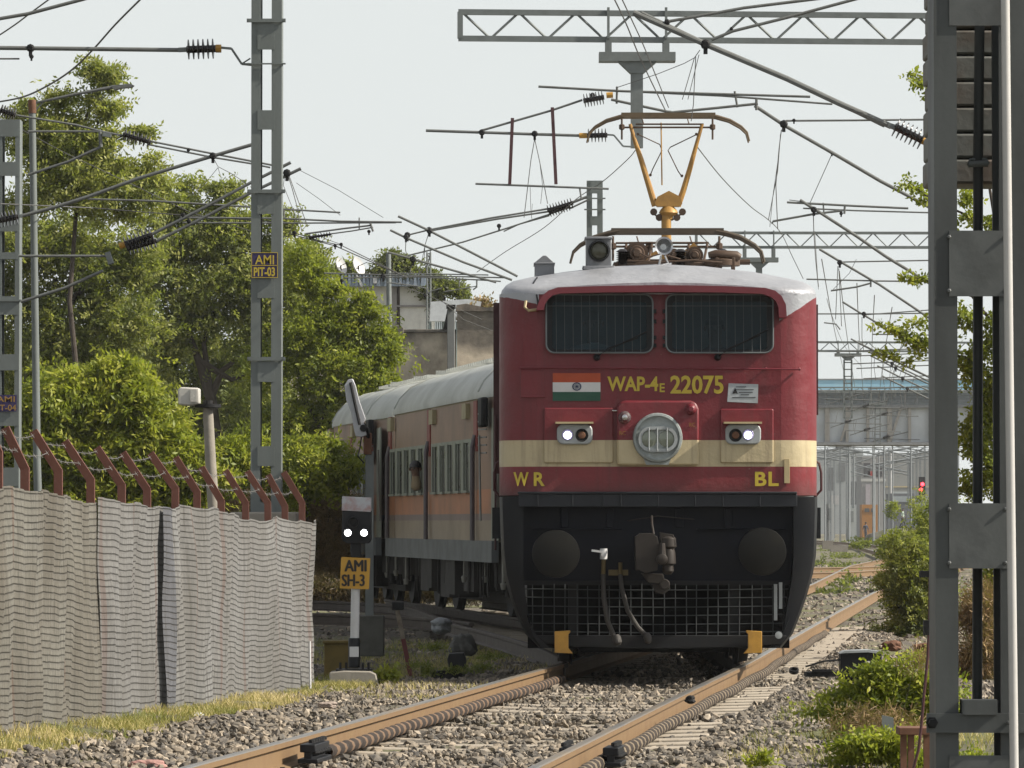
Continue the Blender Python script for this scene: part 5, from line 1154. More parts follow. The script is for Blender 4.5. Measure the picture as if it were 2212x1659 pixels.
portal('second lattice portal beam behind the locomotive roof', 82, 1500, 2300, 503, 534, .0010, 63, 6, [(1640, 556, 13, 600, 'solid')], True)
portal('third lattice portal beam above the blue roofed bridge with a ladder drop post', 53, 1700, 2300, 739, 758, .003, 42, 4.5, [(1832, 763, 9, 903, 'ladder')], True)
portal('farthest lattice portal beam level with the bridge parapet', 34, 1700, 2300, 837, 847, .001, 30, 3, [(1896, 870, 6, 960, 'ladder')], True)
# small mast with insulators behind the locomotive
mM, DM = mast('overhead_line_mast', 'short grey mast top rising behind the locomotive roof left of the pantograph', 'mast', 120, 1268, 1279, 1291, 1302, 390, 1140, [(390, 418), (467, 487), (560, 580)], m_mast, [(427, 430, 6), (451, 454, 6)])
bracket('long tubes fanning left from the mast behind the locomotive roof', 121, [([(1190, 450), (1060, 471), (925, 497)], 4.2), ([(1192, 456), (1075, 473), (926, 499)], 4.2), ([(925, 497), (880, 508)], 3.6), ([(1220, 444), (1268, 425)], 6), ([(1232, 450), (1270, 432)], 4), ([(1187, 463), (1095, 493), (1000, 523), (877, 553)], 3.6), ([(1187, 466), (1120, 485), (1088, 500)], 2.8)], [((1182, 455), (1238, 438), 12, 9), ((1186, 461), (1232, 446), 9, 8)], [(1078, 488, 5), (880, 508, 7), (927, 497, 7)], [([(1148, 470, 121), (1150, 440)], 1)])
bracket('diagonal tube dropping to the locomotive roof, upper of three', 125, [([(860, 467), (925, 497), (1010, 541), (1118, 597)], 5.5)], clamps=[(928, 500, 6)], wires=[([(926, 504), (918, 530), (916, 560), (924, 600)], 1.8), ([(918, 530), (913, 555), (905, 590)], 1.4)])
bracket('diagonal tube dropping to the locomotive roof, middle of three', 125, [([(843, 497), (880, 515), (1000, 566), (1106, 605)], 5.2)], clamps=[(877, 512, 6)], wires=[([(877, 517), (876, 540), (880, 555)], 2)])
bracket('diagonal tube dropping to the locomotive roof, lowest of three', 125, [([(838, 545), (893, 560), (1000, 590), (1072, 610)], 5)], clamps=[(892, 560, 7)], wires=[([(892, 565), (886, 585), (893, 600)], 2.4), ([(930, 540), (925, 570), (905, 592)], 2)])
bracket('pair of thin horizontal tubes with small arms in front of the pale house', 125, [([(700, 590), (840, 594), (1090, 600)], 3.2), ([(745, 600), (900, 598), (1060, 606), (1082, 608)], 3.2), ([(840, 590), (1055, 594)], 2.8), ([(835, 610), (900, 618), (925, 624), (923, 632)], 2.8), ([(918, 636), (935, 628), (955, 622)], 2.8), ([(960, 630), (1030, 618)], 2.2), ([(1030, 603), (1030, 620), (1022, 626)], 3.5), ([(992, 600), (992, 620)], 3)], clamps=[(828, 597, 6), (738, 606, 4), (918, 638, 4)], wires=[([(860, 600), (868, 618), (918, 636), (975, 660), (1040, 690)], 1.6), ([(955, 650), (1000, 690), (1065, 715)], 1.5)])
bracket('two vertical maroon bars hung from a stay tube with black insulators', 162, [([(920, 282), (1040, 286), (1155, 290), (1255, 293)], 6.5), ([(1040, 282), (1110, 262), (1190, 239), (1258, 216)], 5), ([(1027, 397), (1160, 402), (1315, 408)], 4.8), ([(1252, 405), (1256, 430)], 4)], [((1268, 293), (1312, 292), 15, 6), ((1260, 218), (1305, 210), 15, 7)], [(1041, 286, 7), (1155, 289, 7)], [([(1155, 300), (1147, 345), (1132, 470)], 2), ([(1155, 300), (1166, 350), (1183, 440)], 2), ([(1145, 400), (1147, 460), (1150, 478)], 1.3), ([(1166, 350), (1172, 400), (1168, 440)], 1.3)], [((1251, 293), (1268, 293), 12), ((1310, 206), (1324, 205), 13)], [([(1312, 291), (1326, 292), (1346, 316), (1366, 317)], 5)], bars=[([(1107, 255), (1101, 398)], 8), ([(1193, 232), (1201, 398)], 8)])
bracket('long tube and stay crossing behind the raised pantograph', 158, [([(1163, 187), (1345, 197), (1480, 201), (1750, 209)], 5.5), ([(1320, 215), (1440, 241), (1450, 242)], 6), ([(1450, 243), (1540, 234), (1637, 224)], 6), ([(1345, 197), (1560, 207), (1798, 225)], 4.5), ([(1587, 197), (1593, 232)], 5), ([(1333, 187), (1332, 224)], 5), ([(1634, 213), (1634, 238)], 6)], clamps=[(1280, 206, 6)])
# right hand side brackets
bracket('thickest diagonal tube with black insulator fixed to the big right mast', 190, [([(1368, 27), (1525, 96), (1700, 170), (1810, 222), (1925, 273)], 13), ([(1820, 230), (1910, 274)], 4), ([(1385, 27), (1510, 86)], 7)], [((1932, 273), (1996, 305), 22, 7)], [(1524, 96, 11), (1441, 48, 7)], [([(1512, 108), (1500, 125), (1490, 160), (1474, 215)], 2), ([(1510, 118), (1497, 170), (1486, 215)], 1.8), ([(1503, 122), (1500, 180), (1498, 225), (1493, 262)], 2.2), ([(1500, 125), (1478, 137), (1420, 160), (1330, 190)], 1.8)], [((1990, 302), (2004, 308), 17)], [([(1918, 270), (1936, 276)], 15)])
bracket('long grey tube from the portal beam up past the top edge, left one', 190, [([(1440, 47), (1520, 33), (1607, 17), (1760, -2), (1900, -20)], 7)], fins=[([(1444, 33), (1460, 28), (1475, 34)], 5)])
bracket('long grey tube from the portal beam up past the top edge, right one', 190, [([(1537, 86), (1584, 67), (1700, 38), (1852, -3), (1900, -16)], 7)], clamps=[(1580, 62, 4)])
bracket('second diagonal tube down to the big right mast below the thick one', 150, [([(1630, 228), (1693, 270), (1810, 337), (1900, 390), (2022, 455)], 8), ([(1697, 261), (1840, 260), (2030, 258)], 4.5)], clamps=[(1693, 268, 9), (1715, 260, 4), (1797, 330, 4)], wires=[([(1688, 280), (1683, 320), (1676, 400), (1680, 495)], 2.2), ([(1686, 290), (1680, 370), (1660, 475)], 1.8), ([(1683, 330), (1670, 420), (1663, 490)], 1.4), ([(1797, 333), (1785, 360), (1750, 438)], 1.8)])
bracket('third diagonal tube with short registration arms right of the pantograph', 130, [([(1728, 432), (1765, 455), (1850, 510), (1915, 555), (2030, 625)], 7), ([(1700, 437), (1850, 445), (1962, 450)], 5), ([(1735, 450), (1850, 455), (2030, 460)], 3.5), ([(1668, 484), (1670, 478), (1760, 462), (1820, 455)], 5), ([(1825, 443), (1824, 462)], 5), ([(1778, 438), (1780, 462)], 3.5)], clamps=[(1758, 453, 7), (1817, 461, 4)], wires=[([(1757, 462), (1758, 500), (1762, 560), (1768, 620)], 2.2), ([(1705, 432), (1730, 435)], 2)])
bracket('fourth diagonal tube level with the second portal beam', 105, [([(1770, 538), (1820, 568), (1900, 615), (2030, 702)], 5.5), ([(1742, 603), (1900, 607), (2030, 608)], 3.5), ([(1795, 628), (1850, 620), (1880, 612)], 4), ([(1815, 566), (2030, 562)], 3.2), ([(1881, 607), (1881, 620)], 4)], clamps=[(1814, 567, 6)], wires=[([(1810, 575), (1808, 620), (1805, 690)], 1.8), ([(1812, 580), (1815, 640), (1818, 705)], 1.8), ([(1850, 560), (1835, 590), (1800, 625)], 1.3)])
bracket('fifth diagonal tube behind the leafy sprays at right', 88, [([(1820, 652), (1865, 680), (1930, 718), (2030, 775)], 4.5), ([(1765, 678), (1900, 678), (2030, 676)], 3), ([(1868, 680), (2030, 668)], 2.6), ([(1885, 702), (1885, 722), (2030, 724)], 3), ([(1780, 697), (1806, 700), (1815, 712)], 3)], clamps=[(1866, 678, 5)], wires=[([(1862, 685), (1862, 730), (1866, 760)], 1.6)])
for k, (x, y, s) in enumerate(((1838, 732, 70), (1856, 742, 66), (1880, 768, 60), (1895, 790, 56), (1905, 812, 50), (1872, 758, 63))):
    names = ('upper', 'second', 'fourth', 'fifth', 'lowest', 'third')
    bracket('%s of six faint diagonal tubes stepping down over the far tracks' % names[k], s, [([(x, y), (x+60, y+30), (x+140, y+68), (2040, y+68+(2040-x-140)*.5)], 3.6), ([(x-30, y+28), (x+60, y+24), (2030, y+20)], 2.6)], clamps=[(x+55, y+27, 4)], wires=[([(x+52, y+30), (x+50, y+60), (x+54, y+90)], 1.3), ([(x+80, y+24), (x+70, y+60)], 1.2)])
for k in range(7):
    y = 862+k*17; x = 1782+(k*41 % 120); s_ = 44-k*2.2; nm = ('highest', 'second', 'third', 'fourth', 'fifth', 'sixth', 'lowest')[k]
    bracket('%s of seven tiny brackets seen against the pale bridge girder' % nm, s_, [([(x, y), (x+45, y+1), (x+120, y+3)], 2.0), ([(x+10, y+10), (x+60, y-6), (x+95, y-14)], 2.2)], [((x+40, y-1), (x+54, y-5), 4, 5)], wires=[([(x+60, y-6), (x+58, y+15), (x+64, y+26)], 1.0), ([(x+20, y), (x+24, y-22)], 1.0)])
# overhead wires
def wire(label, pts, r=.007, group='overhead wires'):
    q = []
    P3 = [P(*p) for p in pts]
    for i_ in range(len(P3)-1):
        a0 = P3[max(i_-1, 0)]; a1 = P3[i_]; a2 = P3[i_+1]; a3 = P3[min(i_+2, len(P3)-1)]
        for k in range(6):
            t = k/6; q.append(.5*((2*a1)+(-a0+a2)*t+(2*a0-5*a1+4*a2-a3)*t*t+(-a0+3*a1-3*a2+a3)*t**3))
    q.append(P3[-1]); mb = MB(); mb.tube(q, r, 6); return mb.build('overhead_wire', m_wire, label=label, cat='wire', group=group)
wire('heavy sagging cable curving across the top left sky to the left edge', [(-30, 224, 190), (40, 212, 195), (90, 192, 200), (150, 155, 205), (200, 108, 210), (250, 52, 215), (310, -8, 222)], .010)
wire('short cable cutting the top left corner', [(-20, 88, 200), (30, 55, 205), (70, 25, 208), (115, -8, 212)], .008)
wire('left of the two contact wires running from the top edge to the pantograph', [(1318, -20, 240), (1352, 50, 220), (1385, 130, 205), (1437, 238, 172)], .0075)
wire('right of the two contact wires running from the top edge to the pantograph', [(1335, -20, 240), (1368, 50, 222), (1395, 110, 208), (1444, 232, 172)], .0065)
wire('wire sagging from the pantograph to the small mast and down to the train roof', [(1372, 325, 150), (1355, 345, 146), (1302, 392, 135), (1245, 430, 128), (1175, 492, 118), (1090, 545, 108), (1030, 588, 102)], .007)
wire('wire sagging right from the pantograph over the cab corner', [(1502, 312, 160), (1560, 385, 140), (1620, 445, 122), (1660, 475, 112), (1688, 505, 106), (1712, 555, 100), (1735, 602, 96)], .008)
wire('thin wire joining the second portal beam to the locomotive corner', [(1760, 500, 90), (1764, 560, 86), (1768, 625, 82)], .006)
for k in range(6): wire('%s of six faint contact wires running away over the far tracks' % ('leftmost', 'second', 'third', 'fourth', 'fifth', 'rightmost')[k], [(1775+k*38, 560+k*26, 86), (1800+k*28, 700+k*14, 58), (1822+k*20, 800+k*7, 42), (1840+k*14, 880+k*4, 30)], .012)
wire('long thin wire from the upper sky down to the faint far brackets', [(1786, 645, 80), (1800, 690, 74), (1826, 750, 62), (1860, 790, 52)], .008)
# ------------------------------------------------------------------ foliage
def leaves(clumps, s, leaf=.085, asp=.42, sprig=9, droop=.35, dens=1.0, Y0=None, depth=1.0, rbias=0.0, spread=.24, sub=True):
    """clumps: (x, y, rx, ry, count) in view px; returns vertices, quads, per-face random"""
    Vs = []; At = []
    for cl in clumps:
        x, y, rx, ry, cnt = cl[:5]; cnt = cnt*(1.7 if sub else 1); s_ = cl[5] if len(cl) > 5 else s
        c = np.array(P(x, y, s_)); R_ = np.array([rx/s_, min((rx+ry)/2/s_*depth, 2.5), ry/s_])
        ns = int(cnt*dens)
        # secondary lumps so that the crown is uneven, with gaps
        nl = max(4, int(ns/40)) if sub else 0
        if nl:
            d = RNG.normal(size=(nl, 3)); d /= np.linalg.norm(d, axis=1)[:, None]; lc = d*(RNG.uniform(.25, 1, nl)**.6)[:, None]
            k = RNG.integers(0, nl, ns); lr = RNG.uniform(.25, .5, nl)
            q = lc[k]+RNG.normal(size=(ns, 3))*lr[k][:, None]*np.where(RNG.random(ns) < .12, 1.15, .52)[:, None]; tone = RNG.uniform(-.16, .16, nl)[k]
        else:
            d = RNG.normal(size=(ns, 3)); d /= np.linalg.norm(d, axis=1)[:, None]; q = d*RNG.uniform(0, 1, ns)[:, None]**.5; tone = np.zeros(ns)
        base = c+q*R_
        ax = RNG.normal(size=(ns, 3)); ax[:, 2] = ax[:, 2]*.4-droop; ax /= np.linalg.norm(ax, axis=1)[:, None]
        side = np.cross(ax, RNG.normal(size=(ns, 3))); side /= np.linalg.norm(side, axis=1)[:, None]
        up = np.cross(ax, side)
        t0 = np.clip(RNG.random(ns)*.75+tone+.12+rbias, 0, 1)
        for j in range(sprig):
            f = (j//2)/(sprig/2); sg = 1 if j % 2 else -1
            o = base+ax*(f*spread)[..., None] if np.ndim(f) else base+ax*(f*spread)
            L_ = leaf*RNG.uniform(.7, 1.25, ns)[:, None]
            ld = side*sg*.8+ax*.45+RNG.normal(size=(ns, 3))*.28; ld /= np.linalg.norm(ld, axis=1)[:, None]
            wd = np.cross(ld, up+RNG.normal(size=(ns, 3))*.5); wd /= np.linalg.norm(wd, axis=1)[:, None]
            q4 = np.stack([o, o+ld*L_*.5+wd*L_*asp*.5, o+ld*L_, o+ld*L_*.5-wd*L_*asp*.5], 1)
            Vs.append(q4.reshape(-1, 3)); At.append(np.clip(t0+RNG.uniform(-.12, .12, ns), 0, 1))
    V = np.concatenate(Vs); n_ = len(V)//4
    return V, np.arange(n_*4).reshape(-1, 4), np.concatenate(At)
def tree(name, label, cat, s, base, trunk, clumps, mat, group=None, limbs=(), tr=.12, crown='crown', **kw):
    b_ = P(base[0], base[1], s); t = thing(name, label, cat, tuple(b_), group)
    V, Fc, A_2 = leaves(clumps, s, **kw)
    raw_mesh(crown, V, Fc, mat, A_2, parent=t)
    if trunk:
        mb = MB(); q = [P(x, y, s) for x, y in trunk]; n_ = len(q); mb.tube(q, [tr*(1-.75*k/(n_-1)) for k in range(n_)], 10)
        for lb in limbs: ql = [P(x, y, s) for x, y in lb]; m_ = len(ql); mb.tube(ql, [tr*.45*(1-.8*k/(m_-1)) for k in range(m_)], 7)
        mb.build('trunk', m_wood, t)
    return t
TG = 'trees behind the overhead masts'
tree('broadleaf_tree', 'tallest feathery tree at the top left with sky showing through its crown', 'tree', 112, (180, 1180), [(180, 1180), (175, 900), (150, 650), (165, 450), (175, 300), (200, 200)],
     [(150, 215, 55, 40, 120), (215, 175, 45, 35, 120), (205, 150, 30, 25, 60), (255, 240, 40, 25, 80), (110, 265, 60, 40, 160), (170, 290, 85, 50, 260), (90, 330, 70, 60, 230), (240, 320, 70, 45, 200), (310, 275, 22, 14, 30), (300, 285, 18, 12, 24), (300, 360, 55, 45, 150), (345, 385, 30, 25, 50), (160, 400, 110, 60, 420), (60, 420, 70, 70, 250), (260, 430, 90, 50, 300), (40, 240, 60, 40, 110)],
     m_leafd, TG, [[(165, 450), (230, 380), (300, 360)], [(165, 450), (100, 350), (90, 330)], [(170, 350), (215, 260), (215, 175)], [(172, 380), (250, 300), (310, 275)]], .07, leaf=.10, spread=.30, rbias=.12)
tree('broadleaf_tree', 'wide olive green tree at the left edge behind the leaning pole', 'tree', 100, (90, 1190), [(90, 1190), (90, 900), (110, 700), (120, 600)],
     [(60, 520, 100, 70, 420), (160, 520, 110, 70, 520), (40, 640, 90, 80, 420), (150, 640, 120, 80, 600), (60, 780, 100, 80, 460), (260, 560, 90, 70, 420), (260, 680, 90, 80, 450), (180, 780, 110, 70, 480), (-30, 560, 60, 120, 250)],
     m_leafb, TG, [[(110, 700), (180, 620), (200, 560)]], .22, leaf=.11, spread=.3, rbias=.05)
tree('broadleaf_tree', 'broad mid green tree filling the view behind the PIT-03 mast', 'tree', 92, (470, 1190), [(470, 1190), (470, 980), (455, 860), (430, 780), (400, 700)],
     [(420, 430, 80, 40, 260), (490, 420, 45, 30, 120), (380, 500, 100, 60, 460), (490, 510, 90, 60, 400), (350, 600, 90, 60, 420), (460, 600, 110, 60, 540), (560, 600, 90, 60, 430), (620, 540, 60, 45, 170), (580, 490, 50, 40, 150), (400, 700, 100, 60, 430), (520, 690, 100, 60, 460), (630, 650, 80, 60, 330), (590, 760, 90, 60, 300), (560, 860, 80, 50, 210), (520, 930, 60, 50, 130), (690, 550, 24, 20, 30), (600, 950, 60, 60, 190), (350, 780, 70, 50, 200)],
     m_leafd, TG, [[(430, 780), (500, 820), (560, 800)], [(455, 860), (480, 800), (520, 770), (560, 720)], [(400, 700), (350, 620)], [(455, 860), (440, 740), (470, 640)]], .22, leaf=.115, spread=.32)
tree('broadleaf_tree', 'bright green tree between the PIT-03 mast and the stained wall', 'tree', 104, (700, 1190), [(700, 1190), (705, 950), (710, 800), (715, 700)],
     [(670, 610, 55, 45, 200), (640, 570, 50, 45, 160), (725, 665, 40, 30, 120), (770, 650, 22, 20, 50), (725, 615, 20, 18, 40), (690, 700, 80, 55, 360), (780, 700, 60, 50, 230), (800, 770, 60, 55, 260), (720, 790, 90, 65, 420), (640, 760, 60, 60, 230), (770, 840, 70, 50, 260), (680, 880, 80, 60, 330), (830, 720, 25, 30, 60), (835, 800, 22, 30, 50), (740, 940, 60, 60, 230), (680, 980, 70, 60, 240), (740, 1020, 40, 40, 120), (620, 900, 60, 60, 240), (560, 800, 50, 60, 200)],
     m_leafy, TG, [[(710, 800), (780, 740), (810, 720)], [(705, 950), (650, 850), (640, 760)]], .16, leaf=.10, spread=.28, rbias=-.10)
BG_ = 'bushes behind the fence'
tree('leafy_bush', 'sunlit yellow-green feathery bush behind the left half of the fence', 'bush', 135, (260, 1180), [(260, 1180), (258, 1050), (250, 950)],
     [(180, 850, 90, 60, 420), (110, 900, 80, 60, 380), (270, 850, 70, 55, 330), (60, 1000, 80, 70, 380), (170, 960, 100, 70, 520), (290, 930, 80, 70, 440), (230, 1040, 110, 60, 480), (370, 1010, 80, 55, 330), (360, 940, 60, 50, 250), (430, 1010, 50, 40, 130), (330, 1080, 90, 40, 240), (110, 1080, 110, 50, 420), (20, 900, 50, 80, 200), (240, 790, 40, 25, 90)],
     m_leafy, BG_, [[(258, 1050), (180, 950), (150, 900)], [(258, 1050), (340, 980), (370, 950)]], .07, leaf=.115, asp=.36, sprig=13, spread=.42, droop=.5, rbias=.08)
tree('leafy_bush', 'low pale green bush right of the PIT-03 mast behind the last fence posts', 'bush', 128, (660, 1160), [(660, 1160), (662, 1080), (665, 1020)],
     [(640, 1010, 55, 55, 220), (700, 1000, 60, 60, 240), (740, 1030, 30, 50, 110), (640, 1060, 40, 40, 110), (560, 990, 60, 60, 160), (500, 1000, 50, 50, 120)],
     m_leafy, BG_, (), .05, leaf=.10, asp=.36, sprig=11, spread=.36, droop=.5)
tree('dry_bush', 'tangled brown dry brush behind the right end of the fence', 'bush', 125, (700, 1230), [(700, 1235), (705, 1160), (712, 1100)],
     [(700, 1120, 60, 60, 460), (640, 1090, 60, 50, 260), (560, 1080, 70, 45, 330), (480, 1070, 60, 40, 260), (700, 1190, 60, 50, 420), (745, 1130, 30, 60, 200), (735, 1200, 35, 40, 220), (420, 1080, 50, 30, 120)],
     m_dry, BG_, [[(705, 1160), (680, 1100), (670, 1070)], [(705, 1160), (735, 1110), (740, 1080)]], .02, leaf=.13, asp=.10, sprig=10, spread=.30, droop=-.2)
V_, F_, A_3 = leaves([(x, y+(x*37 % 23), 75, 62, 330) for x in range(-60, 640, 70) for y in (760, 860, 960, 1060)]+[(x, 1090, 60, 40, 260) for x in range(-60, 740, 60)], 82, leaf=.13, spread=.36, rbias=-.05)
tag(raw_mesh('thicket', V_, F_, m_leafd, A_3), 'dense green thicket closing the gaps under the trees behind the fence', kind='stuff')
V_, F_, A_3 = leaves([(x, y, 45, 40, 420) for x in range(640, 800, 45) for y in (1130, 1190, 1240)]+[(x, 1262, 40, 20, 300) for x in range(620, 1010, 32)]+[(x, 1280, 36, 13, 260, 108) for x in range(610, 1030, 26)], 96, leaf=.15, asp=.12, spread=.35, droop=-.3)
tag(raw_mesh('dry_undergrowth', V_, F_, leafmat('dry_shaded_brush', [(0, (.04, .03, .018)), (.5, (.10, .07, .035)), (1, (.20, .14, .07))], .15), A_3), 'brown dry undergrowth with yard shade in its colour and low rows, beyond the yard track left of the coach', kind='stuff')  # darker brush copy; yard shade is in its colour and low rows
# far trees beyond the house
FG = 'far trees beyond the pale house'
tree('far_tree', 'dark far tree rising above the pale house roof behind the thin steel pole', 'tree', 60, (860, 1145), [(860, 1145), (860, 600)], [(830, 570, 25, 22, 130), (860, 575, 30, 25, 160), (890, 580, 25, 20, 110), (845, 552, 16, 12, 50), (905, 590, 14, 10, 30)], m_leafo, FG, (), .2, leaf=.16, spread=.4)
tree('far_tree', 'far tree between the pale house roof and the locomotive', 'tree', 60, (960, 1145), [(960, 1145), (960, 640)], [(940, 620, 30, 22, 130), (975, 630, 30, 20, 130), (1000, 640, 16, 12, 40), (940, 600, 14, 12, 36)], m_leafo, FG, (), .2, leaf=.16, spread=.4)
tree('far_tree', 'small far tree behind the satellite dishes', 'tree', 60, (745, 1145), [(745, 1145), (745, 590)], [(735, 575, 20, 16, 60), (770, 590, 16, 12, 40), (712, 590, 18, 16, 50)], m_leafo, FG, (), .2, leaf=.16, spread=.4)
tree('far_tree', 'brownish hazy tree just left of the locomotive cab top', 'tree', 66, (1045, 1145), [(1045, 1145), (1045, 680)], [(1050, 660, 22, 26, 130), (1020, 680, 20, 16, 60)], m_dry, FG, (), .2, leaf=.14, spread=.4)
# right hand vegetation
RG = 'vegetation on the right of the tracks'
tree('wild_bush', 'dark green spreading bush beside the far rails left of the big right mast', 'bush', 150, (1965, 1400), [(1965, 1400), (1960, 1330), (1955, 1270)],
     [(1965, 1190, 45, 45, 260), (1945, 1240, 42, 40, 230), (1985, 1260, 50, 70, 420), (1950, 1310, 48, 42, 320), (1985, 1345, 50, 50, 420), (2040, 1270, 70, 110, 300), (1930, 1365, 40, 30, 180)],
     m_leafb, RG, [[(1960, 1330), (1900, 1270), (1870, 1250)], [(1960, 1330), (1880, 1340), (1830, 1352)]], .02, leaf=.055, sprig=10, spread=.20, rbias=.15)
tree('wild_bush', 'pale green bush behind the dark spreading bush on the right verge', 'bush', 95, (1950, 1290), [(1950, 1290), (1950, 1190)],
     [(1945, 1175, 30, 25, 120), (1985, 1172, 28, 22, 130), (2003, 1130, 14, 45, 110), (1925, 1195, 25, 16, 60), (1990, 1190, 40, 60, 260), (2050, 1150, 50, 80, 200)], m_leafy, RG, (), .02, leaf=.08, spread=.25)
tree('wild_bush', 'small thin bush rising behind the two far walkers', 'bush', 50, (1950, 1210), [(1950, 1210), (1950, 1130)], [(1926, 1098, 13, 20, 45), (1930, 1165, 30, 12, 80), (1984, 1085, 12, 26, 45), (1850, 1172, 34, 8, 60)], m_leafy, RG, (), .03, leaf=.12, spread=.3)
tree('wild_bush', 'bright sunlit bush at the foot of the big right mast, the taller one', 'bush', 300, (1900, 1560), [(1930, 1600), (1925, 1540), (1915, 1490)],
     [(1870, 1480, 55, 22, 55), (1930, 1462, 50, 26, 75), (1985, 1480, 35, 45, 85), (1815, 1502, 60, 18, 42), (1905, 1515, 80, 24, 95), (1970, 1545, 45, 40, 90), (1770, 1535, 40, 12, 16), (1850, 1550, 60, 20, 50), (1960, 1430, 40, 16, 22), (2050, 1520, 50, 40, 80)],
     m_leafy, RG, [[(1925, 1540), (1850, 1510), (1770, 1495)], [(1925, 1540), (1980, 1490)], [(1925, 1540), (1840, 1470), (1815, 1445)]], .005, leaf=.048, asp=.45, sprig=9, spread=.17, droop=-.1, rbias=-.02)
tree('wild_bush', 'small yellow-green bush at the bottom edge left of the big right mast', 'bush', 345, (1880, 1680), [(1880, 1690), (1880, 1620)],
     [(1850, 1612, 60, 20, 60), (1905, 1592, 50, 26, 70), (1880, 1645, 80, 22, 110), (1955, 1640, 60, 25, 80), (1805, 1645, 40, 10, 18), (2040, 1650, 90, 20, 100)],
     m_leafy, RG, (), .005, leaf=.042, asp=.45, sprig=9, spread=.14, droop=-.1, rbias=-.04)
tree('leafy_tree', 'sparse roadside tree whose leafy sprays reach out left of the big right mast', 'tree', 190, (2250, 1560), [(2250, 1560), (2255, 1200), (2230, 900), (2200, 650), (2150, 480), (2120, 300)],
     [(1968, 160, 12, 10, 8), (1985, 182, 14, 9, 12), (2010, 190, 12, 9, 10), (1955, 385, 8, 8, 5), (1965, 400, 10, 8, 8), (1985, 412, 12, 8, 10), (2005, 425, 12, 9, 12),
      (1956, 598, 8, 6, 6), (1975, 602, 12, 7, 10), (1998, 606, 12, 9, 14), (1910, 705, 14, 8, 8), (1935, 712, 16, 9, 14), (1960, 728, 18, 12, 20), (1990, 740, 22, 16, 34), (1925, 770, 14, 9, 12), (1985, 695, 16, 10, 14), (1905, 760, 10, 6, 6), (1970, 775, 16, 8, 10),
      (2085, 430, 22, 24, 30), (2095, 470, 30, 14, 26), (2085, 690, 24, 40, 70), (2140, 720, 30, 50, 90), (2100, 790, 40, 50, 150), (2140, 860, 40, 60, 190), (2110, 940, 40, 60, 190), (2140, 1020, 40, 60, 220), (2090, 1050, 20, 40, 60), (2140, 480, 30, 20, 30), (2150, 1250, 30, 60, 120), (2200, 800, 50, 200, 500), (2210, 1100, 40, 150, 300)],
     m_leafy, RG, [[(2200, 650), (2100, 470), (2010, 430), (1960, 390)], [(2230, 900), (2100, 780), (2000, 740), (1905, 705)], [(2120, 300), (2060, 220), (2005, 190), (1965, 155)], [(2220, 800), (2100, 640), (2000, 605), (1955, 597)]], .05, leaf=.062, asp=.55, sprig=8, spread=.17, droop=.1, sub=False, depth=.6)
tree('dry_bush', 'brown withered brush seen through the gap low in the big right mast', 'bush', 205, (2120, 1520), [(2125, 1520), (2120, 1420)],
     [(2110, 1330, 45, 50, 260), (2130, 1400, 40, 60, 320), (2100, 1450, 40, 40, 140), (2140, 1290, 30, 30, 90)], m_dry, RG, (), .01, leaf=.09, asp=.12, sprig=10, spread=.2, droop=-.1)
V_, F_, A_3 = [], [], []
cl_ = []
for k in range(85):
    Y_ = 95+RNG.random()**1.6*300; x_ = RNG.uniform(1770, 2030); s_ = F/Y_; cl_.append((x_, 1128+s_*1.64, 14*s_/30*RNG.uniform(.5, 2.0), 1.6*s_/30+.8, 22, s_)) if not (1845 < x_ < 1900 and s_ > 24) else None
V_, F_, A_3 = leaves(cl_, 40, leaf=.14, spread=.28, droop=-.4, sub=False)
tag(raw_mesh('yard_scrub', V_, F_, m_leafo, A_3), 'low olive scrub scattered over the far yard', kind='stuff')
tree('dry_bush', 'dry reddish-brown stems tangled among the bright bushes by the big right mast', 'bush', 320, (1930, 1650), [(1930, 1650), (1925, 1560)],
     [(1900, 1560, 80, 30, 90), (1960, 1590, 50, 40, 80), (1850, 1580, 60, 16, 45), (1985, 1430, 20, 25, 25), (1940, 1640, 60, 20, 50)], m_dry, RG, [[(1925, 1600), (1870, 1540), (1830, 1500)], [(1930, 1610), (1960, 1500), (1975, 1440)]], .005, leaf=.09, asp=.07, sprig=7, spread=.12, droop=-.4, sub=False)
# low weeds
tree('weed_clump', 'green weeds around the concrete block of the shunt signal', 'weed', 226, (740, 1490), None, [(690, 1483, 28, 8, 60), (725, 1478, 20, 10, 45), (765, 1484, 25, 8, 55), (670, 1490, 15, 8, 25), (800, 1490, 20, 5, 25)], m_leafy, 'weeds on the verge', leaf=.035, asp=.5, sprig=7, spread=.07, droop=-.5, sub=False)
tree('weed_clump', 'shaded weeds around the dark stones left of the locomotive', 'weed', 222, (980, 1465), None, [(930, 1455, 30, 7, 40), (985, 1452, 35, 6, 45), (1040, 1445, 35, 7, 45), (900, 1440, 25, 6, 25), (1060, 1420, 30, 6, 35), (940, 1400, 30, 6, 30)], m_leafb, 'weeds on the verge', leaf=.035, asp=.4, sprig=7, spread=.07, droop=-.6, sub=False)
tree('weed_plant', 'single upright weed with feathery leaves right of the signal block', 'weed', 226, (840, 1480), [(838, 1487), (838, 1460)], [(838, 1462, 12, 10, 14), (845, 1472, 10, 10, 10), (828, 1455, 8, 8, 6), (852, 1452, 6, 6, 5)], m_leafy, 'weeds on the verge', (), .004, leaf=.07, asp=.4, sprig=9, spread=.12, droop=-.3, sub=False, rbias=.3)
tree('weed_plant', 'small weed growing on the ballast at the bottom edge', 'weed', 350, (1640, 1655), None, [(1640, 1640, 14, 8, 9), (1655, 1632, 10, 10, 7), (1625, 1650, 20, 6, 9), (1660, 1655, 16, 6, 8)], m_leafy, 'weeds on the verge', leaf=.055, asp=.3, sprig=6, spread=.05, droop=-.7, sub=False, rbias=.2)
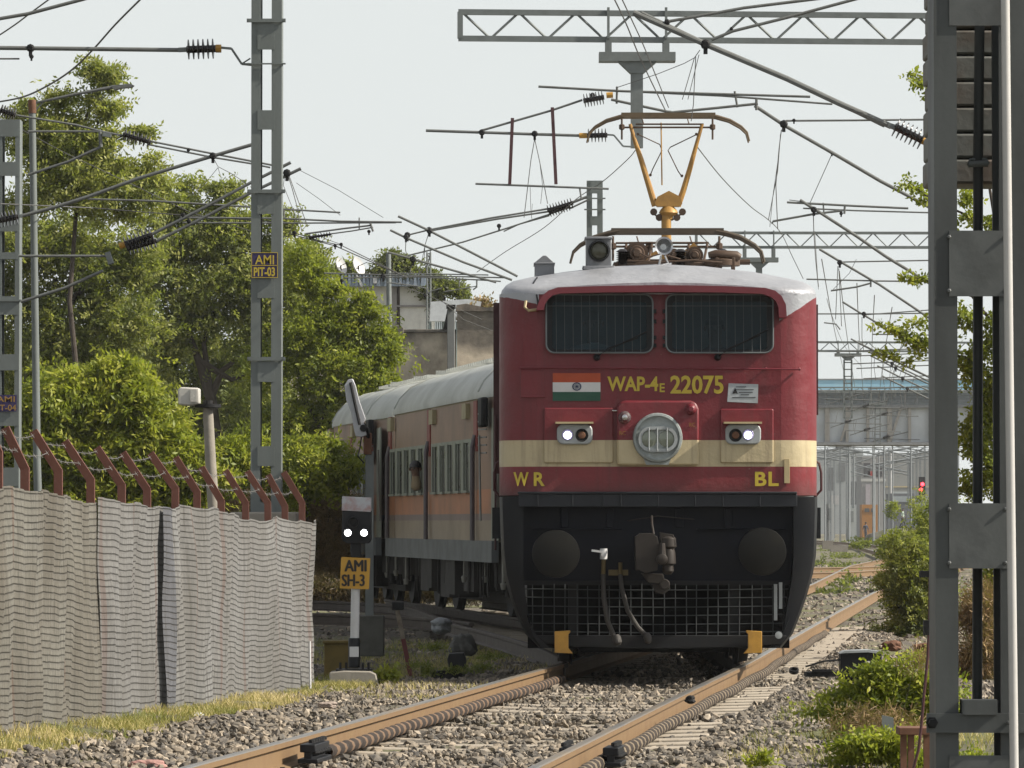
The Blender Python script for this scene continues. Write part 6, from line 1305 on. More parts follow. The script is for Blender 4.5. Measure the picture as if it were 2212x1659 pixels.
tree('weed_plant', 'green weed at the foot of the net at the left edge', 'weed', 330, (10, 1620), None, [(5, 1605, 18, 14, 24), (22, 1618, 12, 8, 10)], m_leafy, 'weeds on the verge', leaf=.05, asp=.4, sprig=7, spread=.06, droop=-.5, sub=False)
tree('weed_plant', 'green weed sprig in front of the pale net near its middle', 'weed', 250, (505, 1520), None, [(500, 1500, 8, 8, 5), (512, 1508, 10, 6, 7), (508, 1490, 6, 4, 3)], m_leafy, 'weeds on the verge', leaf=.05, asp=.4, sprig=7, spread=.07, droop=-.5, sub=False)
# grass blades
def grass(n_, xf, yf, h, name, label, mat):
    X = xf; Y = yf; Z = groundz(X, Y)-.01; N_ = len(X)
    a_ = RNG.uniform(0, 2*PI, N_); hh = h*RNG.uniform(.4, 1.2, N_); lean = RNG.normal(size=(N_, 2))*.45*hh[:, None]; w_ = RNG.uniform(.002, .005, N_)
    p0 = np.stack([X-np.cos(a_)*w_, Y-np.sin(a_)*w_, Z], 1); p1 = np.stack([X+np.cos(a_)*w_, Y+np.sin(a_)*w_, Z], 1)
    mid = np.stack([X+lean[:, 0]*.4, Y+lean[:, 1]*.4, Z+hh*.6], 1); p2 = np.stack([X+lean[:, 0], Y+lean[:, 1], Z+hh], 1)
    dx = np.stack([np.cos(a_)*w_*.7, np.sin(a_)*w_*.7, np.zeros(N_)], 1)
    V = np.stack([p0, p1, mid+dx, mid-dx, p2], 1).reshape(-1, 3); b_ = np.arange(N_)*5
    Fc = np.concatenate([np.stack([b_, b_+1, b_+2, b_+3], 1), np.stack([b_+3, b_+2, b_+4, b_+4], 1)])
    # keep quads only: the tip as a thin quad
    V2 = np.stack([p0, p1, mid+dx, mid-dx, mid-dx, mid+dx, p2+dx*.2, p2-dx*.2], 1).reshape(-1, 3); Fc = np.arange(N_*8).reshape(-1, 4)
    r_ = np.clip(.5+vnoise(X, Y, .9, 21)*1.1+RNG.uniform(-.25, .25, N_), 0, 1)
    o = raw_mesh(name, V2, Fc, mat, np.repeat(r_, 2)); tag(o, label, kind='stuff')
N_ = 26000; Y = RNG.uniform(24, 45, N_); fx = f0.x+(f1.x-f0.x)*(Y-f0.y)/(f1.y-f0.y); X = fx+RNG.uniform(-.15, .62, N_)+.25*vnoise(Y, Y, 1.0, 4)
k = (vnoise(X, Y, .35, 8)+.25*vnoise(X, Y, .12, 40) > -.10); X1, Y1 = X[k], Y[k]
N_ = 9000; Y = RNG.uniform(26, 40, N_); _, rr_ = rails_at(Y); X = rr_+RNG.uniform(.8, 3.6, N_); k = vnoise(X, Y, .7, 14) > .02; X2, Y2 = X[k], Y[k]
N_ = 24000; Y = RNG.uniform(38, 62, N_); X = RNG.uniform(-2.2, .6, N_)*Y/42; rl_, _ = rails_at(Y); k = (vnoise(X, Y, .9, 18) > -.05) & (X < np.minimum(rl_-.3, 1.0+0*Y)); X3, Y3 = X[k], Y[k]
grass(0, np.concatenate([X1, X2, X3]), np.concatenate([Y1, Y2, Y3]), .085, 'dry_grass', 'short dry yellow-green grass along the fence and verges', m_grass)

# ------------------------------------------------------------------ shunt signal and trackside things on the left
SS = 226.0; DSg = F/SS
p = PD(768, 1450, DSg); sgn = thing('shunt_signal', 'white post shunt signal with two lit lamps and a yellow AMI SH-3 plate', 'signal', tuple(p))
mb = MB(); mb.tube([PD(768, 1272, DSg), PD(766, 1384, DSg)], .042, 20); mb.build('post', m_white, sgn)
mb = MB(); mb.lathe(PD(765, 1378, DSg), (0, 0, -1), [(0, .052), (.02, .056), (.28, .056), (.285, .04)], 20); mb.build('post_sleeve', m_black, sgn)
mb = MB(); mb.rect(755, 1397, 775, 1419, DSg-.062, .01); st = mb.build('paper_sticker', m_white, sgn)
mb = MB(); mb.box(PD(765, 1447, DSg), (.34, .30, .02)); 
for xx in (735, 748, 784, 796): mb.lathe(PD(xx, 1447, DSg-.08), (0, 0, 1), [(0, .012), (.07, .012)], 8)
mb.build('base_plate', m_dark, sgn)
mb = MB(); mb.poly([(712, 1540), (711, 1453), (742, 1449), (800, 1450), (812, 1456), (822, 1500), (822, 1540)], DSg-.2, .45); mb.build('plinth', m_conc, sgn, bevel=.012)
mb = MB(); mb.poly([(734, 1271), (737, 1203), (800, 1206), (797, 1273)], DSg-.06, .008); pl = mb.build('number_plate', m_signyel, sgn, bevel=.002)
lettering('AMI', 745, 1210, 791, 1234, DSg-.064, m_ink, pl, bold=0, dup=.0055); lettering('SH-3', 739, 1241, 787, 1266, DSg-.064, m_ink, pl, bold=0, dup=.0055)
mb = MB(); mb.poly([(738, 1160), (739, 1103), (803, 1103), (803, 1166), (796, 1174), (750, 1174), (740, 1168)], DSg-.10, .22); mb.rect(757, 1174, 780, 1205, DSg-.05, .12); hdd = mb.build('signal_head', m_black, sgn, bevel=.008)
mb = MB(); mb.poly([(738, 1103), (739, 1072), (801, 1075), (801, 1106)], DSg-.11, .20); mb.build('top_cover', M('chipped_white', (.50, .52, .56), .6, 0, (.8, (.35, .12, .08)), 14), hdd, bevel=.004)
mb = MB(); mb.lathe(PD(763, 1128, DSg-.10), (0, -1, 0), [(0, .055), (.05, .05), (.05, .042), (.01, .03), (.01, 0)], 20); mb.build('dark_lens', m_dark, hdd)
m_sig = emis('signal_white', (1, 1, .98), 14)
for xx in (751.5, 786.5):
    mb = MB(); mb.lathe(PD(xx, 1151, DSg-.10), (0, -1, 0), [(0, .045), (.04, .043), (.04, .036), (.012, .034)], 16); mb.build('lamp_hood', m_black, hdd)
    mb = MB(); mb.lathe(PD(xx, 1151, DSg-.115), (0, -1, 0), [(0, .030), (.012, .022), (.016, 0)], 14); mb.build('lamp', m_sig, hdd)
mb = MB(); mb.tube([PD(804, 1100, DSg-.08), PD(803, 1176, DSg-.08)], .006, 6); mb.build('cable', m_galv, sgn)
# grey post behind with the white street lamp
s2 = 200; D2 = F/s2; lp = thing('street_lamp', 'grey square post with a rusty top and a tilted white lamp head beside the coach', 'lamp', tuple(PD(798, 1332, D2)))
mb = MB(); mb.rect(789, 975, 807, 1335, D2, .08); mb.build('post', m_galv, lp)
mb = MB(); mb.rect(785, 935, 803, 982, D2-.02, .1); mb.build('post_cap', m_rust, lp, bevel=.01)
mb = MB(); mb.rect(775, 1330, 829, 1418, D2-.1, .3); mb.build('footing', M('mossy_concrete', (.14, .14, .12), .9, 0, (.6, (.05, .05, .04)), 6, .01), lp, bevel=.01)
mb = MB(); mb.poly([(744, 832), (752, 820), (762, 818), (768, 832), (776, 865), (790, 905), (786, 912), (792, 940), (780, 944), (768, 942), (764, 925), (758, 890), (748, 865)][::-1], D2-.12, .05); lh = mb.build('lamp_head', M('lamp_white', (.62, .64, .68), .35, .1), lp, bevel=.006)
mb = MB(); mb.tube([PD(757, 826, D2-.14), PD(766, 868, D2-.14), PD(777, 918, D2-.14)], .018, 6); mb.tube([PD(776, 905, D2-.10), PD(790, 925, D2-.06), PD(796, 945, D2)], .025, 8); mb.lathe(PD(785, 925, D2-.15), (0, -1, 0), [(0, .04), (.03, .035)], 12); mb.build('lamp_bracket', m_dark, lh)
mb = MB(); mb.tube([PD(781, 940, D2-.08), PD(778, 965, D2-.05), PD(773, 985, D2-.08), PD(786, 1000, D2)], .008, 6); mb.build('cable', m_black, lp)
s3 = 215; D3 = F/s3
lv = thing('leaning_stake', 'leaning red and white painted iron stake left of the locomotive', 'stake', tuple(PD(886, 1458, D3)))
mb = MB(); mb.beam(PD(871, 1380, D3), PD(887, 1460, D3), .045); mb.build('red_part', M('dull_red', (.16, .03, .03), .7), lv)
mb = MB(); mb.beam(PD(858, 1318, D3), PD(871, 1380, D3), .045); mb.build('worn_part', M('worn_white', (.30, .26, .2), .8, 0, (.8, (.1, .06, .04)), 12), lv)
mb = MB(); mb.rect(846, 1300, 872, 1318, D3-.05, .1); mb.build('head', m_dark, lv, bevel=.01)
def rock(label, x, y, rx, ry, s, mat, name='rock', cat='rock', group=None, seed=0, gr=None):
    bm = bmesh.new(); bmesh.ops.create_icosphere(bm, subdivisions=3, radius=1); c = P(x, y, s); r = np.random.default_rng(seed)
    ph = r.uniform(0, 6, 6)
    for v in bm.verts:
        k = 1+.16*math.sin(v.co.x*3+ph[0])+.14*math.sin(v.co.y*4+ph[1])+.12*math.sin(v.co.z*5+ph[2])+.06*math.sin(v.co.x*11+ph[3]+v.co.z*9)
        v.co = Vector((v.co.x*rx/s*k, v.co.y*(rx+ry)/2/s*k, v.co.z*ry/s*k))
    me = bpy.data.meshes.new(name); bm.to_mesh(me); bm.free(); me.materials.append(mat); o = bpy.data.objects.new(name, me); C.objects.link(o); o.location = c
    return tag(o, label, cat, group)
m_bag = M('plastic_bag', (.25, .27, .28), .4, 0, (.4, None), 8, .02)
rock('crumpled pale plastic bag lying by the curved rail left of the locomotive', 953, 1352, 24, 15, 190, m_bag, 'plastic_bag', 'bag', seed=2)
rock('dusty grey boulder in the shade between the rail and the leaning stake', 1000, 1396, 28, 30, 205, M('boulder', (.11, .11, .10), .9, 0, (.5, None), 5, .02), 'boulder', 'rock', seed=5)
mb = MB(); mb.poly([(966, 1424), (970, 1412), (1002, 1410), (1008, 1428), (1004, 1446), (970, 1448)][::-1], F/218, .15); mb.build('metal_box', m_black, bevel=.01, label='small black metal box lying in the shade beside the boulder', cat='box')
mb = MB(); mb.poly([(930, 1462), (938, 1450), (985, 1446), (1006, 1456), (998, 1470), (940, 1471)][::-1], F/222, .2); mb.build('debris', m_dark, bevel=.01, label='dark lump of debris under the small black metal box', cat='debris')
s4 = 212; D4 = F/s4
pm = thing('cable_box', 'dull yellow trackside cabinet half hidden behind the shunt signal', 'cabinet', tuple(PD(735, 1470, D4)))
mb = MB(); mb.rect(700, 1388, 772, 1472, D4, .35); mb.rect(697, 1384, 776, 1391, D4-.03, .41); mb.build('cabinet_body', M('mossy_yellow', (.22, .15, .03), .8, 0, (.7, (.06, .06, .02)), 5), pm, bevel=.01)
mb = MB(); mb.rect(706, 1398, 764, 1466, D4-.006, .006); mb.build('door', MC['mossy_yellow'], pm, bevel=.002)
mb = MB(); mb.tube([P(669, 1385, 236), P(670, 1488, 236)], .011, 8); mb.build('pipe_stub', m_white, label='thin white pipe standing at the end of the net', cat='pipe')
mb = MB(); mb.tube([P(657, 1380, 231), P(659, 1500, 231)], .012, 8); mb.build('pipe_stub', m_galv, label='thin grey pipe against the last edge of the net', cat='pipe')
rock('white stone lying in the dry grass below the pale net', 428, 1545, 17, 6, 285, m_white, 'pale_stone', 'stone', seed=8)
rock('pinkish crumpled litter on the ballast at the bottom left', 318, 1652, 34, 10, 350, M('pink_litter', (.5, .28, .24), .8, 0, (.5, None), 20, .01), 'litter', 'litter', seed=9)
rock('pale flat stone on the ballast shoulder below the signal', 706, 1523, 18, 7, 300, M('pinkish_stone', (.42, .34, .29), .9), 'pale_stone', 'stone', seed=10)
rock('dark round stone between the rails near the right rail', 1490, 1512, 12, 8, 290, m_dark, 'dark_stone', 'stone', seed=11)

# ------------------------------------------------------------------ trackside things on the right
s5 = 255; D5 = F/s5
jb = thing('junction_box', 'dark trackside box right of the rails with two grey pipes running into it', 'box', tuple(PD(1861, 1475, D5)))
mb = MB(); mb.poly([(1817, 1475), (1816, 1412), (1825, 1408), (1875, 1406), (1905, 1409), (1906, 1475)], D5, .22); mb.build('box_body', m_dark, jb, bevel=.008)
mb = MB(); mb.poly([(1814, 1412), (1825, 1406), (1877, 1404), (1907, 1408), (1906, 1413), (1875, 1409), (1826, 1411)], D5-.02, .26); mb.build('lid', m_grey, jb)
for k, (a_, b_) in enumerate((((1873, 1437), (1930, 1490)), ((1858, 1452), (1905, 1500)))):
    mb = MB(); mb.tube([PD(*a_, D5+.02), PD(*b_, D5-1.0)], .042, 14); mb.build('pipe', M('pvc_grey', (.33, .33, .31), .5), jb)
mb = MB(); mb.tube([PD(1817, 1425, D5), PD(1780, 1428, D5), PD(1740, 1440, D5)], .008, 6); mb.build('cable', m_black, jb)
mb = MB(); mb.rect(1740, 1452, 1830, 1462, D5-.1, .2); mb.rect(1755, 1446, 1800, 1452, D5-.12, .1); mb.build('point_rod', m_dark, label='dark point rods lying on the ballast left of the trackside box', cat='rod')
mb = MB(); mb.lathe(P(1715, 1452, 250), (0, -.5, 1), [(0, .042), (.03, .042), (.03, .03), (0, .03)], 20); mb.build('rubber_ring', m_dark, label='dark ring lying on a sleeper end beside the right conduit', cat='ring')
mb = MB(); mb.poly([(1906, 1600), (1905, 1545), (1930, 1550), (1932, 1602)], F/330, .02); mb.build('marker_plate', m_galv, label='small grey plate standing in the bush left of the big right mast', cat='plate')
rb = thing('rusty_bin', 'rusty brown open steel box on legs at the foot of the big right mast', 'box', tuple(P(1985, 1680, 380)))
mb = MB(); mb.rect(1942, 1572, 2012, 1588, F/380, .22); mb.build('tray', m_rust, rb, bevel=.004)
for xx in (1946, 1962, 1996):
    mb = MB(); mb.rect(xx, 1588, xx+13, 1690, F/380+.03, .04); mb.build('leg', m_rust, rb)
mb = MB(); q = [P(x, y, 430) for x, y in ((2009, 1232), (2008, 1330), (2004, 1420), (1996, 1500), (1990, 1570), (1984, 1620), (1972, 1665), (1965, 1700))]; mb.tube(q, .0075, 8); mb.build('earthing_cable', M('maroon_cable', (.07, .015, .018), .5), label='dark red cable running down the left side of the big right mast', cat='cable')
mb = MB(); mb.rect(1988, 1233, 2012, 1247, F/440, .06); mb.rect(1996, 1340, 2010, 1372, F/440, .05); mb.build('cable_cleat', m_dark, label='small dark cleats holding the dark red cable to the mast', cat='cleat')
for (x, y, rx, ry, sd) in ((1925, 1395, 22, 10, 3), (1990, 1400, 16, 12, 4)): rock('dark brown clod of earth by the big right mast, the %s one' % ('left' if sd == 3 else 'right'), x, y, rx, ry, 200, m_rust, 'earth_clod', 'clod', seed=sd)
# ------------------------------------------------------------------ buildings on the left
def plaster(name, col, stain, sc, top=None, amt=.9):
    m, n, b = nodes(name); g = mk(n, 'ShaderNodeTexCoord').outputs['Object']
    c = mixc(n, ramp(n, noise(n, sc, 7, g, .62, sc=(1, 1, .7)), [(.46, (0, 0, 0)), (.62, (amt,)*3)]), col, stain)
    if top is not None:
        sep = mk(n, 'ShaderNodeSeparateXYZ'); n.links.new(g, sep.inputs[0])
        h = math_(n, 'ADD', sep.outputs['Z'], math_(n, 'MULTIPLY', noise(n, 1.1, 5, g), 1.1)); f = ramp(n, math_(n, 'DIVIDE', h, 10), [(0, (0, 0, 0)), ((top)/10, (0, 0, 0)), ((top+.5)/10, (.85,)*3)])
        c = mixc(n, f, c, (.07, .065, .06))
    c = mixc(n, ramp(n, noise(n, 6, 4, g), [(.4, (0, 0, 0)), (.7, (.25,)*3)]), c, tuple(x*.6 for x in col))
    n.links.new(c, b.inputs['Base Color']); b.inputs['Roughness'].default_value = .9; bump(n, b, noise(n, 5, 5, g), .02, .5); return m
sw = 70; Dw_ = F/sw; Zt = lambda y, s: P(1000, y, s).z
wl = thing('stained_wall', 'cream plaster wall with black mould stains behind the coach roof', 'wall', tuple(P(1000, 1150, sw)))
zt1 = Zt(712, sw)+.3
mb = MB(); mb.rect(560, 716, 985, 1152, Dw_, .3); mb.build('wall_panel', plaster('mouldy_plaster', (.74, .66, .53), (.24, .21, .18), .9, zt1-1.25), wl)
mb = MB(); mb.rect(560, 711, 985, 718, Dw_-.08, .46); mb.poly([(846, 735), (846, 712), (849, 704), (862, 702), (872, 708), (872, 735)], Dw_-.12, .4); mb.build('coping', plaster('mould_black', (.10, .095, .085), (.2, .18, .15), 2), wl, bevel=.02)
tb = thing('block_building', 'taller beige rendered building left of the locomotive cab with a sooty parapet', 'building', tuple(P(1150, 1150, 72)))
zt2 = Zt(668, 72)+.3
mb = MB(); mb.rect(987, 668, 1330, 1152, F/72, 6); mb.build('wall', plaster('beige_render', (.80, .68, .53), (.55, .46, .36), .7, zt2-2.3, .6), tb)
mb = MB(); mb.poly([(984, 672), (986, 659), (1005, 656), (1050, 664), (1090, 662), (1330, 662), (1330, 672)][::-1], F/72-.1, .5); mb.build('parapet', plaster('soot', (.09, .08, .07), (.3, .25, .2), 1.5), tb)
hs_ = 60; Dh = F/hs_
ho = thing('pale_house', 'pale cream two storey house with a blue-grey sheet roof behind the thin steel pole', 'house', tuple(P(820, 1150, hs_)))
m_cream = plaster('cream_render', (.95, .93, .86), (.80, .78, .72), .6)  # very pale cream; distance haze is put into the colour
mb = MB(); mb.poly([(640, 1152), (640, 612), (896, 616), (932, 640), (932, 1152)], Dh, 7); mb.build('wall', m_cream, ho)
mb = MB(); mb.rect(690, 659, 930, 663, Dh-.1, .1); mb.rect(847, 618, 857, 720, Dh-.12, .12); mb.build('ledge_and_pilaster', M('greyish_trim', (.33, .31, .30), .9), ho)
mb = MB(); mb.rect(908, 680, 925, 712, Dh-.03, .03); mb.build('door', m_cream, ho)
mb = MB()
for k in range(36):
    x = 640+k*7.9; mb.poly([(x, 618), (x+2, 592), (x+6, 592), (x+7.9, 618)] if k < 35 else [(x, 618), (x, 592), (x+4, 600), (x+8, 618)], Dh-.5+(.08 if k % 2 else 0), 2.0)
mb.build('sheet_roof', M('blue_grey_sheet', (.36, .43, .52), .5, .2, (.3, None), 3), ho)
mb = MB(); mb.poly([(779, 619), (768, 592), (771, 591), (786, 619)], Dh-.6, .06); mb.rect(806, 600, 814, 612, Dh-.62, .1); build_each(mb, 'roof_strip', m_white, ho)
for (x, y, r_, lab) in ((736, 574, 19, 'left of the two white satellite dishes on the pale house roof'), (774, 575, 21, 'right of the two white satellite dishes on the pale house roof')):
    ds = thing('satellite_dish', lab, 'dish', tuple(P(x, 592, 62)), 'satellite dishes on the house roof'); c0 = P(x, y, 62)
    ax_ = Vector((.85, -.5, .35)).normalized(); R_ = r_/62; mb = MB(); mb.lathe(c0-ax_*.10, ax_, [(0, .02), (.02, R_*.4), (.08, R_*.8), (.14, R_), (.12, R_), (.05, R_*.75), (.015, .05)], 24); mb.build('reflector', m_white, ds)
    mb = MB(); mb.tube([c0, c0+Vector((0, .1, -.1)), P(x+2, 594, 62)], .03, 8); mb.tube([c0, c0+ax_*.4], .012, 6); mb.build('stand', m_dark, ds)
sh = thing('sheet_shed', 'small shed of pale corrugated sheets between the house and the grey pillar', 'shed', tuple(P(955, 1150, 66)))
mb = MB()
for k in range(16): mb.rect(926+k*3.9, 694, 926+k*3.9+3.2, 800, F/66+(.04 if k % 2 else 0), .05)
mb.build('sheet_wall', M('pale_green_sheet', (.50, .60, .58), .5, .2), sh)
mb = MB(); mb.poly([(928, 694), (930, 652), (1010, 646), (1040, 652), (1036, 668), (990, 668), (984, 694)][::-1], F/66-.4, .3); mb.build('tin_roof', M('white_sheet', (.90, .94, .96), .5, .2), sh)
tw = thing('lattice_tower', 'slim pale lattice mast beside the right edge of the pale house', 'mast', tuple(P(926, 1150, 63)))
mb = MB()
for x in (922.5, 930): mb.tube([P(x, 1150, 63), P(x, 545, 63)], .035, 6)
for k in range(20): y = 548+k*13; mb.tube([P(922.5, y, 63), P(930, y+13, 63)], .02, 5); mb.tube([P(930, y, 63), P(922.5, y, 63)], .02, 5)
mb.build('lattice', m_galv, tw)
mb = MB(); mb.rect(300, 880, 560, 1152, F/74, .3); mb.build('boundary_wall', m_cream, label='pale wall glimpsed through gaps low in the trees', cat='wall')
# ------------------------------------------------------------------ far right: footbridge and yard
fs = 33; Df = F/fs
fb = thing('footbridge', 'wide pale foot overbridge with a light blue roof across the far tracks', 'bridge', tuple(PD(1900, 958, Df)))
m_fbg = M('bridge_pale_grey', (.82, .88, .93), .8, 0, (.4, (.3, .32, .33)), .5, .01)  # pale bridge colours carry the distance haze as paint
m_fbl = M('bridge_frame', (.33, .34, .35), .8)
mb = MB(); mb.rect(1500, 880, 2400, 956, Df+.3, .2); mb.build('girder_panel', m_fbg, fb)
mb = MB(); mb.rect(1500, 874, 2400, 881, Df-.1, .5); mb.rect(1500, 955, 2400, 961, Df-.1, 5); mb.build('chord', m_fbl, fb)
mb = MB()
for k in range(19): x = 1512+k*45; mb.rect(x, 881, x+(6 if k % 3 else 10), 955, Df, .25)
for k in range(7): x = 1600+k*107; mb.poly([(x, 953), (x+5, 953), (x+28, 882), (x+22, 882)], Df-.02, .2)
build_each(mb, 'stiffener', M('bridge_brown', (.50, .47, .43), .8), fb)
mb = MB(); mb.rect(1500, 843, 2400, 874, Df+3, .15); mb.build('parapet', M('bridge_white', (.95, .97, .98), .8), fb)
mb = MB()
for y in (845, 853, 861, 868): mb.rect(1500, y, 2400, y+1.4, Df-.05, .06)
for k in range(32): x = 1505+k*28; mb.rect(x, 843, x+2, 875, Df-.05, .08)
mb.build('railing', m_fbl, fb)
mb = MB(); mb.poly([(1500, 843), (1500, 822), (1950, 820), (2400, 818), (2400, 843)][::-1], Df-.6, 5); mb.build('roof', M('light_blue_sheet', (.40, .74, 1.0), .5, 0, (.4, (.6, .85, .95)), .4), fb)
mb = MB(); mb.rect(1500, 842, 2400, 844.5, Df-.7, .1); mb.rect(1500, 818, 2400, 820.5, Df-.65, .1); mb.build('roof_edge', m_fbl, fb)
for x in (1560, 2050, 2380):
    mb = MB(); mb.rect(x, 960, x+22, 1188, Df+.5, .8); mb.build('pier', m_fbg, fb)
# distant masts
m_far = M('hazy_steel', (.24, .265, .28), .8)
fm = None
k = 0
for (x, yt, yb, s) in [(1788, 968, 1128, 24), (1794, 990, 1130, 25), (1802, 970, 1126, 20), (1815, 962, 1130, 26), (1829, 968, 1126, 22), (1842, 985, 1124, 18), (1880, 985, 1122, 17), (1920, 968, 1128, 22), (1940, 985, 1122, 18), (1962, 975, 1130, 25), (1972, 985, 1126, 20), (1980, 970, 1128, 24), (1988, 975, 1126, 22), (1998, 962, 1132, 28), (1858, 1000, 1122, 17), (1926, 1000, 1122, 16)]:
    k += 1; D_ = F/s; yb = 1128+1.75*s; mb = MB(); mb.rect(x-1.6, yt, x-.6, yb, D_, .1); mb.rect(x+.6, yt, x+1.6, yb, D_, .1)
    for q in range(8): yy = yt+(yb-yt)*q/8; mb.rect(x-1.6, yy, x+1.6, yy+2.5, D_-.01, .1)
    mb.tube([PD(x, yt+4, D_), PD(x-14, yt+12, D_)], .05, 5); mb.tube([PD(x, yt+14, D_), PD(x-14, yt+10, D_)], .05, 5)
    mb.build('distant_mast', m_far, label='far hazy line mast below the blue roofed bridge, one of the row', cat='mast', group='far masts under the bridge')
rr2 = np.random.default_rng(5)
for q in range(15):
    s = rr2.uniform(15, 30); x = rr2.uniform(1782, 2012); x = x+14 if abs(x-1870) < 9 or abs(x-1950) < 11 else x; D_ = F/s; yt = 1128-s*rr2.uniform(6.5, 8.0); mb = MB(); mb.tube([PD(x, 1128+1.7*s, D_), PD(x, yt, D_)], .075, 6)
    L_ = rr2.uniform(2.5, 4)*s*(1 if rr2.random() < .5 else -1); mb.tube([PD(x, yt+.5*s, D_), PD(x+L_, yt+1.3*s, D_)], .07, 5); mb.tube([PD(x, yt+1.9*s, D_), PD(x+L_, yt+1.3*s, D_)], .07, 5); mb.tube([PD(x+L_*.3, yt+1.6*s, D_), PD(x+L_, yt+1.75*s, D_)], .05, 5)
    mb.build('distant_mast', m_far, label='thin far mast with a bracket arm in the pale maze under the bridge', cat='mast', group='thin far masts with bracket arms')
for q, (y, x0, x1, s) in enumerate(((966, 1700, 2100, 26), (978, 1700, 2080, 22), (990, 1740, 2060, 19), (999, 1760, 2060, 17))):
    mb = MB(); D_ = F/s; mb.rect(x0, y, x1, y+1.2, D_, .1); mb.rect(x0, y+5, x1, y+6.2, D_, .1)
    for k in range(40): x = x0+(x1-x0)*k/40; mb.poly([(x, y+1), (x+.8, y+1), (x+(x1-x0)/80+.8, y+5), (x+(x1-x0)/80, y+5)][::-1], D_, .06)
    mb.build('distant_portal', m_far, label='%s far hazy portal beam under the blue roofed bridge' % ('nearest', 'second', 'third', 'most distant')[q], cat='portal', group='far portals under the bridge')
def farbox(name, label, cat, x0, y0, x1, y1, s, col, th=4, parts=()):
    D_ = F/s; y1 = 1128+1.75*s; t = thing(name, label, cat, tuple(PD((x0+x1)/2, y1, D_))); mb = MB(); mb.rect(x0, y0, x1, y1, D_, th); mb.build('body', M('far_%d_%d' % (x0, y0), col, .85, 0, (.3, None), .4, .01), t)
    for pn, r, c_ in parts: mb = MB(); mb.rect(*r, D_-.06, .05); mb.build(pn, M('fp_%d_%d' % (r[0], r[1]), c_, .8), t)
farbox('station_building', 'far grey station building beneath the bridge with dark window bays', 'building', 1862, 985, 1912, 1128, 19, (.36, .36, .36), 8, [('window', (1866, 1000, 1880, 1030), (.07, .07, .08)), ('window', (1888, 1000, 1906, 1030), (.07, .07, .08)), ('awning', (1860, 1034, 1914, 1040), (.6, .6, .58)), ('hoarding', (1875, 1018, 1888, 1028), (.5, .06, .05)), ('door', (1870, 1046, 1880, 1100), (.5, .46, .5))])
farbox('station_building', 'far plain grey block to the right of the station building', 'building', 1914, 978, 2060, 1128, 18, (.33, .34, .33), 10, [('eave', (1912, 1050, 2060, 1053), (.6, .5, .3)), ('window', (1930, 1062, 1964, 1074), (.5, .55, .57))])
farbox('platform_shed', 'far long grey platform shed behind the row of hazy masts', 'shed', 1740, 972, 1864, 1128, 15, (.40, .43, .44), 6, [('opening', (1790, 1010, 1800, 1060), (.14, .15, .16)), ('opening', (1812, 1000, 1826, 1040), (.16, .17, .18)), ('opening', (1838, 1040, 1850, 1090), (.13, .14, .15)), ('panel', (1796, 1070, 1812, 1090), (.5, .5, .5)), ('panel', (1826, 990, 1836, 1004), (.5, .5, .5))])
farbox('rail_wagon', 'far orange rail vehicle standing beneath the grey station building', 'wagon', 1862, 1090, 1896, 1122, 20, (.45, .20, .04), 3, [('window', (1868, 1098, 1878, 1106), (.1, .1, .1)), ('window', (1882, 1098, 1890, 1106), (.1, .1, .1))])
farbox('relay_hut', 'small pale relay hut on the left of the far tracks', 'hut', 1786, 1088, 1802, 1124, 24, (.48, .5, .5), 2, [('door', (1790, 1098, 1796, 1124), (.2, .22, .22))])
farbox('relay_hut', 'second pale relay cabinet standing among the far masts', 'hut', 1832, 1098, 1850, 1128, 24, (.45, .48, .48), 2, [('door', (1836, 1104, 1844, 1128), (.25, .27, .27))])
farbox('parked_van', 'far dark vehicle with a pale windscreen under the plain grey block', 'van', 1922, 1066, 1975, 1120, 22, (.16, .17, .19), 4, [('windscreen', (1930, 1072, 1966, 1084), (.4, .45, .48))])
sg2 = thing('colour_light_signal', 'far colour light signal showing two red lamps beside the big right mast', 'signal', tuple(P(1992, 1150, 28)))
mb = MB(); mb.tube([P(1992, 1178, 28), P(1992, 1060, 28)], .07, 8); mb.build('post', m_galv, sg2)
mb = MB(); mb.rect(1985, 1030, 1998, 1070, F/28-.2, .35); mb.build('signal_head', m_black, sg2)
m_redl = emis('red_lamp', (1, .02, .03), 9)
for (x, y) in ((1992, 1046), (1989, 1058)): mb = MB(); mb.lathe(P(x, y, 28)+Vector((0, -.25, 0)), (0, -1, 0), [(0, .14), (.03, .12), (.04, 0)], 12); mb.build('lamp', m_redl, sg2)
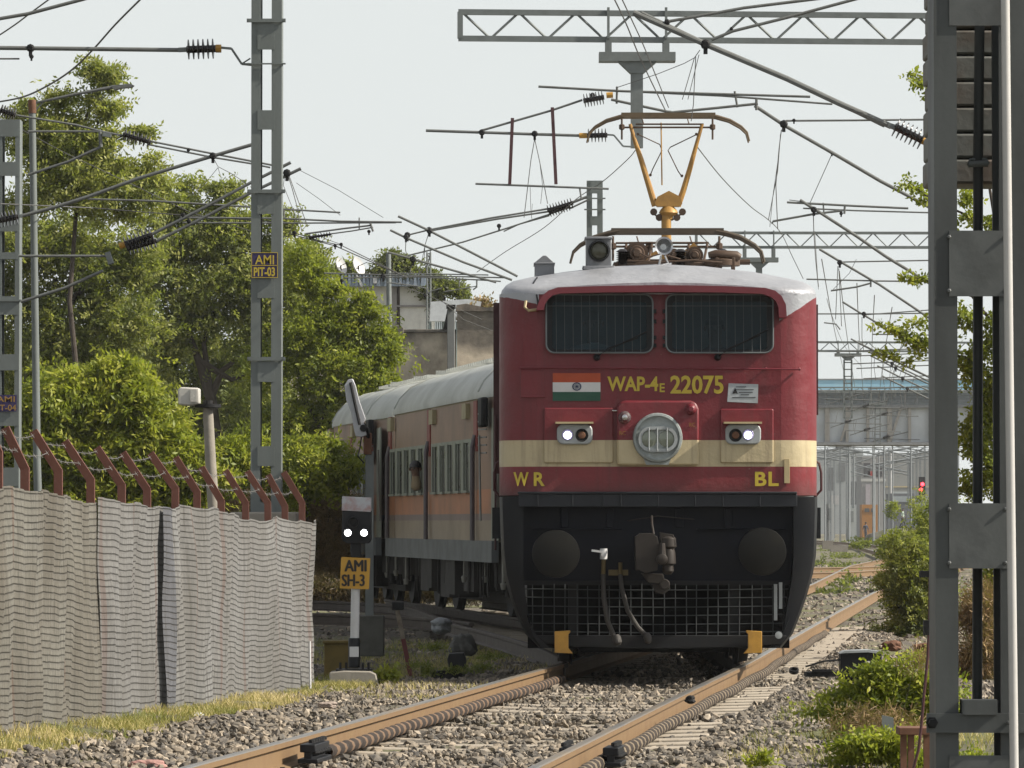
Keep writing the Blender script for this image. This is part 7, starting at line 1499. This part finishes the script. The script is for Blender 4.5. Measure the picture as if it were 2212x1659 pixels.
sgr = thing('distant_track', 'line of far rails and sleepers curving beyond the walkers', 'track', tuple(P(1860, 1170, 25)))
rail([(12.6, 142), (16, 190), (19.5, 250), (21, 300), (22, 400)], sgr); rail([(14.4, 142), (17.8, 190), (21.3, 250), (22.8, 300), (23.8, 400)], sgr)
rb2 = MB(); rb2.rect(1795, 1178, 1832, 1192, F/52, .6); rb2.rect(1778, 1168, 1800, 1186, F/60, .6); rb2.build('concrete_troughs', m_conc, label='low concrete troughs on the far ballast right of the locomotive', cat='trough')
# a white lamp post in the far yard
mb = MB(); mb.tube([P(1925, 1164, 20), P(1925, 968, 20)], .10, 8); mb.build('lamp_post', m_white, label='far white post in front of the grey station block', cat='post')
# ------------------------------------------------------------------ haze
bm = bmesh.new(); bmesh.ops.create_cube(bm, size=1); me = bpy.data.meshes.new('haze'); bm.to_mesh(me); bm.free()
hz = bpy.data.objects.new('haze', me); C.objects.link(hz); hz.scale = (1900, 3200, 24); hz.location = (0, 1520, 24/2-1.4)
m = bpy.data.materials.new('haze'); m.use_nodes = True; n = m.node_tree; n.nodes.remove(n.nodes['Principled BSDF'])
pv = n.nodes.new('ShaderNodeVolumePrincipled'); pv.inputs['Density'].default_value = .00016; pv.inputs['Color'].default_value = (.93, .95, .97, 1)
n.links.new(pv.outputs[0], n.nodes['Material Output'].inputs['Volume']); me.materials.append(m); hz['kind'] = 'stuff'

# ------------------------------------------------------------------ one overall calibration of all surface colours to this exposure
for m in bpy.data.materials:
    if not m.use_nodes or m.name.startswith(('leaves', 'dry_', 'emis')): continue
    for nd in list(m.node_tree.nodes):
        sock = nd.inputs.get('Base Color') if nd.type == 'BSDF_PRINCIPLED' else nd.inputs.get('Color') if nd.type == 'BSDF_TRANSLUCENT' else None
        if sock is None: continue
        if sock.is_linked:
            src = sock.links[0].from_socket; m.node_tree.links.new(mixc(m.node_tree, 1.0, src, (.66, .66, .66), 'MULTIPLY'), sock)
        else: sock.default_value = tuple(v*.66 for v in sock.default_value[:3])+(1,)
